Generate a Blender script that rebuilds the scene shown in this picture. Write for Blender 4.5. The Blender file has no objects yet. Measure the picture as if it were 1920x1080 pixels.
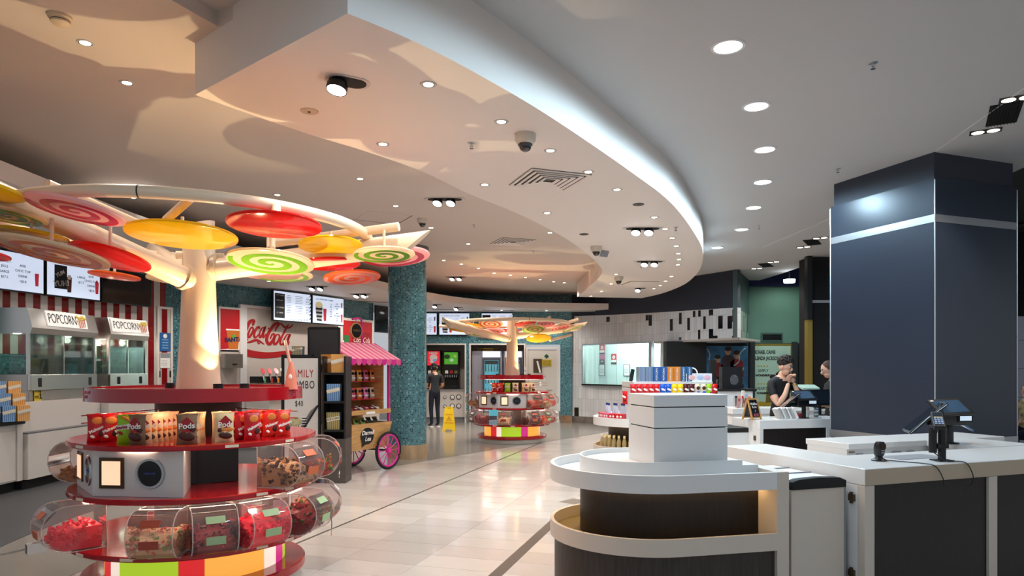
import bpy, bmesh, math, random
from mathutils import Vector, Matrix
PI = math.pi
random.seed(7)
SC = bpy.context.scene
COL = SC.collection
# ------------------------------------------------------------------ camera
cam_d = bpy.data.cameras.new('camera'); cam = bpy.data.objects.new('camera', cam_d); COL.objects.link(cam)
cam.location = (0, 0, 1.6); cam.rotation_euler = (PI/2, 0, 0)
cam_d.sensor_width = 36; cam_d.lens = 24; cam_d.shift_y = 152/1920; cam_d.clip_end = 200
SC.camera = cam
# ------------------------------------------------------------------ world, exposure
w = bpy.data.worlds.new('world'); SC.world = w; w.use_nodes = True
w.node_tree.nodes['Background'].inputs[0].default_value = (0.88, 0.93, 1.0, 1)
w.node_tree.nodes['Background'].inputs[1].default_value = 0.42
SC.view_settings.view_transform = 'Standard'; SC.view_settings.look = 'None'
SC.view_settings.gamma = 1.0; SC.view_settings.use_curve_mapping = False
SC.view_settings.exposure = 0.36
WARM = (1.0, 0.88, 0.76); NEUT = (1.0, 0.92, 0.84); COOL = (0.58, 0.83, 1.0)
P_SMALL, P_BIG, P_TWIN, P_UP = 43, 66, 75, 56      # watts of the ceiling lamps and the kiosk uplights
# ------------------------------------------------------------------ helpers
def gx(px, Y): return (px-960)/1280*Y
def gz(py, Y): return 1.6-(py-692)/1280*Y
def fl(px, py, z=0.0):
    Y = (1.6-z)*1280/(py-692); return (gx(px, Y), Y)
def lin(h):
    h = h.lstrip('#'); o = []
    for i in (0, 2, 4):
        c = int(h[i:i+2], 16)/255
        o.append(c/12.92 if c <= 0.04045 else ((c+0.055)/1.055)**2.4)
    return (*o, 1)
MATS = {}
def M(name, col='#808080', rough=0.5, metal=0.0, emit=0.0, trans=0.0, alpha=1.0, noise=None, bump=None, coat=0.0, ior=1.45, sub=0.0, ecol=None):
    if name in MATS: return MATS[name]
    m = bpy.data.materials.new(name); m.use_nodes = True; MATS[name] = m
    nt = m.node_tree; b = nt.nodes['Principled BSDF']; c = lin(col)
    b.inputs['Base Color'].default_value = c; b.inputs['Roughness'].default_value = rough; b.inputs['Metallic'].default_value = metal
    b.inputs['IOR'].default_value = ior
    if emit: b.inputs['Emission Color'].default_value = lin(ecol) if ecol else c; b.inputs['Emission Strength'].default_value = emit
    if trans: b.inputs['Transmission Weight'].default_value = trans
    if alpha < 1: b.inputs['Alpha'].default_value = alpha
    if coat: b.inputs['Coat Weight'].default_value = coat; b.inputs['Coat Roughness'].default_value = 0.05
    if noise:
        sc, amt = noise[0], noise[1]; st = noise[2] if len(noise) > 2 else (1, 1, 1)
        tc = nt.nodes.new('ShaderNodeTexCoord'); mp = nt.nodes.new('ShaderNodeMapping'); mp.inputs['Scale'].default_value = st
        n = nt.nodes.new('ShaderNodeTexNoise'); n.inputs['Scale'].default_value = sc; n.inputs['Detail'].default_value = 4
        r = nt.nodes.new('ShaderNodeValToRGB'); r.color_ramp.elements[0].position = 0.3; r.color_ramp.elements[1].position = 0.7
        r.color_ramp.elements[0].color = tuple(max(0, x*(1-amt)) for x in c[:3])+(1,)
        r.color_ramp.elements[1].color = tuple(min(1, x*(1+amt)) for x in c[:3])+(1,)
        nt.links.new(tc.outputs['Object'], mp.inputs[0]); nt.links.new(mp.outputs[0], n.inputs['Vector'])
        nt.links.new(n.outputs['Fac'], r.inputs[0]); nt.links.new(r.outputs[0], b.inputs['Base Color'])
        if bump:
            bp = nt.nodes.new('ShaderNodeBump'); bp.inputs['Strength'].default_value = bump; bp.inputs['Distance'].default_value = 0.01
            nt.links.new(n.outputs['Fac'], bp.inputs['Height']); nt.links.new(bp.outputs[0], b.inputs['Normal'])
    return m
def M_cells(name, cols, size, mortar, mcol, rough=0.25, coord='UV', bump=0.4):
    """small square / rectangular tiles, one random colour of cols for each"""
    if name in MATS: return MATS[name]
    m = bpy.data.materials.new(name); m.use_nodes = True; MATS[name] = m
    nt = m.node_tree; N = nt.nodes; L = nt.links; b = N['Principled BSDF']; b.inputs['Roughness'].default_value = rough
    tc = N.new('ShaderNodeTexCoord'); sv = N.new('ShaderNodeVectorMath'); sv.operation = 'MULTIPLY'
    sv.inputs[1].default_value = (1/size[0], 1/size[1], 0); L.new(tc.outputs[coord], sv.inputs[0])
    fv = N.new('ShaderNodeVectorMath'); fv.operation = 'FLOOR'; L.new(sv.outputs[0], fv.inputs[0])
    wn = N.new('ShaderNodeTexWhiteNoise'); wn.noise_dimensions = '2D'; L.new(fv.outputs[0], wn.inputs['Vector'])
    r = N.new('ShaderNodeValToRGB'); r.color_ramp.interpolation = 'CONSTANT'
    els = r.color_ramp.elements
    while len(els) < len(cols): els.new(0.5)
    t = 0
    for e, (c, wgt) in zip(els, cols): e.position = t; e.color = lin(c); t += wgt
    L.new(wn.outputs['Value'], r.inputs[0])
    fr = N.new('ShaderNodeVectorMath'); fr.operation = 'FRACTION'; L.new(sv.outputs[0], fr.inputs[0])
    sp = N.new('ShaderNodeSeparateXYZ'); L.new(fr.outputs[0], sp.inputs[0])
    ax = N.new('ShaderNodeMath'); ax.operation = 'GREATER_THAN'; ax.inputs[1].default_value = mortar/size[0]; L.new(sp.outputs[0], ax.inputs[0])
    ay = N.new('ShaderNodeMath'); ay.operation = 'GREATER_THAN'; ay.inputs[1].default_value = mortar/size[1]; L.new(sp.outputs[1], ay.inputs[0])
    mu = N.new('ShaderNodeMath'); mu.operation = 'MULTIPLY'; L.new(ax.outputs[0], mu.inputs[0]); L.new(ay.outputs[0], mu.inputs[1])
    mx = N.new('ShaderNodeMix'); mx.data_type = 'RGBA'; mx.inputs[6].default_value = lin(mcol)
    L.new(mu.outputs[0], mx.inputs[0]); L.new(r.outputs[0], mx.inputs[7]); L.new(mx.outputs[2], b.inputs['Base Color'])
    bp = N.new('ShaderNodeBump'); bp.inputs['Strength'].default_value = bump; bp.inputs['Distance'].default_value = 0.004
    L.new(mu.outputs[0], bp.inputs['Height']); L.new(bp.outputs[0], b.inputs['Normal'])
    return m
def M_stripes(name, ca, cb, n, axis=0, duty=0.5, rough=0.5, emit=0):
    """printed stripes over the object's own box"""
    if name in MATS: return MATS[name]
    m = bpy.data.materials.new(name); m.use_nodes = True; MATS[name] = m
    nt = m.node_tree; N = nt.nodes; L = nt.links; b = N['Principled BSDF']; b.inputs['Roughness'].default_value = rough
    tc = N.new('ShaderNodeTexCoord'); sp = N.new('ShaderNodeSeparateXYZ'); L.new(tc.outputs['Generated'], sp.inputs[0])
    mu = N.new('ShaderNodeMath'); mu.operation = 'MULTIPLY'; mu.inputs[1].default_value = n; L.new(sp.outputs[axis], mu.inputs[0])
    fr = N.new('ShaderNodeMath'); fr.operation = 'FRACT'; L.new(mu.outputs[0], fr.inputs[0])
    gt = N.new('ShaderNodeMath'); gt.operation = 'GREATER_THAN'; gt.inputs[1].default_value = duty; L.new(fr.outputs[0], gt.inputs[0])
    mx = N.new('ShaderNodeMix'); mx.data_type = 'RGBA'; mx.inputs[6].default_value = lin(ca); mx.inputs[7].default_value = lin(cb)
    L.new(gt.outputs[0], mx.inputs[0]); L.new(mx.outputs[2], b.inputs['Base Color'])
    return m
class MB:
    def __init__(s): s.v = []; s.f = []; s.mi = []; s.uv = {}
    def add(s, vs, fs, mi=0):
        o = len(s.v); s.v += [tuple(v) for v in vs]
        for f in fs: s.f.append(tuple(i+o for i in f)); s.mi.append(mi)
        return s
    def box(s, c, d, rz=0, mi=0, rx=0, ry=0):
        R = Matrix.Rotation(rz, 3, 'Z') @ Matrix.Rotation(ry, 3, 'Y') @ Matrix.Rotation(rx, 3, 'X')
        vs = [Vector(c)+R @ Vector((x*d[0]/2, y*d[1]/2, z*d[2]/2)) for x in (-1, 1) for y in (-1, 1) for z in (-1, 1)]
        return s.add(vs, [(0,1,3,2),(4,6,7,5),(0,4,5,1),(2,3,7,6),(0,2,6,4),(1,5,7,3)], mi)
    def bx(s, x0, x1, y0, y1, z0, z1, mi=0): return s.box(((x0+x1)/2, (y0+y1)/2, (z0+z1)/2), (x1-x0, y1-y0, z1-z0), 0, mi)
    def prism(s, poly, z0, z1, mi=0, caps=True):
        n = len(poly); vs = [(p[0], p[1], z0) for p in poly]+[(p[0], p[1], z1) for p in poly]
        fs = [(i, (i+1) % n, n+(i+1) % n, n+i) for i in range(n)]
        if caps: fs += [tuple(reversed(range(n))), tuple(range(n, 2*n))]
        return s.add(vs, fs, mi)
    def extr(s, poly, y0, y1, mi=0):
        """poly in the xz plane, extruded along y"""
        n = len(poly); vs = [(p[0], y0, p[1]) for p in poly]+[(p[0], y1, p[1]) for p in poly]
        fs = [(i, (i+1) % n, n+(i+1) % n, n+i) for i in range(n)]+[tuple(range(n)), tuple(reversed(range(n, 2*n)))]
        return s.add(vs, fs, mi)
    def lathe(s, prof, seg=32, c=(0, 0, 0), a0=0, a1=2*PI, mi=0, caps=False):
        full = abs(a1-a0-2*PI) < 1e-6; k = seg if full else seg+1; n = len(prof); vs = []
        for i in range(k):
            a = a0+(a1-a0)*i/seg
            for r, z in prof: vs.append((c[0]+r*math.cos(a), c[1]+r*math.sin(a), c[2]+z))
        fs = []
        for i in range(seg):
            j = (i+1) % k
            for q in range(n-1): fs.append((i*n+q, j*n+q, j*n+q+1, i*n+q+1))
        if full and caps:
            if prof[0][0] > 1e-6: fs.append(tuple(i*n for i in reversed(range(k))))
            if prof[-1][0] > 1e-6: fs.append(tuple(i*n+n-1 for i in range(k)))
        return s.add(vs, fs, mi)
    def tube(s, pts, r, seg=10, closed=False, mi=0):
        pts = [Vector(p) for p in pts]; n = len(pts); rs = r if isinstance(r, (list, tuple)) else [r]*n; vs = []
        up = Vector((0, 0, 1))
        for i, p in enumerate(pts):
            if closed: t = pts[(i+1) % n]-pts[i-1]
            else: t = pts[min(i+1, n-1)]-pts[max(i-1, 0)]
            t.normalize(); a = up if abs(t.z) < 0.95 else Vector((1, 0, 0))
            x = t.cross(a).normalized(); y = x.cross(t)
            for k in range(seg):
                th = 2*PI*k/seg; vs.append(p+(x*math.cos(th)+y*math.sin(th))*rs[i])
        fs = []
        for i in range(n if closed else n-1):
            j = (i+1) % n
            for k in range(seg): fs.append((i*seg+k, i*seg+(k+1) % seg, j*seg+(k+1) % seg, j*seg+k))
        if not closed: fs += [tuple(reversed(range(seg))), tuple(range((n-1)*seg, n*seg))]
        return s.add(vs, fs, mi)
    def cyl(s, p0, p1, r, seg=14, mi=0): return s.tube([p0, p1], r, seg, False, mi)
    def ell(s, c, r, seg=16, rings=10, mi=0, R=None):
        vs = []; fs = []
        for i in range(rings+1):
            ph = PI*i/rings
            for k in range(seg):
                th = 2*PI*k/seg; v = Vector((r[0]*math.sin(ph)*math.cos(th), r[1]*math.sin(ph)*math.sin(th), r[2]*math.cos(ph)))
                if R: v = R @ v
                vs.append(Vector(c)+v)
        for i in range(rings):
            for k in range(seg): fs.append((i*seg+k, i*seg+(k+1) % seg, (i+1)*seg+(k+1) % seg, (i+1)*seg+k))
        return s.add(vs, fs, mi)
    def xf(s, mat): s.v = [tuple(mat @ Vector(v)) for v in s.v]; return s
    def mesh(s, name, mats, ang=38, bevel=0, uvf=None):
        me = bpy.data.meshes.new(name); me.from_pydata(s.v, [], s.f)
        for m in (mats if isinstance(mats, (list, tuple)) else [mats]): me.materials.append(m)
        me.polygons.foreach_set('material_index', s.mi)
        bm = bmesh.new(); bm.from_mesh(me); bmesh.ops.remove_doubles(bm, verts=bm.verts, dist=1e-6)
        bmesh.ops.recalc_face_normals(bm, faces=bm.faces)
        if bevel:
            es = [e for e in bm.edges if len(e.link_faces) == 2 and e.calc_face_angle(0) > 0.6]
            bmesh.ops.bevel(bm, geom=es, offset=bevel, segments=2, affect='EDGES', profile=0.5, clamp_overlap=True)
        if uvf:
            ul = bm.loops.layers.uv.new('UVMap')
            for f in bm.faces:
                for l in f.loops: l[ul].uv = uvf(l.vert.co, f.normal)
        bm.to_mesh(me); bm.free()
        if ang: me.shade_smooth(); me.set_sharp_from_angle(angle=math.radians(ang))
        return me
    def build(s, name, mats, parent=None, **kw):
        return obj(name, s.mesh(name, mats, **kw), parent)
def obj(name, me, parent=None, loc=(0, 0, 0), rz=0):
    o = bpy.data.objects.new(name, me); COL.objects.link(o); o.location = loc
    if rz: o.rotation_euler = (0, 0, rz)
    if parent: o.parent = parent
    return o
def tag(o, label=None, cat=None, group=None, kind=None):
    if label: o['label'] = label
    if cat: o['category'] = cat
    if group: o['group'] = group
    if kind: o['kind'] = kind
    return o
def thing(name, label, cat, loc=(0, 0, 0), rz=0, group=None):
    o = bpy.data.objects.new(name, None); COL.objects.link(o); o.empty_display_size = 0.1
    o.location = loc; o.rotation_euler = (0, 0, rz); return tag(o, label, cat, group)
def struct(o, label=None): o['kind'] = 'structure'; (label and o.__setitem__('label', label)); return o
def dup(root, loc=None, rz=None, label=None, group=None, rot=None, scale=None):
    r = root.copy(); COL.objects.link(r)
    if loc is not None: r.location = loc
    if rz is not None: r.rotation_euler = (0, 0, rz)
    if rot is not None: r.rotation_euler = rot
    if scale is not None: r.scale = scale if isinstance(scale, (tuple, list)) else (scale,)*3
    if label: r['label'] = label
    if group: r['group'] = group
    for ch in root.children:
        c = ch.copy(); COL.objects.link(c); c.parent = r
        for g in ch.children:
            d = g.copy(); COL.objects.link(d); d.parent = c
    return r
TXT = {}
def text_me(s, size, ext=0.001, bold=0.0, align='CENTER', sx=1.0, shear=0.0, sp=1.0):
    key = (s, size, ext, bold, align, sx, shear, sp)
    if key in TXT: return TXT[key].copy()
    cu = bpy.data.curves.new('txt', 'FONT'); cu.body = s; cu.size = size; cu.extrude = ext; cu.offset = bold
    cu.align_x = align; cu.align_y = 'CENTER'; cu.resolution_u = 3; cu.shear = shear; cu.space_line = 1.0; cu.space_character = sp
    o = bpy.data.objects.new('txt', cu); COL.objects.link(o)
    me = bpy.data.meshes.new_from_object(o.evaluated_get(bpy.context.evaluated_depsgraph_get()))
    bpy.data.objects.remove(o); bpy.data.curves.remove(cu)
    me.transform(Matrix.Rotation(PI/2, 4, 'X') @ Matrix.Diagonal((sx, 1, 1, 1))); TXT[key] = me
    return me.copy()
def text(name, s, size, mat, parent, loc, rz=0, tilt=0, roll=0, **kw):
    """flat lettering that faces local -Y"""
    me = text_me(s, size, **kw); me.name = name; me.materials.clear(); me.materials.append(mat)
    o = obj(name, me, parent, loc); o.rotation_euler = Matrix.Rotation(rz, 4, 'Z').to_3x3().to_4x4().to_euler() if not (tilt or roll) else \
        (Matrix.Rotation(rz, 3, 'Z') @ Matrix.Rotation(tilt, 3, 'X') @ Matrix.Rotation(roll, 3, 'Y')).to_euler()
    return o
def smooth_poly(pts, n=6):
    """Catmull-Rom through 2D points"""
    out = []; P = [pts[0]]+list(pts)+[pts[-1]]
    for i in range(1, len(P)-2):
        for k in range(n):
            t = k/n; a, b, c, d = P[i-1], P[i], P[i+1], P[i+2]
            out.append(tuple(0.5*(2*b[j]+(c[j]-a[j])*t+(2*a[j]-5*b[j]+4*c[j]-d[j])*t*t+(3*b[j]-a[j]-3*c[j]+d[j])*t**3) for j in range(len(b))))
    out.append(tuple(pts[-1])); return out
def ribbon_wall(name, pts, z0, z1, th, mat, ang=30, topf=None):
    """vertical wall slab along a 2D polyline (left to right as seen from the room), UV in metres"""
    n = len(pts); nr = []
    for i in range(n):
        a = Vector(pts[max(i-1, 0)]); b = Vector(pts[min(i+1, n-1)]); d = (b-a).normalized(); nr.append(Vector((-d.y, d.x)))
    s = [0]
    for i in range(1, n): s.append(s[-1]+(Vector(pts[i])-Vector(pts[i-1])).length)
    vs = []; uv = []
    for i in range(n):
        p = Vector(pts[i]); q = p+nr[i]*th; zt = topf(pts[i]) if topf else z1
        for (xy, z) in ((p, z0), (p, zt), (q, z0), (q, zt)): vs.append((xy.x, xy.y, z)); uv.append((s[i], z))
    fs = []
    for i in range(n-1):
        a = 4*i; b = a+4; fs += [(a, b, b+1, a+1), (a+2, a+3, b+3, b+2), (a+1, b+1, b+3, a+3), (a, a+2, b+2, b)]
    fs += [(0, 1, 3, 2), (4*n-4, 4*n-2, 4*n-1, 4*n-3)]
    me = bpy.data.meshes.new(name); me.from_pydata(vs, [], fs); me.materials.append(mat)
    ul = me.uv_layers.new(name='UVMap')
    for l in me.loops: ul.data[l.index].uv = uv[l.vertex_index]
    bm = bmesh.new(); bm.from_mesh(me); bmesh.ops.recalc_face_normals(bm, faces=bm.faces); bm.to_mesh(me); bm.free()
    me.shade_smooth(); me.set_sharp_from_angle(angle=math.radians(ang))
    return obj(name, me)
# ------------------------------------------------------------------ materials
m_white = M('white_laminate', '#dcdcdc', 0.35)
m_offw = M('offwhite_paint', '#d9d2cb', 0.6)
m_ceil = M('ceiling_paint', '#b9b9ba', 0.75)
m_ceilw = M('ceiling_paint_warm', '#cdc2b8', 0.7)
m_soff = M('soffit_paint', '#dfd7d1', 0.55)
m_black = M('black_plastic', '#121316', 0.4)
m_blackm = M('black_matt', '#0c0c0e', 0.7)
m_dark = M('dark_room', '#17181c', 0.8)
m_navy = M('navy_panel', '#2a3240', 0.33)
m_navyd = M('navy_bulkhead', '#2a2f3b', 0.6)
m_steel = M('brushed_steel', '#c6c3bf', 0.24, 1.0)
m_chrome = M('chrome', '#d0d0d0', 0.12, 1.0)
m_alu = M('aluminium', '#b9bcc0', 0.35, 0.9)
m_red = M('red_gloss', '#a60c19', 0.15, coat=0.3)
m_redflat = M('red_print', '#c01a24', 0.45)
m_cream = M('cream_tube', '#e8cdb0', 0.3)
def M_thin(name, tint, refl=0.35, haze=0.03, hcol='#ffffff', rough=0.03):
    """thin clear sheet: mostly transparent, mirror-like towards grazing angles, a touch of haze"""
    if name in MATS: return MATS[name]
    m = bpy.data.materials.new(name); m.use_nodes = True; MATS[name] = m; nt = m.node_tree; N = nt.nodes; L = nt.links; N.remove(N['Principled BSDF'])
    tr = N.new('ShaderNodeBsdfTransparent'); tr.inputs[0].default_value = lin(tint); gl = N.new('ShaderNodeBsdfGlossy'); gl.inputs['Roughness'].default_value = rough
    df = N.new('ShaderNodeBsdfDiffuse'); df.inputs[0].default_value = lin(hcol); fr = N.new('ShaderNodeFresnel'); fr.inputs[0].default_value = 1.45
    mu = N.new('ShaderNodeMath'); mu.operation = 'MULTIPLY'; mu.inputs[1].default_value = refl; L.new(fr.outputs[0], mu.inputs[0])
    a = N.new('ShaderNodeMixShader'); a.inputs[0].default_value = haze; L.new(tr.outputs[0], a.inputs[1]); L.new(df.outputs[0], a.inputs[2])
    b = N.new('ShaderNodeMixShader'); L.new(mu.outputs[0], b.inputs[0]); L.new(a.outputs[0], b.inputs[1]); L.new(gl.outputs[0], b.inputs[2]); L.new(b.outputs[0], N['Material Output'].inputs[0]); return m
m_clear = M_thin('clear_acrylic', '#fbf3f2', 0.8, 0.04)
m_glass = M_thin('glass', '#d8efec', 0.8, 0.03)
m_wenge = M('dark_wood', '#332b28', 0.45, noise=(9, 0.35, (6, 6, 0.5)))
m_wenge2 = M('dark_wood_panel', '#1b1614', 0.45, noise=(9, 0.3, (6, 6, 0.5)))
m_pine = M('pine_wood', '#c09058', 0.5, noise=(5, 0.22, (1, 1, 7)))
m_pink = M('pink_paint', '#d0308c', 0.35)
m_rubber = M('rubber', '#141414', 0.7)
m_teal = M_cells('teal_mosaic', [('#3f6f79', .42), ('#4d818a', .3), ('#345f6b', .16), ('#1a3b47', .06), ('#6fa3a9', .06)], (0.03, 0.03), 0.003, '#6d9095', 0.22)
m_print = M('print_black', '#16161a', 0.6)
m_paper = M('paper_white', '#eceae6', 0.7)
m_gold = M('gold_paint', '#8a7433', 0.45, 0.3)
m_grey = M('grey_panel', '#8c8f96', 0.5)
m_lamp = M('lamp_face_warm', '#fff1dc', 0.5, emit=6.0)
m_lampc = M('lamp_face_cool', '#f4f9ff', 0.5, emit=6.0)
def lamp(name, loc, power, col, parent=None, kind='SPOT', cone=130, rad=0.05, blend=0.6, rot=None):
    d = bpy.data.lights.new(name, kind); d.energy = power; d.color = col
    if kind == 'SPOT': d.spot_size = math.radians(cone); d.spot_blend = blend; d.shadow_soft_size = rad
    elif kind == 'POINT': d.shadow_soft_size = rad
    o = bpy.data.objects.new(name, d); COL.objects.link(o); o.location = loc
    if rot: o.rotation_euler = rot
    if parent: o.parent = parent
    return o
# ================================================================== STRUCTURE
H_R, H_L, H_S, H_K = 3.9, 3.81, 3.46, 3.3      # right ceiling, left ceiling, dropped soffit, kitchen soffit undersides
WALL = smooth_poly([(-7.9,6.0),(-7.57,8.0),(-7.33,9.6),(-7.08,10.7),(-6.82,11.65),(-6.53,12.5),(-6.16,13.15),(-5.69,13.8),(-5.2,14.55),(-4.7,15.4),(-4.2,16.35),(-3.6,17.6),(-3.0,18.9),(-2.75,20.3)], 5)
def wall_px(px, off=0.0):
    """point of the left wall in the direction of a pixel column"""
    r = (px-960)/1280
    for a, b in zip(WALL, WALL[1:]):
        fa = a[0]-r*a[1]; fb = b[0]-r*b[1]
        if fa <= 0 <= fb or fb <= 0 <= fa:
            t = fa/(fa-fb); p = Vector((a[0]+(b[0]-a[0])*t, a[1]+(b[1]-a[1])*t)); d = (Vector(b)-Vector(a)).normalized()
            return p+Vector((d.y, -d.x))*off, d
    return Vector(WALL[0]), Vector((0, 1))
def wall_seg(pxa, pxb):
    i = [k for k, p in enumerate(WALL)]
    a, _ = wall_px(pxa); b, _ = wall_px(pxb); mid = []
    for p in WALL:
        q = p[0]/p[1]*1280+960
        if pxa < q < pxb: mid.append(p)
    return [tuple(a)]+mid+[tuple(b)]
def wall_frame(pxa, pxb, off=0.0):
    """origin (chord middle, off the wall), rz, width"""
    a, _ = wall_px(pxa, off); b, _ = wall_px(pxb, off); d = b-a
    return ((a+b)/2, math.atan2(d.y, d.x), d.length)
# ---- floor: base, individual cream tiles, terrazzo, dark vinyl
TH = math.radians(16.9); t1 = Vector((math.sin(TH), math.cos(TH))); t2 = Vector((math.cos(TH), -math.sin(TH)))
m_grout = M('grout', '#8d857c', 0.6)
floor = struct(MB().bx(-14, 16, -6, 26, -0.1, -0.006).build('floor', m_grout), 'cream tiled concourse floor')
m_tiles = []
for i, c in enumerate(['#bcb4ae', '#c0b9b3', '#b7afa9', '#c3bcb6']):
    m_tiles.append(M('floor_tile_%d' % i, c, 0.16, noise=(2.2, 0.05), coat=0.2))
TW, TL = 0.667, 0.333
tile_me = []
for k in range(4):
    tile_me.append(MB().bx(0.0015, TL-0.0015, 0.0015, TW-0.0015, -0.02, 0).mesh('tile', m_tiles[k], ang=0))
cands = []
ROT = math.atan2(t1.y, t1.x)
for i in range(-16, 60):
    for j in range(-22, 26):
        o2 = -3.71+TW*j; o1 = TL*i+0.1
        c = t1*(o1+TL/2)+t2*(o2+TW/2)
        # local x along t1, local y along -t2
        base = t1*o1+t2*(o2+TW)
        if not (-5.0 < c.x < 7.5 and -1.5 < c.y < 19.5): continue
        vis = 4.9 < c.y < 19 and abs(c.x/c.y) < 0.78 and c.x/c.y < 0.2 and c.x > -3.4
        cands.append((0 if vis else 1, c.length, base, (i*7+j*13+(i*j) % 5) % 4))
cands.sort(key=lambda q: (q[0], q[1]))
for q in cands[:300]:
    o = obj('tile', tile_me[q[3]], floor, (q[2].x, q[2].y, 0), ROT)
mb = MB(); c_, s_ = math.cos(ROT), math.sin(ROT)
for q in cands[300:]:
    a, b = 0.0015, TL-0.0015; vv = []
    for (x, y) in ((a, a), (b, a), (b, TW-a), (a, TW-a)): vv.append((q[2].x+x*c_-y*s_, q[2].y+x*s_+y*c_))
    mb.add([(x, y, 0) for x, y in vv]+[(x, y, -0.02) for x, y in vv], [(0,1,2,3),(0,4,5,1),(1,5,6,2),(2,6,7,3),(3,7,4,0)], q[3])
tag(mb.build('tile_field', m_tiles, floor, ang=0), kind='stuff')
# joints in the tile floor
m_joint = M('joint_strip', '#4a4038', 0.5)
def strip(name, p, q, wd, mat, z=0.003):
    p = Vector(p); q = Vector(q); d = (q-p).normalized(); n = Vector((-d.y, d.x))*wd/2
    return MB().prism([tuple(p-n), tuple(q-n), tuple(q+n), tuple(p+n)], -0.004, z).build(name, mat, floor, ang=0)
pA = t2*-3.71
strip('expansion_joint', tuple(pA+t1*3.2), tuple(pA+t1*17), 0.022, m_joint)
pD = t2*-1.66
strip('dark_floor_strip', tuple(pD+t1*4.0), tuple(pD+t1*7.6), 0.10, M('dark_strip', '#5a5048', 0.4))
strip('dark_patch', (0.66, 8.33), (0.98, 8.05), 0.28, M('dark_patch', '#6f675e', 0.5), 0.002)  # flat dark rectangle in the tile floor
# terrazzo zones
m_terr = M('terrazzo', '#86817a', 0.22, noise=(190, 0.30), coat=0.15)
m_vinyl = M('grey_vinyl', '#47484b', 0.5, noise=(120, 0.18))
edge = smooth_poly([(-4.2,3.0),(-3.55,4.4),(-3.35,6.0),(-3.1,8.0),(-2.45,10.3),(-1.47,11.9),(0.0,14.05),(1.2,15.6),(2.3,17.2),(3.3,18.8)], 5)
struct(MB().prism(list(edge)+[(3.3,21.5),(-9,21.5),(-9,3.0)], -0.004, 0.005).build('floor_terrazzo', m_terr, ang=0), 'grey speckled terrazzo floor around the kiosks')
e2 = smooth_poly([(-4.0,3.2),(-4.42,5.4),(-4.66,6.6),(-4.7,8.0),(-4.5,9.8),(-4.0,11.6),(-3.2,13.6),(-2.8,15)], 5)
struct(MB().prism(list(e2)+[(-2.8,15.5),(-9,15.5),(-9,3.2)], -0.003, 0.009).build('floor_vinyl', m_vinyl, ang=0), 'dark grey vinyl floor before the counters')
# ---- ceilings
OUT = smooth_poly([(-.86,3.57),(-.57,3.86),(-.22,4.3),(.31,5.08),(1.14,6.47),(1.78,7.64),(2.44,9.2),(2.99,10.7),(3.39,12.2),(3.64,13.55),(3.79,15.15),(3.69,16.8),(3.4,17.9)], 6)
INN = smooth_poly([(-2.15,4.63),(-1.66,5.34),(-1.27,5.81),(-.85,6.42),(-.45,7.26),(.06,8.15),(.59,9.3),(1.08,10.6),(1.53,12.1),(1.74,13.2),(1.76,14.7),(1.68,17.6)], 6)
# right ceiling, its underside meets the soffit's outer face
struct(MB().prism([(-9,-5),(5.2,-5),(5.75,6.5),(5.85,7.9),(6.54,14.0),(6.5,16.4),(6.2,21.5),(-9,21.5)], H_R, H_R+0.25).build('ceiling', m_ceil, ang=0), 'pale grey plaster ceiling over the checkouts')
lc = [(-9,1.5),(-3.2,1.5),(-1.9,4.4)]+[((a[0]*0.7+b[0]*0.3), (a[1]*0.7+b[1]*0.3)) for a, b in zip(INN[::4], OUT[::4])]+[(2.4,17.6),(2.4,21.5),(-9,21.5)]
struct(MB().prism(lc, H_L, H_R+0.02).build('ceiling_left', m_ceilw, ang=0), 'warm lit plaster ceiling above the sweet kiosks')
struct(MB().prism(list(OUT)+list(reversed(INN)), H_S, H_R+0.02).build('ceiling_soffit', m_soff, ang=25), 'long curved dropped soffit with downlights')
# thin joint across the right ceiling
a = Vector((gx(1925, 5.55), 5.55)); b = Vector((4.47, 7.19))
d = (b-a).normalized(); a = b-d*3.5
MB().prism([tuple(a+Vector((-d.y, d.x))*.006), tuple(b+Vector((-d.y, d.x))*.006), tuple(b-Vector((-d.y, d.x))*.006), tuple(a-Vector((-d.y, d.x))*.006)], H_R-0.004, H_R+0.01).build('trim_1', m_white, ang=0); struct(bpy.data.objects['trim_1'], 'thin joint bead in the ceiling')
a = Vector(fl(1557, 410+0, 0)) if False else Vector((gx(1557, 10.4), 10.4)); b = Vector((gx(1430, 12.9), 12.9))
d = (b-a).normalized(); n = Vector((-d.y, d.x))*.008
MB().prism([tuple(a-n), tuple(b-n), tuple(b+n), tuple(a+n)], H_R-0.004, H_R+0.01).build('trim_2', m_white, ang=0); struct(bpy.data.objects['trim_2'], 'thin joint bead beyond the navy column')
# kitchen soffit: a curved slab in front of the left and back walls
KE = smooth_poly([(-4.5,3.0),(-4.55,4.6),(-4.58,6.3),(-4.5,8.6),(-4.04,10.8),(-3.1,13.6),(-2.05,16.6),(-0.9,18.3),(0.6,19.15),(2.75,19.45)], 6)
kp = list(KE)+[(2.75,20.4),(-3,20.6),(-9,20.6),(-9,3.0)]
struct(MB().prism(kp, H_K, H_K+0.17).build('ceiling_kitchen_soffit', m_soff, ang=25), 'thin curved white soffit over the snack counters')
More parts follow.
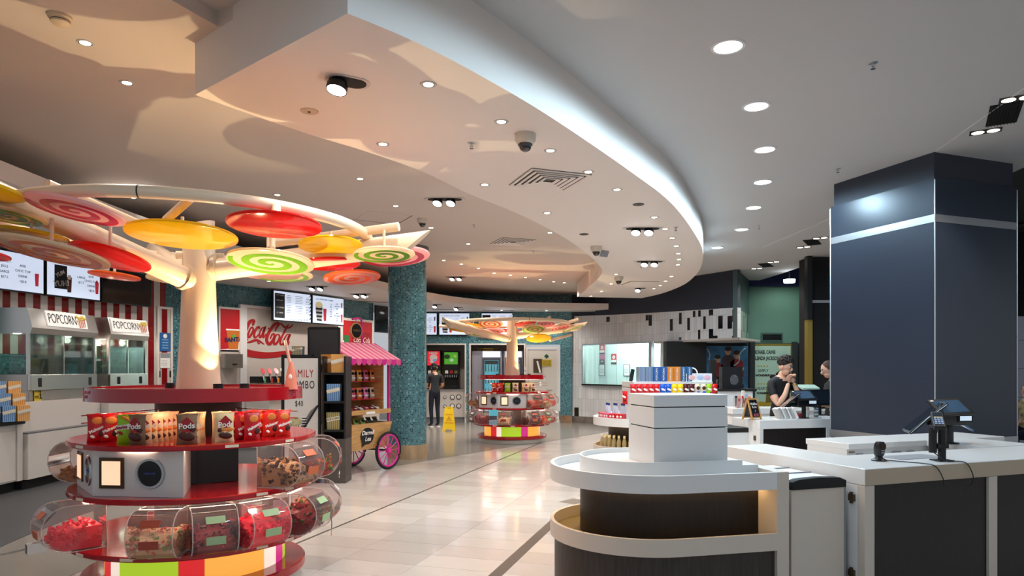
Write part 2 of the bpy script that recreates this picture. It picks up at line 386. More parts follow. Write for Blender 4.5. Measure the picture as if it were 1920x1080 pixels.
# far high ceiling (dark grid) beyond the right ceiling
m_dgreen = M('dark_green_ceiling', '#1d2a28', 0.8)
struct(MB().bx(4.5, 18, 3, 27, 4.25, 4.35).build('ceiling_far', m_dgreen, ang=0), 'dark green open ceiling above the foyer')
for k, (p, q) in enumerate([((6.6,17.7,4.18),(11,8,4.18)), ((6.4,13.2,4.18),(12,15.5,4.18)), ((8.1,17.7,4.18),(13,10,4.18)), ((6.4,15.4,4.18),(12,17.4,4.18))]):
    o = MB().tube([p, q], 0.04, 6).build('ceiling_beam', m_blackm); struct(o, 'black ceiling beam over the foyer')
# ---- walls
m_stripe_r = M('tile_red', '#7e1216', 0.14, coat=0.3); m_stripe_w = M('tile_white', '#c9c4c0', 0.14, coat=0.3)
wl = struct(ribbon_wall('wall_left', wall_seg(-200, 700), 0, 3.95, 0.15, m_teal), 'curved wall of teal glass mosaic behind the counters')
# striped tiles
seg = wall_seg(-90, 321); S = [0]
for p, q in zip(seg, seg[1:]): S.append(S[-1]+(Vector(q)-Vector(p)).length)
def on_seg(s):
    for i in range(len(seg)-1):
        if s <= S[i+1] or i == len(seg)-2:
            t = (s-S[i])/(S[i+1]-S[i]); a = Vector(seg[i]); b = Vector(seg[i+1]); return a+(b-a)*t, (b-a).normalized()
PW = 0.122; n = int(S[-1]/PW)
tmr = MB().bx(-PW/2+.001, PW/2-.001, -0.012, 0.004, 0.001, 0.299).mesh('tile', m_stripe_r, ang=0)
tmw = MB().bx(-PW/2+.001, PW/2-.001, -0.012, 0.004, 0.001, 0.299).mesh('tile', m_stripe_w, ang=0)
cnt = 0
for k in range(n):
    s = (k+0.5)*PW; p, d = on_seg(s); pxl = p.x/p.y*1280+960
    r0 = 2 if pxl > 178 else 4
    for r in range(r0, 9):
        if pxl < -20 and r < 8: continue
        obj('tile', tmr if k % 2 == 0 else tmw, wl, (p.x, p.y, 0.62+0.3*r), math.atan2(d.y, d.x)); cnt += 1
# back wall with openings
YB = 20.3
def teal_box(name, x0, x1, z0, z1, label, y0=YB, y1=YB+0.15):
    mb = MB().bx(x0, x1, y0, y1, z0, z1)
    return struct(mb.build(name, m_teal, ang=0, uvf=lambda c, nn: (c.x+c.y, c.z) if abs(nn.z) < .5 else (c.x, c.y)), label)
X1a, X1b, X2a, X2b, X3a, X3b = gx(797,YB), gx(872,YB), gx(882,YB), gx(983,YB), gx(986,YB), gx(1047,YB)
ZO = gz(646, YB)
teal_box('wall_back', -2.9, 1.78, ZO, 3.95, 'teal mosaic back wall above the drink alcoves')
teal_box('wall_back_pier', -2.9, X1a, 0, ZO, 'teal mosaic pier beside the fountain alcove')
teal_box('wall_back_pier', X1b, X2a, 0, ZO, 'narrow teal mosaic pier between fountain alcove and fridges')
teal_box('wall_back_pier', X3b+0.06, 1.78, 0.22, ZO, 'teal mosaic pier right of the white door')
struct(MB().bx(X3b+0.06, 1.78, YB-0.02, YB+.15, 0, 0.22).build('baseboard_back', M('stone_base', '#8a6a4c', 0.35, noise=(6, .3)), ang=0), 'brown stone skirting of the teal pier')
m_rec = M('recess_paint', '#b9b2aa', 0.6)
def recess(name, x0, x1, z1, dep, label):
    mb = MB(); y0 = YB+0.001; y1 = YB+dep
    mb.bx(x0-.06, x0, y0, y1, 0, z1); mb.bx(x1, x1+.06, y0, y1, 0, z1); mb.bx(x0-.06, x1+.06, y0, y1, z1, z1+.06); mb.bx(x0-.06, x1+.06, y1, y1+.05, 0, z1+.06)
    struct(mb.build(name, m_rec, ang=0), label)
recess('wall_fountain_alcove', X1a, X1b, ZO, 0.95, 'pale painted alcove of the drink fountains')
recess('wall_fridge_alcove', X2a, X2b, ZO, 0.9, 'pale alcove that holds the drink fridges')
tr = MB()
for (x0, x1) in ((X1a, X1b), (X2a, X2b)):
    tr.bx(x0-.035, x0+.01, YB-.02, YB+.02, 0, ZO+.03); tr.bx(x1-.01, x1+.035, YB-.02, YB+.02, 0, ZO+.03); tr.bx(x0+.01, x1-.01, YB-.02, YB+.02, ZO-.01, ZO+.03)
struct(tr.build('trim_3', m_offw, ang=0), 'pale frames around the drink alcoves')
# door in the back wall
dr = struct(MB().bx(X3a+.05, X3b-.05, YB-.03, YB+.04, 0.01, gz(656, YB)).build('door_1', M('door_paint', '#cdc8c0', 0.5), ang=0), 'white service door with safety notices')
fr = MB(); zt = gz(651, YB)
fr.bx(X3a, X3a+.05, YB-.05, YB+.1, 0, zt); fr.bx(X3b-.05, X3b+.01, YB-.05, YB+.1, 0, zt); fr.bx(X3a+.05, X3b-.05, YB-.05, YB+.1, zt-.05, zt)
fr.build('door_frame', m_offw, dr, ang=0)
w_ = MB().bx(gx(1000,YB), gx(1016,YB), YB-.045, YB-.03, gz(699,YB), gz(673,YB)).build('vision_panel', M('amber_glass', '#4a3a22', 0.1), dr, ang=0)
MB().box((gx(1010,YB), YB-.05, gz(688,YB)), (0.05, .006, .36), ry=-0.25).build('painted_reflection', m_paper, dr, ang=0)  # slanted white strip that paints a reflection on the glass
mg = MB().box((gx(1024.5,YB), YB-.034, gz(668,YB)), (.10, .006, .10), ry=PI/4).build('diamond_sign', M('sign_green', '#14523a', 0.4), dr, ang=0)
ys = MB().bx(gx(1016,YB), gx(1034,YB), YB-.04, YB-.03, gz(687,YB), gz(674,YB)).build('yellow_notice', M('notice_yellow', '#c9b03a', 0.5), dr, ang=0)
text('lettering', 'CAUTION', 0.055, m_print, dr, (gx(1025,YB), YB-.043, gz(677,YB)))
for k in range(3): text('lettering', 'STAFF ONLY AREA', 0.028, m_print, dr, (gx(1025,YB), YB-.043, gz(680+2.2*k,YB)))
text('lettering', 'ONLY', 0.07, m_print, dr, (gx(1030,YB), YB-.034, gz(732,YB)))
MB().lathe([(0,0),(.025,0),(.03,.03),(0,.05)], 12).xf(Matrix.Translation((X3a+.12, YB-.03, 1.02)) @ Matrix.Rotation(PI/2, 4, 'X')).build('door_knob', m_chrome, dr)
# ---- curved white tile wall with pass window and header
TWP = smooth_poly([(1.80,20.35),(2.12,20.15),(2.6,19.65),(3.1,19.0),(3.6,18.3),(4.05,17.6),(4.55,16.8),(5.2,15.75)], 5)
def tw_px(px):
    r = (px-960)/1280
    for a, b in zip(TWP, TWP[1:]):
        fa = a[0]-r*a[1]; fb = b[0]-r*b[1]
        if fa*fb <= 0:
            t = fa/(fa-fb); return Vector((a[0]+(b[0]-a[0])*t, a[1]+(b[1]-a[1])*t)), (Vector(b)-Vector(a)).normalized()
    return (Vector(TWP[-1]), Vector((.5, -.8))) if px > 1300 else (Vector(TWP[0]), Vector((.8, -.5)))
def tw_seg(pa, pb):
    a = tuple(tw_px(pa)[0]); b = tuple(tw_px(pb)[0]); return [a]+[p for p in TWP if pa < p[0]/p[1]*1280+960 < pb]+[b]
m_wtile = M_cells('white_wall_tile', [('#c9cbcd', .5), ('#c3c5c7', .3), ('#d0d2d3', .2)], (0.10, 0.36), 0.005, '#9c9894', 0.3)
ztop = lambda p: 3.17-0.15*max(0, (p[0]-2.2)/3.0)
struct(ribbon_wall('wall_tiled_low', tw_seg(1072, 1092), 0.2, 3.1, .12, m_wtile, topf=ztop), 'white tile wall end beside the teal pier')
tb = struct(ribbon_wall('wall_tiled_base', tw_seg(1092, 1225), 0.2, gz(722, 18.6), .12, m_wtile), 'white tile wall under the pass window')
struct(ribbon_wall('baseboard_tiled', tw_seg(1072, 1225), 0, 0.2, .10, M('stone_base2', '#6b625a', 0.35, noise=(6, .3))), 'stone skirting of the tile wall')
hd = struct(ribbon_wall('wall_tiled_header', tw_seg(1092, 1389), 2.33, 3.1, .12, m_wtile, topf=ztop), 'white tiled header sprinkled with black tiles')
m_btile = M('black_tile', '#0f1013', 0.1, coat=0.4)
crop = [(278,300,122,157),(543,562,110,147),(564,584,110,183),(707,725,138,217),(768,785,95,172),(824,841,130,213),(862,878,83,124),(898,914,80,121),(932,948,120,205),(897,911,210,287),(768,783,260,292),(970,998,74,113),(970,998,205,286),(999,1028,250,286),(1033,1062,116,203),(1096,1126,116,203),(1128,1156,72,157),(1126,1156,250,286)]
for (x0, x1, y0, y1) in crop:
    pa, d = tw_px(1060+x0/3.6); pb, _ = tw_px(1060+x1/3.6); c = (pa+pb)/2; d = (pb-pa); Y = c.y
    za, zb = gz(560+y1/3.6, Y), gz(560+y0/3.6, Y); zb = min(zb, ztop(c)-.005); za = max(za, 2.335)
    MB().box((0,0,(za+zb)/2), (d.length, .014, zb-za)).build('tile', m_btile, hd, ang=0)
    o = hd.children[-1]; o.location = (c.x, c.y, 0); o.rotation_euler = (0, 0, math.atan2(d.y, d.x))
pa, d = tw_px(1081); MB().box((0,0,0.33), (.14, .014, .26)).build('tile', m_btile, tb, ang=0); o = tb.children[-1]; o.location = (pa.x, pa.y, 0); o.rotation_euler = (0, 0, math.atan2(d.y, d.x))
# header underside, overhang
E0 = Vector(tw_px(1226)[0]); E1 = Vector(TWP[-1])
hs = [tuple(p) for p in tw_seg(1226, 1389)]
back = [(p[0]+1.0, p[1]+1.3) for p in hs]
struct(MB().prism(hs+list(reversed(back)), 2.28, 2.33).build('ceiling_overhang', M('overhang', '#a7a29c', 0.5), ang=0), 'pale underside of the tiled header')
# return of the header and the navy bulkhead above it
m_rett = M_cells('return_tile', [('#8e9a94', .55), ('#23282a', .25), ('#a04a38', .05), ('#6c7a74', .15)], (0.12, 0.36), 0.006, '#4c5654', 0.15)
struct(ribbon_wall('wall_header_return', [(5.2,15.75),(6.15,17.7)], 2.33, 3.0, .1, m_rett), 'dark glossy tile return of the header')
struct(ribbon_wall('wall_bulkhead', [(2.42,19.9)]+[p for p in tw_seg(1150, 1389)], 2.95, H_R+.05, .1, m_navyd, topf=None), 'navy bulkhead above the white tiles')
bpy.data.objects['wall_bulkhead'].location.z = 0.05
for v in bpy.data.objects['wall_bulkhead'].data.vertices:
    if v.co.z < 3.2: v.co.z = ztop(v.co)-0.05
struct(ribbon_wall('wall_bulkhead_return', [(5.2,15.75),(6.15,17.7)], 3.0, H_R+.05, .1, M('green_navy', '#3d5652', 0.6)), 'greenish navy return of the bulkhead')
struct(MB().bx(1.7, 2.6, 20.32, 20.5, 2.9, 3.95).build('wall_bulkhead_end', m_navyd, ang=0), 'navy bulkhead end over the back corner')
# pass window: frame, glass, sill, room behind
a, d = tw_px(1092); b, _ = tw_px(1222); L = (b-a).length; ang = math.atan2((b-a).y, (b-a).x); zs = gz(722, 18.6)
wn = struct(obj('window_1', MB().bx(0, L, -.04, .12, zs-.04, zs).mesh('window_1', m_black, ang=0), None, (a.x, a.y, 0), ang), 'wide pass window in the white tile wall')
MB().bx(0, .03, -.02, .1, zs, 2.33).bx(L-.09, L, -.02, .1, zs, 2.33).bx(.03, L-.09, -.02, .1, 2.30, 2.33).build('window_frame', m_alu, wn, ang=0)
MB().bx(.03, L-.09, .03, .036, zs, 2.30).build('pane', M_thin('clear_pane', '#f0fbf9', 0.6, 0.01), wn, ang=0)
nrm = Vector((-(b-a).y, (b-a).x)).normalized()
m_office = M('office_paint', '#d5e0de', 0.6)
offc = obj('wall_office', MB().bx(-.5, L+.3, 1.2, 1.3, 0, 2.9).bx(-.6, -.5, .12, 1.3, 0, 2.9).bx(L+.2, L+.3, .12, 1.2, 0, 2.9).bx(-.6, L+.3, .12, 1.3, 2.9, 2.95).mesh('wall_office', m_office, ang=0), None, (a.x, a.y, 0), ang)
struct(offc, 'white panelled wall of the office behind the pass window')
for k in range(6): MB().bx(.25+k*.42, .256+k*.42, 1.193, 1.2, 0, 2.9).build('panel_joint', m_grey, offc, ang=0)
lamp('office_lamp', (a.x+(b-a).x*.5+nrm.x*.6, a.y+(b-a).y*.5+nrm.y*.6, 2.8), 150, (0.94,1,0.99), kind='POINT', rad=.2)
# notices in the office: (px,py,w,h,kind)
cA, sA = math.cos(ang), math.sin(ang)
def on_office(px, py):
    r = (px-960)/1280; # solve for local x at local y=1.19
    ox, oy = a.x-sA*1.19, a.y+cA*1.19; t = (r*oy-ox)/(cA-r*sA); return t, gz(py, oy+t*sA)
m_frm = M('frame_dark', '#3a4044', 0.4)
for (px, py, wd, hh, kd, lab) in [(1129,655,.16,.24,'r','red no-entry style notice, upper one on the office wall'),(1129,674,.16,.22,'p','pink and black notice under the red one on the office wall'),(1151,673,.16,.24,'r','red round-symbol notice right of the pink one on the office wall'),(1174.5,675,.22,.2,'w','plain white sheet taped to the office wall'),(1128.5,694,.19,.28,'f','dark framed certificate low on the office wall'),(1175,694,.19,.28,'f','dark framed certificate behind the blue snack boxes')]:
    lx, z = on_office(px, py); wx, wy = a.x+cA*lx-sA*1.19, a.y+sA*lx+cA*1.19
    wd *= 1.35; hh *= 1.3; t = thing('notice', lab, 'notice', (wx, wy, z), ang)
    MB().box((0,0,0), (wd, .012, hh)).build('board', {'r': m_redflat, 'p': M('pink_print', '#c4587c', .5), 'w': m_paper, 'f': m_frm}[kd], t, ang=0)
    if kd == 'r':
        MB().lathe([(0,0),(.055,0),(.055,.003),(0,.003)], 20).xf(Matrix.Translation((0,-.006,.05)) @ Matrix.Rotation(PI/2,4,'X')).build('disc', m_paper, t, ang=0)
        MB().bx(-wd/2,wd/2,-.009,-.006,-hh/2,-hh/2+.05).build('footer', m_print, t, ang=0); MB().bx(-wd/2+.01,wd/2-.01,-.009,-.006,-hh/2+.055,-.03).build('text_panel', m_paper, t, ang=0)
        MB().box((0,-.0105,.05),(.075,.003,.014),ry=.8).build('slash', m_redflat, t, ang=0)
    elif kd == 'p':
        MB().bx(-wd/2,wd/2,-.009,-.006,-hh/2,0).build('footer', m_print, t, ang=0)
        for q in (-.04,.02): MB().bx(q,q+.03,-.011,-.009,-.08,-.04).build('icon', m_paper, t, ang=0)
    elif kd == 'f': MB().bx(-wd/2+.02,wd/2-.02,-.009,-.006,-hh/2+.02,hh/2-.02).build('sheet', m_paper, t, ang=0)
    if kd in 'fw':
        for q in range(4): MB().bx(-wd/2+.04,wd/2-.04,-.0115,-.009,.06-q*.045,.07-q*.045).build('text_line', m_grey, t, ang=0)
# ---- foyer beyond: green wall, posters, black posts
struct(MB().bx(4.2, 12.5, 17.8, 17.95, 2.24, 4.3).build('wall_foyer', M('green_wall', '#5d7f70', 0.7), ang=0), 'dim green wall above the film posters')
struct(MB().bx(4.2, 12.5, 17.85, 18.0, 0, 2.24).build('wall_poster', m_dark, ang=0), 'black wall that carries the film posters')
struct(MB().bx(3.9, 4.9, 17.2, 17.6, 0, 2.3).build('wall_dark_opening', m_blackm, ang=0), 'black partition behind the snack island')
struct(MB().bx(4.2, 12.5, 17.74, 17.8, 2.2, 2.27).build('trim_4', m_blackm, ang=0), 'black rail above the posters')
struct(MB().bx(5.9, 12, 17.7, 17.8, 3.75, 4.3).build('trim_5', M('deep_blue', '#1b2350', 0.7), ang=0), 'dark blue strip under the foyer ceiling')
# ---- navy column
C0 = Vector((4.459,7.198)); Lc = Vector((3.977,8.52)); Rc = Vector((5.643,7.629)); Bc = Lc+Rc-C0
col = thing('square_column', 'large square navy panelled column with silver bands', 'column'); struct(col); del col['category']
cen = (Lc+Rc)/2
def ring(poly, k): return [tuple(cen+(Vector(p)-cen)*k) for p in poly]
poly = [C0, Rc, Bc, Lc]
MB().prism(ring(poly, .995), 0, .76).build('panel_lower', m_navy, col, ang=0)
MB().prism(ring(poly, 1), .85, 3.155).build('panel_middle', m_navy, col, ang=0)
MB().prism(ring(poly, 1), 3.235, 3.62).build('panel_upper', m_navy, col, ang=0)
MB().prism(ring(poly, .96), 3.6, H_R).build('neck', m_navyd, col, ang=0)
MB().prism(ring(poly, 1.006), 3.155, 3.235).build('band', m_alu, col, ang=0)
MB().prism(ring(poly, 1.012), .76, .85).build('band', m_alu, col, ang=0)
for p in poly: MB().cyl((*(cen+(p-cen)*1.002), .85), (*(cen+(p-cen)*1.002), 3.6), .008, 6).build('corner_bead', m_alu, col)
# black pillar with gold edge behind it
pil = struct(MB().bx(6.1, 7.4, 14.0, 14.5, 0, 4.3).build('wall_black_pillar', m_blackm, ang=0), 'black pillar behind the navy column')
MB().bx(6.02, 6.12, 13.9, 14.05, 0, gz(600, 14)).build('gold_strip', m_gold, pil, ang=0); MB().bx(6.0, 6.1, 13.86, 14.0, gz(600,14), 4.2).build('black_strip', m_black, pil, ang=0)
MB().bx(6.15, 6.9, 13.97, 14.0, gz(568,14), gz(563,14)).build('silver_band', m_alu, pil, ang=0)
# pale wall at far right
rw = struct(MB().bx(9.7, 15, 13.2, 13.35, 0, 2.62).build('wall_right', M('lilac_wall', '#c6c2d0', 0.5), ang=0), 'pale panelled wall beyond the navy column')
for z in (.5, 1.05, 1.6, 2.15): MB().bx(9.7, 15, 13.195, 13.2, z, z+.012).build('panel_joint', m_grey, rw, ang=0)
struct(MB().bx(9.6, 15, 13.2, 13.6, 2.62, 4.3).build('wall_right_upper', m_dark, ang=0), 'dark bulkhead beyond the navy column')
# outer shell so that the foyer is closed
struct(MB().bx(12.5, 12.7, 8, 18, 0, 4.3).build('wall_far_right', m_dark, ang=0), 'dark side wall of the foyer')
# ---- teal column
TC = (-1.90, 12.4); tr_ = .345
tc = thing('mosaic_column', 'round column of teal glass mosaic with stone foot', 'column', (*TC, 0)); struct(tc); del tc['category']
def cyl_uv(c, nn): return ((math.atan2(c.y, c.x)*tr_), c.z)
mbb = MB().lathe([(tr_, .25), (tr_, H_L)], 64)
me = mbb.mesh('shaft', m_teal, uvf=cyl_uv); obj('shaft', me, tc)
ul = me.uv_layers[0]
for p in me.polygons:                                           # close the seam
    us = [ul.data[l].uv[0] for l in p.loop_indices]
    if max(us)-min(us) > 1:
        for l in p.loop_indices:
            if ul.data[l].uv[0] < 0: ul.data[l].uv[0] += 2*PI*tr_
MB().lathe([(tr_+.015, 0), (tr_+.015, .25), (tr_-.01, .25)], 48).build('foot', M('stone_foot', '#a58a6a', 0.3, noise=(8, .3, (1,1,.2))), tc)
MB().lathe([(tr_+.04, 3.70), (tr_+.04, H_L), (tr_-.02, H_L)], 48).build('collar', M('collar_grey', '#6b6a6a', .5), tc)
# ================================================================== CEILING FIXTURES
def cpos(px, py, z):
    Y = (z-1.6)*1280/(692-py); return (gx(px, Y), Y, z)
m_trim = M('lamp_trim', '#c9c4be', 0.4, 0.3); m_trimd = M('lamp_trim_dark', '#3b3835', 0.5)
me_dl_trim = MB().lathe([(.042, 0), (.042, -.006), (.052, -.006), (.056, 0)], 20).mesh('trim', m_trim)
me_dl_well = MB().lathe([(.043, -.0055), (.034, -.003), (.034, -.001)], 18).mesh('well', m_trimd)
me_dl_face = MB().lathe([(0, -.005), (.033, -.005), (.036, -.002)], 16).mesh('lamp_face', m_lamp)
def small_dl(px, py, z, label, group, power=None, lit=True):
    p = cpos(px, py, z); t = thing('downlight', label, 'downlight', p, 0, group)
    obj('trim', me_dl_trim, t); obj('well', me_dl_well, t); obj('lamp_face', me_dl_face if lit else me_dl_dark, t)
    if lit: lamp('lamp', (0, 0, -.03), power or P_SMALL, WARM, t, cone=125, rad=.04)
    return t
me_dl_dark = MB().lathe([(0, -.004), (.024, -.004), (.027, -.002)], 16).mesh('lamp_face', m_trimd)
SOF = [(803,158),(940,228),(1032,282),(1103,322),(1157,355),(909,346),(718,270),(1026,399)]
for q in SOF: small_dl(*q, H_S, 'small round warm downlight in the wide middle of the curved soffit', 'downlights in the middle of the curved soffit', P_SMALL*1.1)
for q in [(1227,407),(1247,429),(1260,446),(1268,461),(1272,475),(1273,486),(1271,496),(1259,518),(1248,527),(1238,535),(1226,541)]:
    small_dl(*q, H_S, 'small downlight in the row that follows the outer curve of the soffit', 'downlights along the outer curve of the soffit', P_SMALL*.9)
for q in [(1155,514),(1146,532),(1128,546),(1108,555)]: small_dl(*q, H_S, 'small downlight near the far inner end of the soffit', 'downlights at the far end of the soffit')
for q in [(160,80),(238,155)]: small_dl(*q, H_L, 'small bright downlight in the warm ceiling at upper left', 'downlights at upper left', P_SMALL)
for q in [(520,365),(567,387),(675,335),(742,386),(808,427)]: small_dl(*q, H_L, 'small downlight in the ceiling above the nearer lollipop canopy', 'downlights above the nearer canopy')
for q in [(878,457),(832,488),(865,495),(927,512),(957,516),(985,520),(1013,524),(1038,528),(1058,530),(1031,436),(897,503)]:
    small_dl(*q, H_L, 'small downlight in the ceiling between the mosaic column and the far kiosk', 'downlights before the far kiosk')
# big cool downlights
me_b_t = MB().lathe([(.098, 0), (.098, -.008), (.118, -.008), (.122, 0)], 36).mesh('trim', M('white_trim', '#d8d8d8', .4))
me_b_f = MB().lathe([(0, -.005), (.097, -.005), (.098, 0)], 32).mesh('lamp_face', m_lampc)
for i, q in enumerate([(1365,87),(1418,199),(1434,280),(1430,341),(1413,389),(1391,430),(1345,464)]):
    t = thing('large_downlight', 'large round cool downlight, %s of the curving row in the right ceiling' % ['nearest','second','third','fourth','fifth','sixth','seventh and farthest'][i], 'downlight', cpos(*q, H_R), 0, 'large downlights in the right ceiling')
    obj('trim', me_b_t, t); obj('lamp_face', me_b_f, t)
    lamp('lamp', (0, 0, -.10), P_BIG, COOL, t, cone=178, rad=.09, blend=.2)
for (x, y) in [(0.9,3.6),(0.0,2.2),(2.8,2.0),(4.6,4.2),(-2.0,0.5),(3.0,-1.0)]:      # the same lamps go on behind the photographer
    t = thing('large_downlight', 'large round cool downlight in the ceiling behind the viewpoint', 'downlight', (x, y, H_R), 0, 'large downlights out of view')
    obj('trim', me_b_t, t); obj('lamp_face', me_b_f, t); lamp('lamp', (0, 0, -.10), P_BIG*.35, COOL, t, cone=178, rad=.09, blend=.2)
# gimbal twin spots
def twin(px, py, z, label, n=2, rz=0.0, sc=1.0, tilt=-0.45, w=None):
    t = thing('spotlight', label, 'spotlight', cpos(px, py, z), rz, 'black adjustable spotlights in the ceilings'); L = .13*n
    pl = []
    for k in range(24):
        a = 2*PI*k/24; pl.append((math.copysign(L-.075, math.cos(a))*(1 if n > 1 else 1)+.085*math.cos(a), .085*math.sin(a)))
    MB().prism(pl, -.006, .0).build('bezel', m_trim, t)
    pl2 = [(x*.82, y*.8) for x, y in pl]; MB().prism(pl2, -.010, -.004).build('recess', m_blackm, t)
    for k in range(n):
        cx = (-.085+.17*k) if n > 1 else -.06
        R = Matrix.Translation((cx, 0, -.02)) @ Matrix.Rotation(tilt, 4, 'X') @ Matrix.Rotation(.2, 4, 'Y')
        h = MB().lathe([(.0, .01), (.05, .01), (.064, -.02), (.064, -.055), (.058, -.055)], 20).xf(R).build('lamp_head', m_black, t)
        MB().lathe([(0, -.054), (.059, -.054)], 20).xf(R).build('lamp_face', m_lampc, h)
        lamp('lamp', R @ Vector((0, 0, -.07)), w or P_TWIN, NEUT, t, cone=75, rad=.05)
    t.scale = (sc,)*3
twin(652, 152, H_S, 'single black swivel spotlight in an oval plate near the soffit corner', 1, .5, 1.05, -.12)
twin(834, 373, H_L, 'black twin spotlight in the ceiling beyond the nearer canopy')
twin(1205, 428, H_S, 'black twin spotlight in the soffit below its outer curve')
twin(1218, 490, H_S, 'black twin spotlight farther along the soffit, below the row of dots')
twin(1201, 540, H_S, 'black single spotlight at the far end of the soffit', 1)
twin(855, 519, H_L, 'black twin spotlight in the ceiling right of the mosaic column')
twin(594, 537, H_K, 'black twin spotlight above the menu screens of the cola wall')
twin(676, 551, H_K, 'black twin spotlight left of the mosaic column top')
twin(820, 571, H_K, 'small black spotlight over the fountain alcove, left one', 1)
twin(860, 576, H_K, 'small black spotlight over the fountain alcove, right one', 1)
twin(262, 357, H_L, 'black twin spotlight behind the pipe of the nearer canopy')
# dome cameras
def camera_dome(px, py, z, label, sc=1.0):
    t = thing('security_camera', label, 'camera', cpos(px, py, z), 0)
    MB().lathe([(0, 0), (.085, 0), (.082, -.05), (.066, -.075), (.05, -.08), (0, -.08)], 28).build('housing', M('camera_shell', '#cfc6b8', .4), t)
    MB().lathe([(.05, -.078), (.05, -.1), (.038, -.125), (.015, -.138), (0, -.14)], 24).build('dome', M('smoked_dome', '#151515', .06, coat=1), t)
    MB().lathe([(.054, -.079), (.058, -.088), (.05, -.095)], 24).build('ring', m_trimd, t); t.scale = (sc,)*3
camera_dome(985, 252, H_S, 'white dome camera with dark lens in the near part of the soffit', 1.0)
camera_dome(792, 410, H_L, 'white dome camera in the ceiling above the lollipop discs', .9)
camera_dome(1118, 462, H_S, 'white dome camera beside a square plate in the soffit', 1.05)
camera_dome(1160, 519, H_S, 'white dome camera at the far end of the soffit', 1.1)
# smoke detector, speakers, sprinklers, plates
t = thing('smoke_detector', 'beige smoke detector in the warm ceiling at upper left', 'detector', cpos(113, 30, H_L))
MB().lathe([(0, 0), (.068, 0), (.068, -.018), (.058, -.022), (.055, -.045), (.035, -.06), (0, -.06)], 28).build('housing', M('detector', '#cdbb9f', .5), t)
MB().lathe([(.0565, -.03), (.0575, -.033), (.0565, -.036)], 28).build('vent_slot', m_trimd, t)
for (px, py, z, lab) in [(580,208,H_S,'flat round cream speaker plate near the soffit corner'),(1197,383,H_S,'dark small round plate in the soffit'),(1095,439,H_S,'dark round plate beside the far soffit lamps')]:
    t = thing('ceiling_plate', lab, 'plate', cpos(px, py, z)); r = .065
    MB().lathe([(0, -.006), (r*.96, -.006), (r, 0)], 28).build('plate', M('plate', '#bfae98', .5) if px == 580 else m_trimd, t); MB().lathe([(0, -.012), (.008, -.012), (.008, -.005)], 10).build('screw', m_trimd, t)
def sprinkler(px, py, z, label):
    t = thing('sprinkler', label, 'sprinkler', cpos(px, py, z), 0, 'ceiling sprinkler heads')
    MB().lathe([(0, -.004), (.03, -.004), (.033, 0)], 18).build('escutcheon', m_alu, t)
    MB().cyl((0,0,-.004), (0,0,-.03), .008, 8).cyl((.012,0,-.02), (.004,0,-.045), .003, 6).cyl((-.012,0,-.02), (-.004,0,-.045), .003, 6).build('frame', m_chrome, t)
    MB().lathe([(0, -.046), (.018, -.046), (.018, -.044), (0, -.044)], 12).build('deflector', m_chrome, t)
for q, s in [((884,268),'soffit beside the nearer dome camera'),((1267,426),'soffit beside a black twin spotlight'),((1202,498),'far soffit')]: sprinkler(*q, H_S, 'chrome sprinkler head in the '+s)
for q, s in [((1637,118),'right ceiling above the navy column'),((1571,316),'right ceiling beside the column top'),((1423,423),'right ceiling beside the sixth large downlight')]: sprinkler(*q, H_R, 'chrome sprinkler head in the '+s)
for q, s in [((889,421),'ceiling under the near air grille'),((1000,470),'ceiling above the far kiosk')]: sprinkler(*q, H_L, 'chrome sprinkler head in the '+s)
# air diffusers (nested square louvres)
def diffuser(px, py, z, label, size=.6, rz=.3):
    t = thing('air_diffuser', label, 'air vent', cpos(px, py, z), rz)
    s = size/2; MB().bx(-s, s, -s, s, -.004, .0).build('backing', m_trimd, t, ang=0)
    k = 0
    while s > .06:
        m_ = MB(); i_ = s-.034
        for a in range(4):
            R = Matrix.Rotation(a*PI/2, 4, 'Z'); q = MB().add([(-s,-s,-.016),(s,-s,-.016),(i_,-i_,-.010),(-i_,-i_,-.010),(-s,-s,-.006),(s,-s,-.006)], [(0,1,2,3),(0,4,5,1)]).xf(R); m_.add(q.v, q.f)
        m_.build('louvre', m_soff, t, ang=0); s -= .056
diffuser(1030, 337, H_S, 'square louvred air diffuser in the near part of the soffit', .62, .35)
diffuser(962, 453, H_L, 'square louvred air diffuser in the ceiling before the far kiosk', .62, .35)
t = thing('access_hatch', 'flush square access hatch in the ceiling beyond the canopy', 'hatch', cpos(718, 408, H_L), .5)
MB().bx(-.32,.32,-.32,.32,-.003,0).build('panel', m_ceilw, t, ang=0)
MB().bx(-.33,.33,.325,.335,-.004,0).bx(.325,.335,-.33,.33,-.004,0).build('gap', m_trimd, t, ang=0)
t = thing('ceiling_plate', 'square grey plate hanging beside the dome camera in the soffit', 'plate', cpos(1133, 470, H_S), .6)
MB().box((0,0,-.05), (.16,.01,.1), rx=.5).build('plate', m_grey, t, ang=0)
t = thing('access_hatch', 'flush hatch outline at the far end of the soffit', 'hatch', cpos(1200, 531, H_S), .2)
MB().bx(-.3,.3,-.3,.3,-.004,0).build('panel', m_soff, t, ang=0); MB().bx(-.31,.31,-.32,-.3,-.006,0).bx(-.32,-.3,-.3,.3,-.006,0).build('gap', m_trimd, t, ang=0)
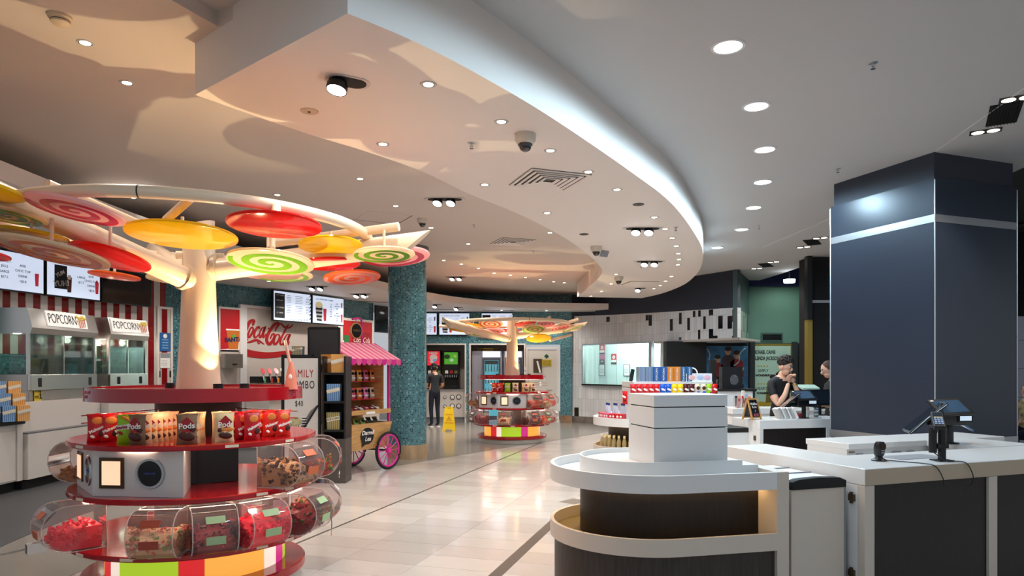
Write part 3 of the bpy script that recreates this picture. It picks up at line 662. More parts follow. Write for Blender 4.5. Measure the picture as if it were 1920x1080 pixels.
# linear slots in the kitchen soffit
for (px, py, lab) in [(840,580,'dark slot vent in the kitchen soffit over the fountain alcove'),(935,582,'dark slot vent in the kitchen soffit above the far kiosk'),(705,566,'dark slot vent in the kitchen soffit by the mosaic column'),(455,512,'dark slot vent in the kitchen soffit above the cola wall')]:
    t = thing('slot_vent', lab, 'air vent', cpos(px, py, H_K), .3 if px < 720 else .05); MB().bx(-.45,.45,-.05,.05,-.004,0).build('slot', m_blackm, t, ang=0)
    for yy in (-.02,.015): MB().bx(-.45,.45,yy,yy+.008,-.008,-.002).build('blade', m_trimd, t, ang=0)
# square recessed twin lamps with dark grille between
def square_light(pa, pb, pg, rz, label):
    for k, q in enumerate((pa, pb)):
        if q is None: continue
        t = thing('recessed_light', label[k], 'ceiling light', cpos(*q, H_R), rz, 'square twin lights in the right ceiling')
        MB().bx(-.13,.13,-.07,.07,-.006,0).build('frame', m_trimd, t, ang=0)
        for s in (-.062,.062):
            MB().lathe([(0,-.01),(.03,-.01),(.052,-.007)], 16, (s,0,0)).build('lamp_face', m_lamp, t)
            lamp('lamp', (s,0,-.05), P_SMALL*.7, WARM, t, cone=100, rad=.04)
    t = thing('ceiling_grille', label[2], 'air vent', cpos(*pg, H_R), rz)
    MB().bx(-.12,.12,-.3,.3,-.004,0).build('backing', m_blackm, t, ang=0)
    for k in range(9): MB().box((-.1+.025*k,0,-.008), (.004,.6,.012)).build('slat', m_dark, t, ang=0)
square_light((1848,246), (1908,184), (1882,214), -.55, ['twin square downlight right of the navy column top','twin square downlight at the right edge of the ceiling','black slatted grille between the two right edge downlights'])
square_light((1507,463), (1538,446), (1523,454), -.55, ['twin square downlight left of the navy column, nearer the soffit','twin square downlight touching the navy column','black slatted grille left of the navy column'])
square_light((1419,503), (1450,491), (1436,497), -.55, ['twin square downlight above the navy bulkhead corner','farther twin square downlight above the bulkhead corner','black slatted grille above the bulkhead corner'])
t = thing('large_downlight', 'round white downlight in the dark foyer ceiling', 'downlight', (gx(1480,16), 16, 3.62))
MB().lathe([(0,0),(.12,0),(.13,.03),(.13,.08),(0,.08)], 24).build('lamp_face', m_lampc, t); MB().cyl((0,0,.08),(0,0,.6),.012,6).build('stem', m_blackm, t)
lamp('lamp', (0,0,-.05), 55, (.85,1,.93), t, cone=165, rad=.1)
for (x,y) in ((8.5,15.5),(7.0,17.0)): lamp('foyer_lamp', (x,y,3.9), 30, (.85,1,.93), None, cone=165, rad=.1)

# downlights added to brighten the kitchen walls, mostly hidden behind the lollipop canopies
for (x, y) in [(-5.5,7.2),(-5.6,8.8),(-5.7,10.4),(-5.3,12.0),(-4.7,13.2),(-4.1,14.5),(-3.4,16.0),(-2.6,17.6),(-1.6,19.0),(-.3,19.7),(1.0,19.85)]:
    t = thing('downlight', 'added small downlight in the underside of the kitchen soffit', 'downlight', (x, y, H_K), 0, 'added downlights under the kitchen soffit')
    obj('trim', me_dl_trim, t); obj('well', me_dl_well, t); obj('lamp_face', me_dl_face, t); lamp('lamp', (0,0,-.03), P_SMALL*1.3, NEUT, t, cone=150, rad=.05)
# ================================================================== LOLLIPOP KIOSKS
K1 = Vector((-2.36, 5.15)); K2 = Vector((0.0, 15.2))
def swirl(R, turns=3.0, wd=0.5, n=90, z0=0.0, z1=0.003):
    """a spiral ribbon from the middle to the rim"""
    mb = MB(); vs = []; pitch = R/turns
    for i in range(n+1):
        t = i/n; a = t*turns*2*PI; r = t*R*.985; h = pitch*wd/2*min(1, .3+t*3)
        for rr in (max(r-h, 0.0), min(r+h, R*.995)):
            for z in (z0, z1): vs.append((rr*math.cos(a), rr*math.sin(a), z))
    fs = []
    for i in range(n):
        a = 4*i; b = a+4; fs += [(a, b, b+2, a+2), (a+1, a+3, b+3, b+1), (a, a+1, b+1, b), (a+2, b+2, b+3, a+3)]
    return mb.add(vs, fs)
def M_candy(name, col, tr=0.45):
    if name in MATS: return MATS[name]
    m = M(name, col, 0.12, coat=0.3); nt = m.node_tree; b = nt.nodes['Principled BSDF']
    t = nt.nodes.new('ShaderNodeBsdfTranslucent'); t.inputs[0].default_value = lin(col)
    mx = nt.nodes.new('ShaderNodeMixShader'); mx.inputs[0].default_value = tr
    nt.links.new(b.outputs[0], mx.inputs[1]); nt.links.new(t.outputs[0], mx.inputs[2]); nt.links.new(mx.outputs[0], nt.nodes['Material Output'].inputs[0]); return m
cy, cr, cg, co, cp, cc = M_candy('candy_yellow','#f2cc20'), M_candy('candy_red','#e02a22'), M_candy('candy_green','#8fce2c'), M_candy('candy_orange','#ef7a3c'), M_candy('candy_pink','#e84a7c'), M_candy('candy_cream','#f3dfc0')
cpk = M_candy('candy_palepink','#f6c3c0')
m_stripes = [M('lit_'+n, c, .3, emit=e) for n, c, e in (('red','#dd2a2e',.55),('white','#f8e8d8',.6),('green','#a8cc2c',.6),('magenta','#d8328c',.5),('orange','#f2ac48',.65))]
def sunk(name, c, s): return name
EMPT = M('porthole_black', '#0d0e12', .3)
def lollipop(parent, loc, dia, base, sw, tilt=(0,0), rod=0.0, turns=2.6):
    R = dia/2; Rm = Matrix.Rotation(tilt[0], 4, 'X') @ Matrix.Rotation(tilt[1], 4, 'Y')
    d = MB().lathe([(0,-.011),(R-.012,-.011),(R-.003,-.008),(R,0),(R-.003,.008),(R-.012,.011),(0,.011)], 44).xf(Rm).build('lollipop_disc', base, parent); d.location = loc
    if sw: swirl(R*.96, turns, .5, z0=-.0135, z1=-.0105).xf(Rm).build('swirl', sw, d)
    if rod: MB().cyl((0,0,.008), (0,0,rod), .011, 8).build('hanger_rod', m_cream, d)
    return d
def kiosk(name, label, loc, rz, discs, extra_arms, bz=2.76, ba=-120, cols=(2,0,4,1,3,2,4,1,0,4,1,2,3,4,0,1)):
    k = thing(name, label, 'kiosk', (*loc, 0), rz, 'lollipop tree sweet kiosks')
    MB().lathe([(.72,0),(.735,.01),(.735,.09),(0,.09)], 64).build('plinth', M('plinth_steel','#b8b2aa',.3,.4), k)
    MB().lathe([(0,.09),(.755,.09),(.765,.1),(.765,.15),(.755,.16),(0,.16)], 72).build('base_disc', m_red, k)
    # striped lit drum
    wid = [1.5,.55,1.5,.5,.45,.95,1.0,.5,.55,.8,.5,1.5,.6,1.4,.55,.4]; tot = sum(wid); a = math.radians(-118)
    for c, wd in zip(cols, wid):
        da = 2*PI*wd/tot; MB().lathe([(.60,.16),(.615,.16),(.615,.375),(.60,.375)], max(3, int(da*10)), a0=a+.004, a1=a+da-.004).build('lit_panel', m_stripes[c], k); a += da
    MB().lathe([(0,.16),(.595,.16),(.595,.37),(0,.37)], 40).build('drum_core', m_offw, k)
    for z in (.375, .735, 1.076):
        s = MB().lathe([(0,z),(.838,z),(.845,z+.006),(.845,z+.03),(.838,z+.036),(0,z+.036)], 80).build('shelf', m_red, k)
        for q in (-22, -52 if z > 1 else -38, -122, -95 if z < .5 else 170):
            R = Matrix.Rotation(math.radians(q+90), 4, 'Z') @ Matrix.Translation((0, -.8465, z+.018)); MB().box((0,0,0),(.085,.004,.018)).xf(R).build('price_label', M('label_cream','#e4d6c0',.5), s, ang=0)
    # led strips under the shelves and the ring
    for z, r in ((.7345, .735), (1.0755, .735), (1.3775, .63)): MB().lathe([(r-.012,z),(r-.012,z-.003),(r+.012,z-.003),(r+.012,z)], 60).build('led_strip', M('kiosk_led','#ffe6cc',.5,emit=17), k, ang=0)
    # core column between shelves
    MB().lathe([(.30,.411),(.30,.735)], 12).build('core', M('core_grey','#7d7a78',.4,.3), k)
    MB().lathe([(.26,.771),(.26,1.076)], 12).build('core', m_black, k)
    MB().box((0,0,.92),(.5,.5,.29),rz=math.radians(-62)).build('core_panel', M('core_black','#191516',.25), k, ang=0)
    MB().lathe([(.30,1.112),(.30,1.38)], 16).build('core', m_blackm, k)
    # cabinet of facets
    A = [-72,-118,-160,-200]; pts = [(.795*math.cos(math.radians(q)), .795*math.sin(math.radians(q))) for q in A]
    inner = [(.33*math.cos(math.radians(q)), .33*math.sin(math.radians(q))) for q in (-195,-130,-75)]
    cab = MB().prism(pts+inner, .772, 1.075).build('cabinet', M('cabinet_white','#d6d2cf',.35), k, ang=0)
    for i, items in enumerate(([('p',.36),('w',.78)], [('p',.22),('w',.72)], [('p',.35),('w',.8)])):
        p0 = Vector(pts[i]); p1 = Vector(pts[i+1]); d = (p0-p1).normalized(); ang_ = math.atan2(d.y, d.x)
        for kd, t in items:
            c = p0+(p1-p0)*t; R = Matrix.Translation((c.x, c.y, .925)) @ Matrix.Rotation(ang_, 4, 'Z')
            if kd == 'p':
                h = MB().lathe([(.078,-.005),(.083,.012),(.098,.012),(.102,0),(.102,-.005)], 32).xf(R @ Matrix.Rotation(PI/2, 4, 'X')).build('porthole_ring', m_alu, cab)
                MB().lathe([(0,.004),(.03,.006),(.08,.004)], 28).xf(R @ Matrix.Rotation(PI/2, 4, 'X')).build('porthole', EMPT, cab)
                if name == 'x': pass
                o = text('lettering', 'LOLLY CUP', .015, M('print_blue','#5b6fd0',.5), cab, R @ Vector((0,-.009,0)), ang_)
            else:
                MB().box((0,-.006,0),(.165,.012,.2)).xf(R).build('window_frame', M('bronze_mirror','#5b4a3a',.2,.7), cab, ang=0)
                MB().box((0,-.0135,0),(.125,.004,.155)).xf(R).build('lit_window', M('lit_window','#f6c8a4',.4,emit=.75), cab, ang=0)
    # top ring
    MB().lathe([(.735,1.378),(.745,1.378),(.745,1.47),(.70,1.47),(.70,1.452)], 72, caps=False).build('top_ring', m_red, k)
    MB().lathe([(0,1.40),(.738,1.40),(.738,1.452),(0,1.452)], 64).build('top_deck', M('red_deck','#b0141f',.25), k)
    for q in (-150,-20): text('lettering', 'LOLLY CUP\n$8.70', .03, M('ring_print','#c8506a',.4), k, (.7465*math.cos(math.radians(q+15)), .7465*math.sin(math.radians(q+15)), 1.425), math.radians(q+15+90))
    # trunk, fluted and cut obliquely
    mb = MB(); vs = []; zs = [1.45,1.55,1.7,1.95,2.2,2.45,2.6]; rs = [.158,.150,.140,.127,.119,.114,.112]; N = 32
    for z, r in zip(zs+[2.74], rs+[.111]):
        for i in range(N):
            a = 2*PI*i/N; zz = z if z < 2.7 else 2.69+.03*math.cos(a-.3); f = 1+.03*math.cos(3*a+1)
            vs.append((r*f*math.cos(a), r*f*math.sin(a), zz))
    fs = [(i*N+j, i*N+(j+1) % N, (i+1)*N+(j+1) % N, (i+1)*N+j) for i in range(len(zs)) for j in range(N)]+[tuple(range(len(zs)*N, (len(zs)+1)*N))]
    tk = mb.add(vs, fs).build('trunk', m_cream, k)
    # branches
    for (dg, z0, z1, ln, r) in ((ba,2.27,bz,1.75,.082),(4,2.36,2.57,1.62,.082),(128,2.3,bz-.06,1.6,.08)):
        c, s = math.cos(math.radians(dg)), math.sin(math.radians(dg)); p0 = (.05*c, .05*s, z0-.02); p1 = (ln*c, ln*s, z1)
        mbb = MB().cyl(p0, p1, r, 24); 
        for i in range(24, 48):                      # oblique end cut
            v = Vector(mbb.v[i]); up = (v.z-z1); mbb.v[i] = tuple(v+Vector((c, s, .17))*(up*1.6))
        mbb.build('branch', m_cream, k)
        d3 = Vector((c, s, (z1-z0)/ln)).normalized(); q = Vector((.11*c, .11*s, z0+.005))
        MB().tube([q, q+d3*.03], .098, 28).build('branch_collar', M('collar_tan','#cdb394',.4), tk)
    # ring pipe with joints
    cp_ = [(1.25*math.cos(2*PI*i/72), 1.25*math.sin(2*PI*i/72), 2.62) for i in range(72)]
    rp = MB().tube(cp_, .038, 14, closed=True).build('ring_pipe', m_cream, k)
    for q in (-80, 40, 160):
        c, s = math.cos(math.radians(q)), math.sin(math.radians(q)); e = Vector((-s, c, 0)); p = Vector((1.25*c, 1.25*s, 2.62)); MB().tube([p-e*.004, p+e*.004], .0395, 16).build('pipe_joint', m_trimd, rp)
    for (x0,y0,z0,x1,y1,z1,r) in extra_arms: MB().cyl((x0,y0,z0),(x1,y1,z1),r,14).build('arm', m_cream, k)
    for (x,y,z,dia,base,sw,tilt,rod) in discs: lollipop(k, (x,y,z), dia, base, sw, tilt, rod)
    # uplights on the deck, beside the trunk
    for dg, pw, rr in ((-35, .12, .25), (-12, 1.35, .38), (150, .1, .36)):
        c, s = rr*math.cos(math.radians(dg)), rr*math.sin(math.radians(dg))
        u = MB().lathe([(0,0),(.035,0),(.035,.04),(.03,.04),(.03,.03),(0,.03)], 18, (c,s,1.452)).build('uplight', m_black, k)
        lamp('uplight_lamp', (c, s, 1.52), P_UP*pw, (1.0,.77,.42), k, cone=105, rad=.01, blend=.2, rot=(PI, 0, 0))
    return k
def at1(px, py, z): # a point seen at px,py lying at height z, local to the near kiosk
    Y = (z-1.6)*1280/(692-py); return (gx(px, Y)-K1.x, Y-K1.y, z)
def disc1(px, py, z, wpx, base, sw, tilt=(0,0), rod=.1):
    p = at1(px, py, z); return (*p, wpx/1280*(p[1]+K1.y), base, sw, tilt, rod)
D1 = [disc1(342,441,2.47,196,cy,None,(-0.08,0),.12), disc1(515,422,2.50,172,cr,None,(-0.08,0),.10), disc1(508,491,2.36,158,cc,cg,(-0.15,.02),.22), disc1(620,460,2.50,118,cy,None,(-0.11,-.05),.1),
      disc1(720,477,2.45,116,cc,cg,(-0.07,-.04),.18), disc1(742,481,2.55,128,cpk,cp,(-0.1,-.1),.06), disc1(660,520,2.40,106,co,cpk,(-0.1,-.1),.16),
      disc1(142,393,2.53,168,cpk,cp,(-0.12,.14),.1), disc1(97,472,2.30,196,cc,co,(-0.14,.14),.2), disc1(207,482,2.33,140,cr,None,(-0.22,.14),.2), disc1(14,402,2.52,130,cc,cg,(-0.1,.1),.1),
      disc1(60,440,2.42,120,cy,None,(-0.04,.1),.15), disc1(215,517,2.35,88,co,None,(-0.05,.08),.2), disc1(322,523,2.36,88,cc,None,(-0.065,.02),.2), disc1(620,495,2.42,110,cr,None,(-0.05,-.06),.15), disc1(535,517,2.40,100,cc,cg,(-0.07,-.04),.15), disc1(505,512,2.40,120,cpk,None,(-0.05,-.02),.15), disc1(-70,470,2.4,150,cr,None,(-0.065,.1),.2), disc1(-60,350,2.6,180,cy,None,(-0.065,.1),.1)]
def arm1(a, b, r): return (*at1(*a), *at1(*b), r)
A1 = [arm1((88,345,2.78),(268,424,2.64),.033), arm1((748,425,2.66),(512,456,2.56),.033), arm1((357,372,2.66),(312,412,2.58),.028), arm1((517,385,2.62),(517,402,2.55),.03), arm1((508,448,2.55),(508,468,2.45),.03),
      arm1((75,415,2.6),(230,462,2.5),.03), arm1((655,482,2.5),(620,480,2.52),.03), arm1((330,478,2.45),(420,482,2.45),.03), arm1((10,455,2.55),(200,505,2.5),.03)]
kiosk('lollipop_kiosk', 'large red sweet kiosk with lollipop tree canopy in the left foreground', K1, 0, D1, A1)
# far kiosk: its own arrangement of discs (crop coordinates of the canopy)
def at2(px, py, z=None, Y=None): return (gx(px, Y), Y-K2.y, gz(py, Y))
def disc2(px, py, Y, wpx, base, sw, tilt=(0,0)):
    p = at2(px, py, Y=Y); return (*p, wpx/1280*Y, base, sw, tilt, max(.05, 2.62-p[2]))
D2 = [disc2(1005,634,14.6,47,cy,None,(-0.29,0)), disc2(996,616.5,14.6,46,cc,cg,(-0.29,0)), disc2(1020,606,14.6,36,cpk,cp,(-0.24000000000000002,-.02)), disc2(1050,613,14.9,38,cpk,cr,(-0.14,-.2)), disc2(1078,615,15.2,46,cc,cg,(-0.14,-.3)),
      disc2(914,607,14.5,46,cc,co,(-0.29,.06)), disc2(925,620,15.0,40,cpk,co,(-0.14,.06)), disc2(884,611,14.8,40,cy,None,(-0.1,.06)), disc2(862,619,15.2,42,cy,None,(-0.09,.12)), disc2(905,627,15.6,50,cc,cg,(-0.04,.06)),
      disc2(978,607,14.4,42,cr,None,(-0.14,-.1)), disc2(860,607,15.0,50,cpk,cr,(-0.06,.04)), disc2(1030,624,15.6,60,co,cpk,(-0.04,-.1)), disc2(940,632,15.8,40,cc,None,(-0.04,.03)), disc2(958,620,16.0,50,cr,cpk,(-0.04,0)), disc2(890,618,16.0,50,cr,None,(-0.04,.03)), disc2(1010,622,15.9,50,co,None,(-0.04,-.04))]
def arm2(a, b, r, Ya, Yb): return (*at2(*a, Y=Ya), *at2(*b, Y=Yb), r)
A2 = [arm2((1085,598),(1040,612),.04,15.2,15.0), arm2((1075,627),(1030,638),.03,15.4,15.0), arm2((1023,594),(1015,604),.03,14.3,14.6), arm2((990,598),(965,606),.03,14.2,14.6), arm2((822,612),(850,614),.03,15.0,15.0)]
kiosk('lollipop_kiosk', 'smaller looking red sweet kiosk with lollipop canopy in the far middle', K2, math.radians(6), D2, A2, 2.56, -146, (2,3,4,1,2,3,4,1,0,4,1,2,0,4,0,1))
# ---- acrylic candy bins
def bin_parts():
    """local: front to -Y, back plane at y=0; 0.235 wide, 0.30 deep, 0.27 high"""
    n = 9; prof = [(-.0, 0), (-.0, .255)]+[(-.10, .262)]
    for i in range(n+1):
        a = PI/2-PI*i/n*.98; prof.append((-.2-.125*math.cos(a), .135+.128*math.sin(a)))
    prof += [(-.2, .0)]; w_ = .117
    o = [(y, z) for y, z in prof]
    mb = MB(); N = len(o)
    mb.add([(-w_, y, z) for y, z in o]+[(w_, y, z) for y, z in o], [(i, (i+1) % N, N+(i+1) % N, N+i) for i in range(N)]+[tuple(range(N)), tuple(reversed(range(N, 2*N)))])
    rim = MB()
    for s in (-w_, w_): rim.tube([(s, y, z) for y, z in o], .0035, 5, closed=True)
    return mb, rim, o
bmb, brim, BPROF = bin_parts()
ME_BIN = bmb.mesh('shell', m_clear, ang=50); ME_RIM = brim.mesh('edge', M('acrylic_edge','#e9d8d4',.1,alpha=.4), ang=50)
ME_FLAP = MB().box((0,0,0),(.228,.004,.10)).mesh('lid_flap', m_clear, ang=0)
ME_TAG = {c: MB().box((0,0,0),(.10,.003,.045)).mesh('name_tag', M('tag_'+c, h, .5), ang=0) for c, h in (('orange','#c8643c'),('green','#9cb88c'),('white','#e8e2dc'),('brick','#9c4434'))}
ME_HAND = MB().box((0,0,0),(.05,.09,.055)).cyl((0,-.045,0),(-.02,-.16,-.012),.006,8).mesh('scoop_handle', m_steel)
ME_CHAIN = MB().tube([(0,0,0),(.002,-.006,-.06),(0,-.002,-.14)], .003, 5).mesh('scoop_chain', m_chrome)
def pile(name, label, loc, rz, cols, n=150, w_=.1, d0=-.3, d1=-.02, h=.14, sz=.016, seed=1, group='candy heaps in the bins'):
    rnd = random.Random(seed); mb = MB()
    # body under the pieces
    mb.add([(x, y, z) for x in (-w_, w_) for y, z in ((d1,.005),(d1,h*.95),((d0+d1)/2,h*.9),(d0+.035,h*.45),(d0+.04,.04),(d0+.09,.008))], [(0,1,7,6),(1,2,8,7),(2,3,9,8),(3,4,10,9),(4,5,11,10),(5,0,6,11),(0,5,4,3,2,1),(6,7,8,9,10,11)], 0)
    for i in range(n):
        x = rnd.uniform(-w_, w_); y = rnd.uniform(d0+.03, d1); f = (y-d0)/(d1-d0); top = h*(.35+.65*min(1, f*1.7)); z = top*rnd.uniform(.55,1.05)
        if rnd.random() < .4: x = math.copysign(w_, x); z = rnd.uniform(.02, top)
        elif rnd.random() < .3: y = d0+.045+rnd.uniform(0,.02); z = rnd.uniform(.04,top*.9)
        a, b, c = sz*rnd.uniform(.6,1.3), sz*rnd.uniform(.5,1), sz*rnd.uniform(.4,.9)
        mb.box((x, y, z+.006), (a, b, c), rz=rnd.uniform(0,3), rx=rnd.uniform(-1,1), ry=rnd.uniform(-1,1), mi=rnd.randrange(len(cols)))
    me = mb.mesh(name, cols, ang=0); o = obj(name, me, None, loc, rz); return tag(o, label, 'candy', group, 'stuff')
def candy_bin(K, deg, z, label, tagc, cols, plabel, r0=.665, seed=1, flip=False, scoop=False, n=280, sz=.017, h=.14, chain=False, krz=0):
    a = math.radians(deg)+krz; rz = a+PI/2; loc = (K.x+r0*math.cos(a), K.y+r0*math.sin(a), z)
    t = thing('candy_bin', label, 'candy bin', loc, rz, 'clear acrylic candy bins'); t.scale = (1.14,)*3; obj('shell', ME_BIN, t); obj('edge', ME_RIM, t)
    f = obj('lid_flap', ME_FLAP, t, (0,-.285,.205)); f.rotation_euler = (-.75, 0, 0)
    g = obj('name_tag', ME_TAG[tagc], t, (.0,-.300,.213)); g.rotation_euler = (-.75, 0, 0)
    g = obj('name_tag', ME_TAG[tagc], t, (0,-.3285,.105)); g.rotation_euler = (.12, 0, 0)
    if scoop: obj('scoop_handle', ME_HAND, t, (.03,-.33,.04))
    if chain: obj('scoop_chain', ME_CHAIN, t, (.1,-.31,.10))
    pile('candy_pieces', plabel, loc, rz, cols, n=n, seed=seed, sz=sz, h=h).scale = (1.14,)*3
def mm(*hs): return [M('sweet_'+h[1:], h, .35) for h in hs]
hotp = mm('#ff2a4a','#ff4a66','#f02044'); mix1 = mm('#e4c8a0','#e87a68','#a0bc70','#f2e6c4','#f0a890'); berry = mm('#8c2430','#6a1e24','#481818','#c04450'); choc = mm('#c49a6c','#5a3a28','#a87850','#3c2418'); jelly = mm('#7c1418','#aa2020','#3c6428','#5c1014'); fruit = mm('#d84838','#c8b050','#5c8c3c','#a85028'); nuts = mm('#c08040','#a06428','#d89c58')
B1, B2 = .412, .772
candy_bin(K1, -133, B1, 'clear candy bin of pink lollies with steel scoop handle, lowest left of nearer kiosk', 'orange', hotp, 'hot pink lollies in the lowest left bin of the nearer kiosk', seed=2, scoop=True, sz=.02, n=220)
candy_bin(K1, -81, B1, 'clear candy bin of pale mixed lollies, front left of nearer kiosk', 'brick', mix1, 'pale mixed lollies in the front left bin of the nearer kiosk', seed=3, sz=.018)
candy_bin(K1, -60, B1, 'narrow clear candy bin of dark berry sweets, front middle of nearer kiosk', 'green', berry, 'dark berry sweets in the front middle bin of the nearer kiosk', seed=4)
candy_bin(K1, -40, B1, 'clear candy bin of bright red lollies with green tag, right front of nearer kiosk', 'green', hotp, 'bright red lollies in the right front bin of the nearer kiosk', seed=5, sz=.02, n=220, h=.16)
candy_bin(K1, -12, B1, 'clear candy bin of red and green jellies, lower right of nearer kiosk', 'green', jelly, 'red and green jellies in the lower right bin of the nearer kiosk', seed=6, chain=True, n=200, h=.15)
candy_bin(K1, 18, B1, 'clear candy bin at the far lower side of the nearer kiosk', 'white', fruit, 'mixed sweets in the far lower bin of the nearer kiosk', seed=16)
candy_bin(K1, -21, B2, 'clear candy bin of brown nut clusters, upper right of nearer kiosk', 'orange', choc, 'brown nut clusters in the upper right bin of the nearer kiosk', seed=7, n=260, h=.15, sz=.02)
candy_bin(K1, 12, B2, 'clear candy bin of coloured fruit sweets, rear upper right of nearer kiosk', 'orange', fruit, 'coloured fruit sweets in the rear upper bin of the nearer kiosk', seed=8, chain=True)
candy_bin(K1, -178, B2, 'clear candy bin of amber nuts at the upper left of nearer kiosk', 'white', nuts, 'amber nuts in the upper left bin of the nearer kiosk', seed=9, h=.1)
oran = mm('#f06838','#e8542c','#f09058')
for i, (dg, z, c, nm) in enumerate([(-172,B2,nuts,'upper left side'),(-172,B1,berry,'lower left side'),(-148,B1,berry,'lower left front'),(-100,B1,mix1,'lower front'),(-62,B1,jelly,'lower right of front'),(-40,B1,oran,'lower right with orange sweets'),(-14,B1,fruit,'lower far right'),(-58,B2,fruit,'upper right beside the cabinet'),(-34,B2,mix1,'upper right middle'),(-8,B2,hotp,'upper right side with pink sweets')]):
    candy_bin(K2, dg, z, 'clear candy bin of the far kiosk, '+nm, ['orange','green','white','brick'][i % 4], c, 'sweets in the %s bin of the far kiosk' % nm, seed=20+i, n=70, sz=.026)
# ---- bags of sweets
def bag_mesh(w_, h_, th, mat):
    mb = MB(); nx, nz = 6, 8; vs = []
    for sd in (-1, 1):
        for j in range(nz+1):
            for i in range(nx+1):
                u = i/nx*2-1; v = j/nz*2-1; b = max(0, (1-u**4))*max(0, (1-abs(v)**5)); vs.append((u*w_/2*(.90+.10*abs(v)**3), sd*th/2*b+.004*math.sin(9*u+7*v)*(1-abs(u)), (v+1)/2*h_+.004*math.sin(5*u+2)*(v > .9)))
    fs = []; K = (nx+1)*(nz+1)
    for sd in (0, 1):
        for j in range(nz):
            for i in range(nx):
                a = sd*K+j*(nx+1)+i; f = (a, a+1, a+nx+2, a+nx+1); fs.append(f if sd == 0 else f[::-1])
    return mb.add(vs, fs).mesh('bag', mat)
def make_bag(name, label, w_, h_, body, art, words, wcol, group, th=.05):
    t = thing(name, label, 'sweet bag', (0,0,0), 0, group); obj('pouch', bag_mesh(w_, h_, th, body), t)
    MB().bx(-w_/2,w_/2,-.003,.003,h_-.012,h_).build('seal', body, t, ang=0)
    for kind, m_, x, z, sx, sz_, r in art:
        y = -th/2-.001
        if kind == 'd': MB().box((x,y,z),(sx,.003,sx),ry=PI/4).build('diamond_print', m_, t, ang=0)
        elif kind == 'e': MB().ell((x,y+.002,z),(sx/2,.006,sz_/2),12,8,R=Matrix.Rotation(r,3,'Y')).build('sweet_print', m_, t)
        elif kind == 'b': MB().box((x,y,z),(sx,.003,sz_),ry=r).build('band_print', m_, t, ang=0)
    if words: text('lettering', words[0], words[1], wcol, t, (words[2], -th/2-.006, words[3]), roll=words[4], bold=.001)
    return t
m_crm = M('bag_cream','#ecd6a0',.35); m_brn = M('bag_brown','#8a6a50',.35); m_rb = M('bag_red','#c8141c',.28); m_rb2 = M('bag_redorange','#e02c1c',.28); m_gb = M('bag_green','#98c81c',.3)
m_w = M('print_white','#f6f0ea',.5); m_ch = M('print_choc','#4a2018',.4); m_dr = M('print_deepred','#a01820',.4); m_or = M('print_orange','#e88a3c',.4); m_vi = M('bag_violet','#6c2440',.35)
podart = [('d',m_dr,0,.135,.062,0,0),('e',m_or,.01,.085,.085,.03,0),('e',m_ch,0,.045,.09,.045,.15),('e',m_ch,-.035,.082,.03,.03,0)]
pod2 = [('d',m_dr,0,.135,.06,0,0),('b',m_dr,0,.085,.06,.016,0),('e',m_ch,0,.05,.1,.055,.2),('b',m_ch,.03,.1,.05,.03,.6)]
malt = [('e',m_or,.0,.145,.07,.05,0),('e',m_ch,.025,.06,.045,.045,0),('e',m_w,-.03,.04,.03,.02,.5)]
GRP = 'sweet bags on the nearer kiosk'
pods = make_bag('sweet_bag','cream bag of chocolate cups with white lettering, centre front of nearer kiosk shelf',.128,.195,m_crm,podart,('Pods',.05,0,.118,-.05),m_w,GRP)
podb = make_bag('sweet_bag','brown bag of chocolate cups, leftmost of the lettered front bags on nearer kiosk',.128,.195,m_brn,pod2,('Pods',.05,0,.118,-.05),m_w,GRP)
malts = make_bag('sweet_bag','red bag of malt balls with slanted white lettering, front right of nearer kiosk shelf',.128,.19,m_rb,malt,('Maltesers',.028,0,.092,-.45),m_w,GRP)
malts2 = make_bag('sweet_bag','orange red bag of malt balls, far right of nearer kiosk shelf',.128,.19,m_rb2,malt,('Maltesers',.028,0,.092,-.3),m_w,GRP)
star = make_bag('sweet_bag','lime green sweet bag left of the brown bag on nearer kiosk',.115,.19,m_gb,[('b',m_w,0,.11,.1,.03,-.15),('e',m_or,.01,.165,.06,.02,.5),('e',m_dr,-.02,.07,.04,.02,.4)],('Starburst',.026,0,.11,-.15),m_dr,GRP)
ZS = 1.112; ORD = ['first','second','third','fourth','fifth','sixth','seventh']
def put(proto, first, K, deg, r, rz_off=0, label=None, z=ZS, krz=0, group=None, lean=0):
    a = math.radians(deg)+krz; loc = (K.x+r*math.cos(a), K.y+r*math.sin(a), z); rz = a+PI/2+rz_off
    if first: proto.location = loc; proto.rotation_euler = (lean, 0, rz); return proto
    return dup(proto, loc, rot=(lean, 0, rz), label=label, group=group)
put(podb, True, K1, -95, .735, -.1)
for i in range(6): put(pods, False, K1, -95+i*.6, .69-.052*i, .55, 'cream chocolate bag, %s behind the leftmost brown bag on nearer kiosk' % ORD[i], group='cream bags queued behind the brown bag')
put(podb, False, K1, -71, .74, .05, 'brown chocolate bag, second front bag from the left with white lettering on nearer kiosk')
for i in range(4): put(pods, False, K1, -70+i*.8, .685-.052*i, .15, 'cream chocolate bag, %s behind the second brown bag on nearer kiosk' % ORD[i], group='cream bags queued behind the second brown bag')
put(pods, True, K1, -53, .72, 0)
for i in range(3): put(pods, False, K1, -53+i, .665-.055*i, .05, 'cream chocolate bag, %s behind the front cream bag on nearer kiosk' % ORD[i], group='cream bags queued behind the front cream bag')
put(malts, True, K1, -37, .70, 0)
for i in range(3): put(malts, False, K1, -40-i*2, .64-.055*i, .05, 'red malt ball bag, %s behind the front red bag on nearer kiosk' % ORD[i], group='red bags queued behind the front red bag')
put(malts2, True, K1, -14, .71, -.45)
for i in range(3): put(malts2, False, K1, -20-i*2, .655-.055*i, -.4, 'orange red malt ball bag, %s behind the far right bag on nearer kiosk' % ORD[i], group='orange red bags queued at far right')
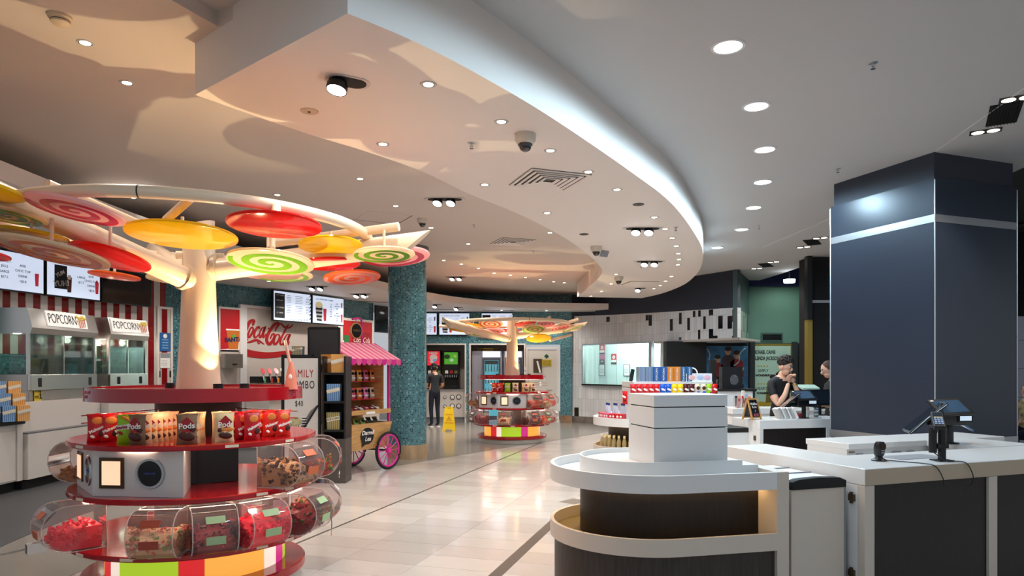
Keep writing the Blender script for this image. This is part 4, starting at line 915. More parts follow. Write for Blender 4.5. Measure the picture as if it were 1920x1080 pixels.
put(star, True, K1, -104, .70, .35)
put(star, False, K1, -101, .63, .35, 'second lime green sweet bag behind the first on nearer kiosk')
for i, (dg, r) in enumerate([(-124,.72),(-120,.66),(-117,.60),(-113,.54)]): put(malts, False, K1, dg, r, 1.15, 'red sweet bag seen edge on, %s from the left on nearer kiosk' % ORD[i], group='red bags seen edge on at the left')
for i, (dg, pr, nm) in enumerate([(-122,malts2,'red'),(-112,malts,'darker red'),(-98,star,'green'),(-84,pods,'cream, left one'),(-66,pods,'cream, middle one'),(-52,pods,'cream, right one')]):
    for q in range(2): put(pr, False, K2, dg, .72-.07*q, 0, '%s sweet bag on the far kiosk shelf, %s of its row' % (nm, ['front','back'][q]), group='sweet bags on the far kiosk')
# clear divider rods by the bags
for K, nm in ((K1,'nearer'),(K2,'far')):
    for (dg, sgn, sd) in ((-128,1,'left'),(-10,-1,'right')):
        a = math.radians(dg); t = thing('display_hook', 'clear rod that keeps the bags upright at %s of %s kiosk' % (sd, nm), 'hook', (K.x, K.y, 0), 0)
        for z in (1.26, 1.31): MB().cyl((.30*math.cos(a), .30*math.sin(a), z), (.80*math.cos(a), .80*math.sin(a), z-.02), .004, 6).build('rod', m_chrome, t)
        MB().cyl((.30*math.cos(a), .30*math.sin(a), 1.26), (.30*math.cos(a), .30*math.sin(a), 1.31), .006, 6).build('bracket', m_chrome, t)
# tall cup with straw on the deck
cup = thing('novelty_cup', 'translucent pink cone cup with a tall straw on the red deck', 'cup', (-1.63, 5.04, 1.452))
MB().lathe([(0,0),(.05,0),(.047,.01),(.036,.10),(.02,.17),(.012,.2),(0,.2)], 24).build('cone', M('pink_plastic','#e88a72',.25,alpha=.8), cup)
MB().cyl((0,0,.15),(-.045,0,.36),.011,10).build('straw', M('straw_pink','#f0b8a0',.3), cup)
MB().ell((.004,-.034,.09),(.014,.006,.02)).build('badge', m_w, cup)
# ================================================================== ISLANDS, CHECKOUT COUNTERS
def dpoly(r, L, n=24):
    return [(L, -r)]+[(r*math.cos(a), r*math.sin(a)) for a in [-PI/2-PI*i/n for i in range(n+1)]]+[(L, r)]
def dring(mb, r0, r1, L, z0, z1, n=24):
    a = dpoly(r1, L, n); b = dpoly(r0, L, n); k = len(a)
    return mb.prism(a+list(reversed(b)), z0, z1)
m_warmw = M('warm_shaded_laminate', '#cdc2b6', 0.4)  # white laminate with the warm shading of the fronts in its colour
m_led = M('led_strip', '#ffd08a', .5, emit=22)
def island(label, loc, rz, L, tx0, tx1, tdep, ttop=1.43):
    t = thing('display_island', label, 'display stand', (*loc, 0), rz, 'round ended display islands')
    MB().prism(dpoly(.60, L), 0.0, .447).build('base', m_wenge, t)
    MB().prism(dpoly(.605, L), .447, .475).build('lower_deck', M('led_tinted_deck','#8c7640',.35,.4), t)  # golden glow of the LED strip put into the deck colour
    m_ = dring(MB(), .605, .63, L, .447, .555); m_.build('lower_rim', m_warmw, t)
    MB().prism(dpoly(.42, L), .475, .84).build('drum', m_wenge2, t)
    MB().prism(dpoly(.61, L), .84, .885).build('upper_deck', m_white, t)
    dring(MB(), .605, .63, L, .835, .945).build('upper_rim', m_white, t)
    dring(MB(), .44, .45, L, .832, .842).build('led_strip', m_led, t)
    MB().prism(dpoly(.42, L), .885, .965).build('inner_step', m_white, t); dring(MB(), .41, .425, L-.12, .885, 1.0).build('inner_rim', m_white, t)
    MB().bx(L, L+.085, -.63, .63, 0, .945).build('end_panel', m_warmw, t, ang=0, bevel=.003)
    w_ = (tx1-tx0)
    for k, (z0, z1) in enumerate(((.965, 1.21), (1.217, 1.347), (1.354, ttop))):
        MB().bx(tx0, tx1, -.36, -.36+tdep, z0, z1).build('tower_block', m_white, t, ang=0, bevel=.003)
    MB().bx(tx0+.012, tx1-.012, -.348, -.372+tdep, 1.2, 1.36).build('tower_joint', m_blackm, t, ang=0)
    return t
isl = island('empty white round ended display island in the right foreground', (.9, 4.8), math.radians(13), .66, -.06, .47, .42)
# chest freezer between island and checkout
fz = thing('chest_freezer', 'white low chest cabinet with black rubber top edge, right of the foreground island', 'freezer', (1.80, 4.40, 0), math.radians(17.5))
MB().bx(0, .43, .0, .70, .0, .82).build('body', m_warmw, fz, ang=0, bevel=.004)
mb = MB(); pr = [(0,.82),(.43,.82),(.43,.865),(.38,.885),(.21,.892),(.05,.885),(0,.87)]
mb.extr(pr, -.012, .05); mb.build('rubber_edge', m_rubber, fz, bevel=.003)
MB().bx(.01, .42, .05, .70, .82, .87).build('lid', m_white, fz, ang=0, bevel=.003)
for y in (.3, .52): MB().bx(.01, .42, y, y+.012, .87, .878).build('lid_seal', m_grey, fz, ang=0)
MB().bx(.42, .432, -.004, .02, .02, .82).build('edge_strip', m_grey, fz, ang=0)
# checkout counter
ck = thing('checkout_counter', 'white topped checkout counter with dark panels at lower right', 'counter', (2.29, 4.43, 0), math.radians(20))
m_top = M('white_top', '#e2e2e2', .22)
mb = MB().prism([(0,0),(2.9,0),(2.9,.59),(.44,.59),(.44,1.45),(0,1.45)], .842, .95); mb.build('worktop', m_top, ck, ang=0, bevel=.003)
MB().bx(.0, 2.9, -.004, .0, .842, .945).build('front_edge', M('tan_shaded_laminate','#b5a48f',.4), ck, ang=0)  # tan strip on the white slab, warm shade put into its colour
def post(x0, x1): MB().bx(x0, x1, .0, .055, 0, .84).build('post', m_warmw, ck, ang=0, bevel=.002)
post(.0, .083); post(1.15, 1.235); post(2.3, 2.38)
for x0, x1 in ((.085,1.148), (1.237,2.298)): MB().bx(x0, x1, .018, .05, .02, .84).build('front_panel', m_wenge2, ck, ang=0)
MB().bx(.0, .04, .056, 1.45, .0, .84).build('side_panel', m_white, ck, ang=0)
MB().bx(.40, .44, .6, 1.45, .0, .84).bx(.45, 2.9, .55, .59, 0, .84).build('inner_panel', m_white, ck, ang=0)
for z in (.75, .25):
    MB().box((-.006, .10, z),(.012,.05,.045)).box((-.01,.10,z),(.012,.02,.075)).build('hinge', M('hinge_brass','#6b5a46',.35,.8), ck, ang=0)
MB().bx(.62, 1.05, .25, .45, .9502, .953).build('mat', m_grey, ck, ang=0)
# rear checkout counter with drawers
rc = thing('checkout_counter', 'white rear checkout counter with drawer slots before the navy column', 'counter', (2.92, 5.92, 0), math.radians(20))
MB().bx(0, 1.95, 0, .5, .90, .95).build('worktop', m_top, rc, ang=0, bevel=.003)
MB().bx(0, 1.95, .02, .48, 0, .90).build('carcass', m_white, rc, ang=0)
for x0, x1 in ((.10,.17),(.52,.62),(.7,.78)): MB().bx(x0, x1, .004, .02, .74, .86).build('cable_slot', m_grey, rc, ang=0)
MB().bx(.02,.08,.008,.02,.87,.88).build('wear_mark', M('wood_raw','#8a6a4a',.6), rc, ang=0)
ra = thing('checkout_counter', 'white side counter with lock at the right frame edge', 'counter', (4.02, 5.55, 0), math.radians(20))
MB().bx(0, .6, .16, .71, .90, .95).build('worktop', m_top, ra, ang=0, bevel=.003); MB().bx(.02, .58, .18, .69, 0, .90).build('carcass', m_white, ra, ang=0)
MB().bx(.03,.3,.16,.18,.80,.885).build('dark_slot', m_black, ra, ang=0); MB().bx(.38,.46,.165,.18,.85,.862).cyl((.42,.165,.835),(.42,.18,.835),.012,10).build('lock', m_blackm, ra, ang=0)
# hand scanner on its stand
def scanner(name, label, loc, rz):
    t = thing(name, label, 'scanner', loc, rz)
    MB().lathe([(0,0),(.05,0),(.05,.008),(.03,.018),(.022,.03),(0,.03)], 24).build('base', m_black, t)
    mb = MB(); vs = []
    for z, w_, d in ((.028,.018,.02),(.045,.03,.028),(.09,.034,.032),(.12,.031,.03),(.135,.022,.022)):
        for i in range(16):
            a = 2*PI*i/16; vs.append((w_*math.copysign(abs(math.cos(a))**.6, math.cos(a)), -.01*(z-.03)/.1+d*math.copysign(abs(math.sin(a))**.6, math.sin(a)), z))
    mb.add(vs, [(i*16+j, i*16+(j+1) % 16, (i+1)*16+(j+1) % 16, (i+1)*16+j) for i in range(4) for j in range(16)]+[tuple(range(64,80)), tuple(reversed(range(16)))])
    mb.build('head', m_black, t); MB().box((0,-.043,.105),(.04,.004,.03)).build('window', M('scanner_window','#2a0c0c',.05,coat=1), t, ang=0)
    for z in (.06,.075): MB().box((0,-.038,z),(.024,.004,.006)).build('label', m_grey, t, ang=0)
    return t
sx, sy = fl(1648, 864, .95); scanner('barcode_scanner', 'black upright barcode scanner on the near checkout top', (sx, sy, .951), .2)
A = Vector((2.29,4.43)); U = Vector((math.cos(.349), math.sin(.349))); V = Vector((-U.y, U.x))
def cable(name, label, pts, r=.0035): return tag(MB().tube(smooth_poly(pts, 5), r, 6).build(name, m_black), label, 'cable')
f1 = A+U*.62; f2 = A+U*.78
cable('scanner_cable', 'thin black cable trailing from the scanner over the counter edge', [(sx+.04,sy-.01,.957),(sx+.14,sy-.1,.955),(f1.x-.06,f1.y+.02,.955),(f1.x+.0,f1.y-.012,.94),(f1.x+.05,f1.y-.012,.86),(f1.x+.06,f1.y-.01,.80)])
# point of sale stands
def card_reader(t, loc, rz, tilt):
    R = Matrix.Translation(loc) @ Matrix.Rotation(rz, 4, 'Z') @ Matrix.Rotation(tilt, 4, 'X')
    b = MB().box((0,0,0),(.075,.17,.035)).box((0,.0,-.02),(.055,.12,.02)).xf(R).build('card_reader', m_black, t, ang=0, bevel=.006)
    MB().box((0,.045,.019),(.055,.05,.003)).xf(R).build('reader_screen', M('lcd_grey','#27303a',.1), b, ang=0)
    mb = MB()
    for i in range(3):
        for j in range(4): mb.box((-.019+.019*i, .005-.02*j, .02),(.014,.013,.005))
    mb.xf(R).build('keypad', M('keys_blue','#8ea0c0',.5), b, ang=0); MB().box((0,.018,.019),(.05,.008,.004)).xf(R).build('yellow_strip', M('strip_yellow','#c8b050',.4), b, ang=0)
def pos_near():
    x, y = fl(1766, 864, .95); t = thing('payment_stand', 'black pole stand with card reader on the near checkout top', 'card reader', (x, y, .951), .2)
    MB().bx(-.06,.06,-.05,.05,0,.008).build('base_plate', m_black, t, ang=0, bevel=.003); MB().cyl((0,0,.005),(0,0,.22),.026,18).build('pole', m_black, t)
    MB().cyl((0,0,.11),(-.055,0,.11),.015,12).bx(-.06,.03,-.03,.03,.09,.12).build('clamp', m_black, t)
    MB().cyl((-.075,.0,.06),(-.075,.0,.235),.026,18).build('holder_tube', m_black, t)
    MB().cyl((-.075,.0,.22),(-.06,-.02,.26),.018,10).build('tilt_joint', m_black, t)
    card_reader(t, (-.06,-.03,.285), -.6, .6); return x, y
nx, ny = pos_near()
cable('reader_cable', 'thin black cable hanging from the card reader over the counter front', [(nx-.07,ny,1.02),(nx-.03,ny-.09,.962),(f2.x+.08,f2.y+.06,.957),(f2.x+.13,f2.y+.035,.945),(f2.x+.17,f2.y+.03,.86),(f2.x+.16,f2.y+.03,.80),(f2.x+.12,f2.y+.02,.79)])
def pos_main(label, loc, rz, sc=1.0):
    t = thing('sales_terminal', label, 'till', loc, rz, 'black touch screen tills')
    MB().lathe([(0,0),(.075,0),(.075,.008),(.03,.014),(0,.014)], 24).build('base_plate', m_black, t); MB().cyl((0,0,.01),(0,0,.2),.03,18).build('pole', m_black, t)
    # operator monitor: large panel that leans away to the left
    R = Matrix.Translation((-.24,.02,.24)) @ Matrix.Rotation(-.5,4,'Z') @ Matrix.Rotation(-.75,4,'Y')
    p = MB().box((0,0,0),(.40,.33,.028)).xf(R).build('monitor', m_black, t, ang=0, bevel=.006); MB().box((0,0,.0155),(.37,.30,.002)).xf(R).build('monitor_glass', M('screen_off','#1c222b',.06), p, ang=0)
    MB().tube([R @ Vector(v) for v in ((-.19,-.168,0),(0,-.17,.01),(.19,-.168,0))], .003, 6).build('silver_edge', m_alu, p)
    MB().cyl((-.2,.02,.2),(0,0,.18),.03,12).build('arm', m_black, t)
    # head block and customer tablet
    mb = MB(); pf = [(-.12,.17),(.17,.17),(.2,.25),(.1,.30),(-.16,.30)]; mb.extr(pf, -.06, .06); mb.build('head', m_black, t, bevel=.008)
    R2 = Matrix.Translation((-.02,-.03,.335)) @ Matrix.Rotation(.62,4,'X') @ Matrix.Rotation(-.06,4,'Y')
    q = MB().box((0,0,0),(.33,.23,.018)).xf(R2).build('tablet', m_black, t, ang=0, bevel=.005)
    MB().box((0,0,.0105),(.26,.17,.002)).xf(R2).build('tablet_screen', M('screen_blue','#3a5066',.08,emit=.08), q, ang=0); MB().box((-.13,.09,.0105),(.03,.015,.003)).xf(R2).build('sticker', m_paper, q, ang=0)
    s = MB().box((.10,-.064,.235),(.15,.012,.065)).build('small_display', m_blackm, t, ang=0, bevel=.003); MB().box((.10,-.0715,.235),(.115,.003,.042)).build('lit_text', M('lit_panel_white','#b8c8d8',.4,emit=.7), s, ang=0)
    R3 = Matrix.Translation((.14,.06,.19)) @ Matrix.Rotation(.3,4,'X') @ Matrix.Rotation(.5,4,'Y'); MB().box((0,0,0),(.2,.2,.016)).xf(R3).build('side_tablet', M('tablet_blue','#4a6c96',.2), t, ang=0, bevel=.004)
    t.scale = (sc,)*3; return t
px_, py_ = fl(1781, 832, .95); pos_main('black till with tilted tablet on the rear checkout, in front of the navy column', (px_, py_, .951), .15, .95)
# ---- far island with goods
isl2 = island('white round ended display island stacked with snacks in the middle distance', (1.765, 9.5), math.radians(9), .92, -.2, .92, .5, 1.43)
ca, sa = math.cos(math.radians(9)), math.sin(math.radians(9))
def I2(x, y): return (1.765+ca*x-sa*y, 9.5+sa*x+ca*y)
RZ2 = math.radians(9)
# boxes on the tower
def snack_box(label, x, y, z, w_, d, h, mat, words, mp):
    t = thing('snack_box', label, 'box', (*I2(x, y), z), RZ2, 'snack boxes on the far island'); MB().bx(-w_/2,w_/2,-d/2,d/2,0,h).build('carton', mat, t, ang=0, bevel=.002)
    if words: text('lettering', words, .035, mp, t, (0,-d/2-.002,h/2), roll=-PI/2)
    return t
bl = M('box_blue','#2a5a9c',.45); bl2 = M_stripes('box_bluestripe','#8ca0b4','#3c6090',5,0); orb = M('box_orange','#cf8030',.45); bl3 = M('box_teal','#1f5e94',.45)
x = -.12
for i, (mt, wd, wrd, lb) in enumerate([(bl2,.10,None,'striped pale blue snack box, leftmost on the far island tower'),(bl2,.10,None,'striped pale blue snack box, second on the far island tower'),(bl,.10,'POPCORN','blue snack box right of the striped boxes'),(bl,.10,'POPCORN','blue snack box left of the orange boxes'),(orb,.095,'POPCORN','orange snack box, left one of two on the far island'),(orb,.095,'POPCORN','orange snack box, right one of two on the far island'),(bl3,.085,'TAKEAWAY','teal blue snack box right of the orange boxes'),(bl3,.085,'TAKEAWAY','teal blue snack box at the right end of the row')]):
    snack_box(lb, x+wd/2, -.28, 1.43, wd-.004, .12, .20, mt, wrd, m_w); x += wd
pk = thing('carry_pack', 'pale pastel carry pack with white loop handle on the far island', 'box', (*I2(.73,-.28), 1.43), RZ2)
MB().bx(-.19,.19,-.06,.06,0,.11).build('carton', M('pastel','#dfe6ee',.4,noise=(6,.1)), pk, ang=0, bevel=.002)
for xx, cc_ in ((-.1,'#e8b8b8'),(.02,'#b8c8e8'),(.12,'#e4bcd0')): MB().ell((xx,-.061,.055),(.05,.002,.035)).build('blob_print', M('blob_'+cc_[1:],cc_,.5), pk)
MB().tube([(-.07+.075*math.cos(a)+.0,0,.11+.075*math.sin(a)) for a in [PI*i/10 for i in range(11)]], .008, 8).build('handle', m_w, pk)
sg = thing('sign_holder', 'black back of a leaning sign at the left of the snack boxes', 'sign', (*I2(-.17,-.2), 1.43), RZ2); MB().box((0,0,.085),(.05,.012,.17),ry=.2).build('board', m_black, sg, ang=0); MB().box((.01,.03,.04),(.03,.05,.006),rx=.6).build('strut', m_black, sg, ang=0)
# shelf tier with bags around the tower front
ti = thing('shelf_tier', 'white stepped shelf around the far island tower', 'shelf', (*I2(.40,-.36), 1.2), RZ2); MB().bx(-.68,.54,-.14,-.004,0,.025).build('ledge', m_white, ti, ang=0); MB().bx(-.68,.54,-.144,-.137,.0,.05).build('lip', m_white, ti, ang=0)
FG = 'small snack bags on the far island shelf'
def mini(label, m1, art): return make_bag('sweet_bag', label, .11, .175, m1, art, None, None, FG, .045)
yb = M('bag_yellow','#e8c414',.3); bb = M('bag_blue','#1f56c0',.3); kb = M('bag_maroon','#4c1418',.3); cb = M('bag_cream2','#d8cbb4',.35)
mA = [('e',m_w,0,.1,.08,.03,.3),('e',m_ch,.02,.05,.04,.03,0)]
protos = {'red':mini('red snack bag at the left end of the far island shelf',m_rb,mA),'blue':mini('blue snack bag on the far island shelf',bb,mA),'yellow':mini('yellow snack bag on the far island shelf',yb,mA),'maroon':mini('maroon snack bag on the far island shelf',kb,mA),'cream':mini('cream snack bag on the far island shelf',cb,[('e',m_ch,0,.12,.07,.05,0),('e',bb,0,.06,.07,.04,0)]),'green':mini('green snack bag on the far island shelf',m_gb,mA)}
usedp = set()
lay = ['red']*5+['blue']*2+['yellow']*2+['maroon']*2+['cream','cream','green','red']
for i, c in enumerate(lay):
    xx = -.23+i*.082; loc = (*I2(xx, -.43), 1.2255 if c != 'red' or i > 5 else 1.2255)
    lab = {'red':'red snack bag, %s in the left block of the far island shelf' % ['first','second','third','fourth','fifth'][min(i, 4)],'blue':'blue snack bag right of the red block on the far island','yellow':'yellow snack bag right of the blue ones on the far island','maroon':'maroon snack bag right of the yellow ones on the far island','cream':'cream snack bag with dark print near the right end of the far island','green':'green snack bag, second from the right on the far island'}[c]
    if c in ('blue','yellow','maroon','cream'): lab += ', left one' if lay[i-1] != c else ', right one'
    if i == len(lay)-1: lab = 'single red snack bag at the right end of the far island shelf'
    if c not in usedp: o = protos[c]; o.location = loc; o.rotation_euler = (0,0,RZ2); o['label'] = lab; usedp.add(c)
    else: o = dup(protos[c], loc, RZ2, label=lab)
    o.scale = (.76,1,1)
dup(protos['red'], (*I2(-.31,-.33), 1.13), RZ2-.9, 'red snack bag hanging lower at the left corner of the far island tower')
# bottles
def bottle_me(r, h, capm, bodym, labm):
    t = thing('water_bottle', 'x', 'bottle'); 
    MB().lathe([(0,0),(r*.9,0),(r,.01),(r,h*.35),(r*.93,h*.42),(r,h*.5),(r,h*.62),(r*.75,h*.75),(r*.42,h*.86),(r*.38,h*.9),(0,h*.9)], 16).build('body', bodym, t)
    MB().lathe([(r*.45,h*.885),(r*.45,h),(0,h)], 12).build('cap', capm, t); MB().lathe([(r*1.015,h*.18),(r*1.015,h*.36)], 16).build('label_band', labm, t); return t
m_pet = M('bottle_pet','#c4d0e4',.08,alpha=.55); b1 = bottle_me(.033,.25,M('cap_blue','#1c2c7c',.4),m_pet,M('band_blue','#b8c4e0',.4))
def placeall(proto, spots, labf, group):
    for i, (p, z) in enumerate(spots):
        if i == 0: proto.location = (*p, z); proto['label'] = labf(i); proto['group'] = group
        else: dup(proto, (*p, z), 0, labf(i), group)
placeall(b1, [(I2(-.46+.075*i, .0-.09*j-.1*i), .886) for i in range(3) for j in range(2)], lambda i: 'clear water bottle with blue cap on the upper tray of the far island', 'blue capped bottles on the far island')
b2 = bottle_me(.03,.235,M('cap_gold','#e6d8a0',.35),M('bottle_amber','#b09a6c',.12,alpha=.75),M('band_white','#d8d6d8',.5))
sp = []
for ring_r, n_ in ((.575,14),(.505,12)):
    for i in range(n_):
        a = math.radians(-168+i*(110/n_)); sp.append((I2(ring_r*math.cos(a), ring_r*math.sin(a)), .4755))
placeall(b2, sp, lambda i: 'amber juice bottle with pale gold cap on the lower tray of the far island', 'gold capped bottles on the far island')
# packs of cans
def pack(label, deg, mats, r=.51, w_=.11):
    a = math.radians(deg); x, y = I2(r*math.cos(a), r*math.sin(a)); t = thing('snack_pack', label, 'carton', (x, y, .886), a+PI/2+RZ2, 'red and pink packs on the far island')
    MB().bx(-w_/2,w_/2,-.05,.05,0,.115).build('carton', mats, t, ang=0, bevel=.002)
    for xx in (-.025,.025):
        for zz in (.035,.08): MB().ell((xx,-.051,zz),(.018,.002,.016),10,6).build('fruit_print', M('fruit_print','#f4e4e0',.5), t)
pkp = M('pack_pink','#d85a7c',.4); pkr = M('pack_red','#c41c24',.4)
for dg, mt, lb in ((-186,pkr,'dark red pack at the left tip of the far island tray'),(-174,pkp,'pink pack, first from the left on the far island tray'),(-162,pkp,'pink pack, second from the left on the far island tray'),(-149,pkr,'red pack nearest the viewer on the far island tray'),(-137,pkr,'red pack right of the pink packs on the far island tray')): pack(lb, dg, mt)
# ---- far checkout counter
fc = thing('checkout_counter', 'white far checkout counter with dark front panel left of the navy column', 'counter', (3.13, 8.62, 0), math.radians(15))
MB().bx(0, 1.45, 0, .62, .84, .95).build('worktop', m_top, fc, ang=0, bevel=.003); MB().bx(0, .05, 0, .6, 0, .84).build('end_panel', m_white, fc, ang=0)
MB().bx(.05, 1.0, .02, .05, 0.02, .84).build('front_panel', m_wenge2, fc, ang=0); MB().bx(1.0, 1.08, 0, .05, 0, .84).build('post', m_white, fc, ang=0); MB().bx(.05, 1.43, .05, .6, 0, .84).build('carcass', m_white, fc, ang=0)
MB().box((-.006,.1,.72),(.012,.04,.06)).build('hinge', M('hinge_brass'), fc, ang=0)
fz2 = thing('chest_freezer', 'low white chest cabinet with black top edge, right of the far island', 'freezer', (2.78, 8.80, 0), math.radians(12)); MB().bx(0,.32,0,.6,0,.78).build('body', m_white, fz2, ang=0, bevel=.004); MB().bx(-.005,.325,-.01,.6,.78,.84).build('rubber_edge', m_rubber, fz2, ang=0, bevel=.008)
bc = thing('service_counter', 'white back counter behind the young man in black', 'counter', (3.62, 11.2, 0), math.radians(6)); MB().bx(0,1.5,0,.6,.86,.95).build('worktop', m_top, bc, ang=0); MB().bx(.02,1.48,.02,.58,0,.86).build('carcass', m_white, bc, ang=0)
# goods on the far checkout
def on_fc(x, y): c, s = math.cos(math.radians(15)), math.sin(math.radians(15)); return (3.13+c*x-s*y, 8.62+s*x+c*y)
af = thing('chalk_board', 'small pine A-frame chalkboard on the far checkout', 'sign', (*on_fc(.02,.20), .951), math.radians(35)); hh = .28
for sgn in (-1, 1):
    R = Matrix.Translation((0, sgn*.075, 0)) @ Matrix.Rotation(sgn*.27, 4, 'X')
    f = MB().bx(-.1,-.08,-.008,.008,0,hh).bx(.08,.1,-.008,.008,0,hh).bx(-.08,.08,-.008,.008,hh-.02,hh).bx(-.08,.08,-.008,.008,.02,.035).xf(R).build('frame', m_pine, af, ang=0)
    MB().bx(-.08,.08,-.004,.004,.035,hh-.02).xf(R).build('slate', m_black, f, ang=0)
for k, (s, z, cl) in enumerate((('Waffles',.2,m_w),('& ice',.16,m_w),('/',.11,m_w),('$5.50',.06,M('chalk_pink','#c86478',.6)))):
    text('lettering', s, .045, cl, af, (0,-.075+.005+math.tan(.27)*(z)-.013, z), tilt=-.27)
bk = thing('napkin_rack', 'white wire rack of leaflets on the far checkout', 'rack', (*on_fc(.45,.12), .951), .2)
for i in range(6): MB().box((-.09+.04*i,0,.075),(.05,.12,.15),ry=-.45).build('leaflet', m_paper if i % 2 else M('leaflet_grey','#b8b6b4',.6), bk, ang=0)
MB().bx(-.13,.15,-.065,.065,0,.006).build('tray', m_paper, bk, ang=0)
pos_main('black till on the far checkout in front of the young man', (*on_fc(.82,.22), .951), .2, .9)
scanner('barcode_scanner', 'black barcode scanner on the back counter left of the young man', (gx(1452,11.35), 11.35, .951), 0)
for i, (px, h, mt, lb) in enumerate([(1417,.14,m_paper,'white candle like cup on the back counter'),]):
    t = thing('paper_cup', lb, 'cup', (gx(px,11.3), 11.3, .951)); MB().lathe([(0,0),(.028,0),(.034,h),(.03,h),(0,h-.02)], 16).build('body', mt, t); MB().lathe([(.035,h-.012),(.037,h),(.033,h)], 16).build('rim', mt, t)
ds = thing('display_basket', 'clear display basket of small packets on the back counter', 'basket', (gx(1394,11.5), 11.5, .951)); MB().bx(-.14,.14,-.1,.1,0,.16).build('basket', m_clear, ds, ang=0)
ds2 = [('#d8a0a0',-.08,.2),('#e8e0d0',-.02,.28),('#b0b8c8',.04,.22),('#d88858',.09,.18),('#c8c0a0',.0,.15)]
for i, (c, xx, h) in enumerate(ds2):
    t = thing('snack_packet', ['dusty pink','tall cream','pale blue','orange','tan'][i]+' packet standing in the clear basket', 'packet', (gx(1394,11.5)+xx, 11.5, .96)); MB().box((0,0,h/2),(.05,.03,h),ry=.1).build('packet', M('pkt'+c[1:],c,.5), t, ang=0, bevel=.004); MB().box((.0,-.017,h*.6),(.03,.002,.04)).build('print', m_redflat, t, ang=0)
bx_ = thing('display_box', 'black box with pale skull like print on the dark ledge', 'box', (gx(1370,12.2), 12.2, gz(728,12.2))); MB().bx(-.18,.18,-.1,.1,0,.38).build('carton', m_black, bx_, ang=0); MB().ell((.03,-.101,.15),(.075,.003,.095)).build('pale_print', M('print_grey','#4c4c50',.5,noise=(40,.7)), bx_)
lg = thing('dark_ledge', 'black ledge on white base under the blue poster', 'counter', (gx(1362,12.2), 12.2, 0)); MB().bx(-.55,.45,-.25,.25,gz(733,12.2),gz(728.5,12.2)).build('ledge', m_black, lg, ang=0); MB().bx(-.5,.4,-.2,.2,0,gz(733,12.2)).build('base', m_white, lg, ang=0); MB().box((.12,-.21,1.0),(.07,.012,.25)).build('black_tile', m_btile, lg, ang=0)
# cups, sauces and a monitor further right
for i, (px, h, c, lb) in enumerate([(1513,.17,m_paper,'stack of white paper cups beside the far till'),(1530,.12,m_grey,'short grey cup stack right of the white cups')]):
    t = thing('cup_stack', lb, 'cups', (gx(px,9.25), 9.25, .951))
    for k in range(5): MB().lathe([(.026,h*k/5),(.032,h*(k+.8)/5),(.034,h*(k+.9)/5),(.03,h*(k+.9)/5)], 14).build('cup', c if k % 2 == 0 else m_paper, t)
t = thing('sauce_tray', 'small heap of red sauce sachets beside the cup stacks', 'sachets', (gx(1504,9.1), 9.1, .951))
for i in range(9): MB().box((random.uniform(-.05,.05),random.uniform(-.04,.04),.01+.006*i),(.05,.03,.008),rz=random.uniform(0,3),rx=.3).build('sachet', m_redflat, t, ang=0)
mo = thing('monitor', 'black desk monitor seen from behind the cup stacks', 'monitor', (gx(1538,9.6), 9.6, .951)); MB().box((0,0,.25),(.36,.02,.24),rx=-.45,rz=.2).build('screen', m_black, mo, ang=0, bevel=.004); MB().box((0,-.014,.255),(.32,.004,.2),rx=-.45,rz=.2).build('glass', M('screen_off'), mo, ang=0); MB().cyl((0,0.02,0),(0,.02,.2),.025,12).build('stand', m_black, mo); MB().lathe([(0,0),(.08,0),(.08,.012),(0,.012)],20).build('foot', m_black, mo)
gt = thing('glass_screen', 'pale green tinted sheet lying above the far tills', 'tray', (gx(1516,10.6), 10.6, gz(726,10.6))); MB().box((0,0,0),(.26,.2,.03),rx=.25).build('sheet', M('mint','#a9c8bc',.3), gt, ang=0); MB().cyl((0,0,-.01),(0,.0,-.36),.012,8).build('post', m_black, gt)
mo2 = thing('service_counter', 'low white counter that carries the mint coloured sheet', 'counter', (gx(1516,10.6), 10.6, 0)); MB().bx(-.3,.6,-.2,.2,0,.95).build('carcass', m_white, mo2, ang=0); MB().bx(-.31,.61,-.21,.21,.95,.97).build('worktop', m_top, mo2, ang=0)
# ---- posters
def poster(label, px0, px1, py0, py1, Y, mat, frame=None):
    x0, x1 = gx(px0,Y), gx(px1,Y); z0, z1 = gz(py1,Y), gz(py0,Y)
    t = thing('film_poster', label, 'poster', ((x0+x1)/2, Y, z0)); w_ = x1-x0; h = z1-z0
    if frame: MB().bx(-w_/2-.06,w_/2+.06,.0,.03,-.06,h+.06).build('frame', frame, t, ang=0)
    MB().bx(-w_/2,w_/2,-.012,.002,0,h).build('sheet', mat, t, ang=0); return t, w_, h
Yp = 17.7
t, w_, h = poster('pale green film poster with black lettering behind the young man', 1414, 1482, 649, 800, Yp, M('poster_mint','#9fb8a6',.6,emit=.05), m_gold)
text('lettering', 'MICHAEL CAINE', .13, m_print, t, (-.22,-.016,h-.16), bold=.004, sx=.62); text('lettering', 'GLENDA JACKSON', .13, m_print, t, (-.16,-.016,h-.32), bold=.004, sx=.62)
for z in (.52,.98):
    for i in range(4): MB().lathe([(0,0),(.024,0),(.024,.004),(0,.004)],5).xf(Matrix.Translation((-.36+.075*i,-.013,h-z)) @ Matrix.Rotation(PI/2,4,'X')).build('star', M('star_gold','#b09a40',.5), t, ang=0)
text('lettering', 'SIMPLY', .11, m_print, t, (-.24,-.016,h-.64), sx=.8); text('lettering', 'WONDERFUL', .07, m_print, t, (-.22,-.016,h-.76), bold=.004)
text('lettering', 'HEART', .11, m_print, t, (-.28,-.016,h-1.10), sx=.8); text('lettering', 'WARMING', .07, m_print, t, (-.24,-.016,h-1.22), bold=.004)
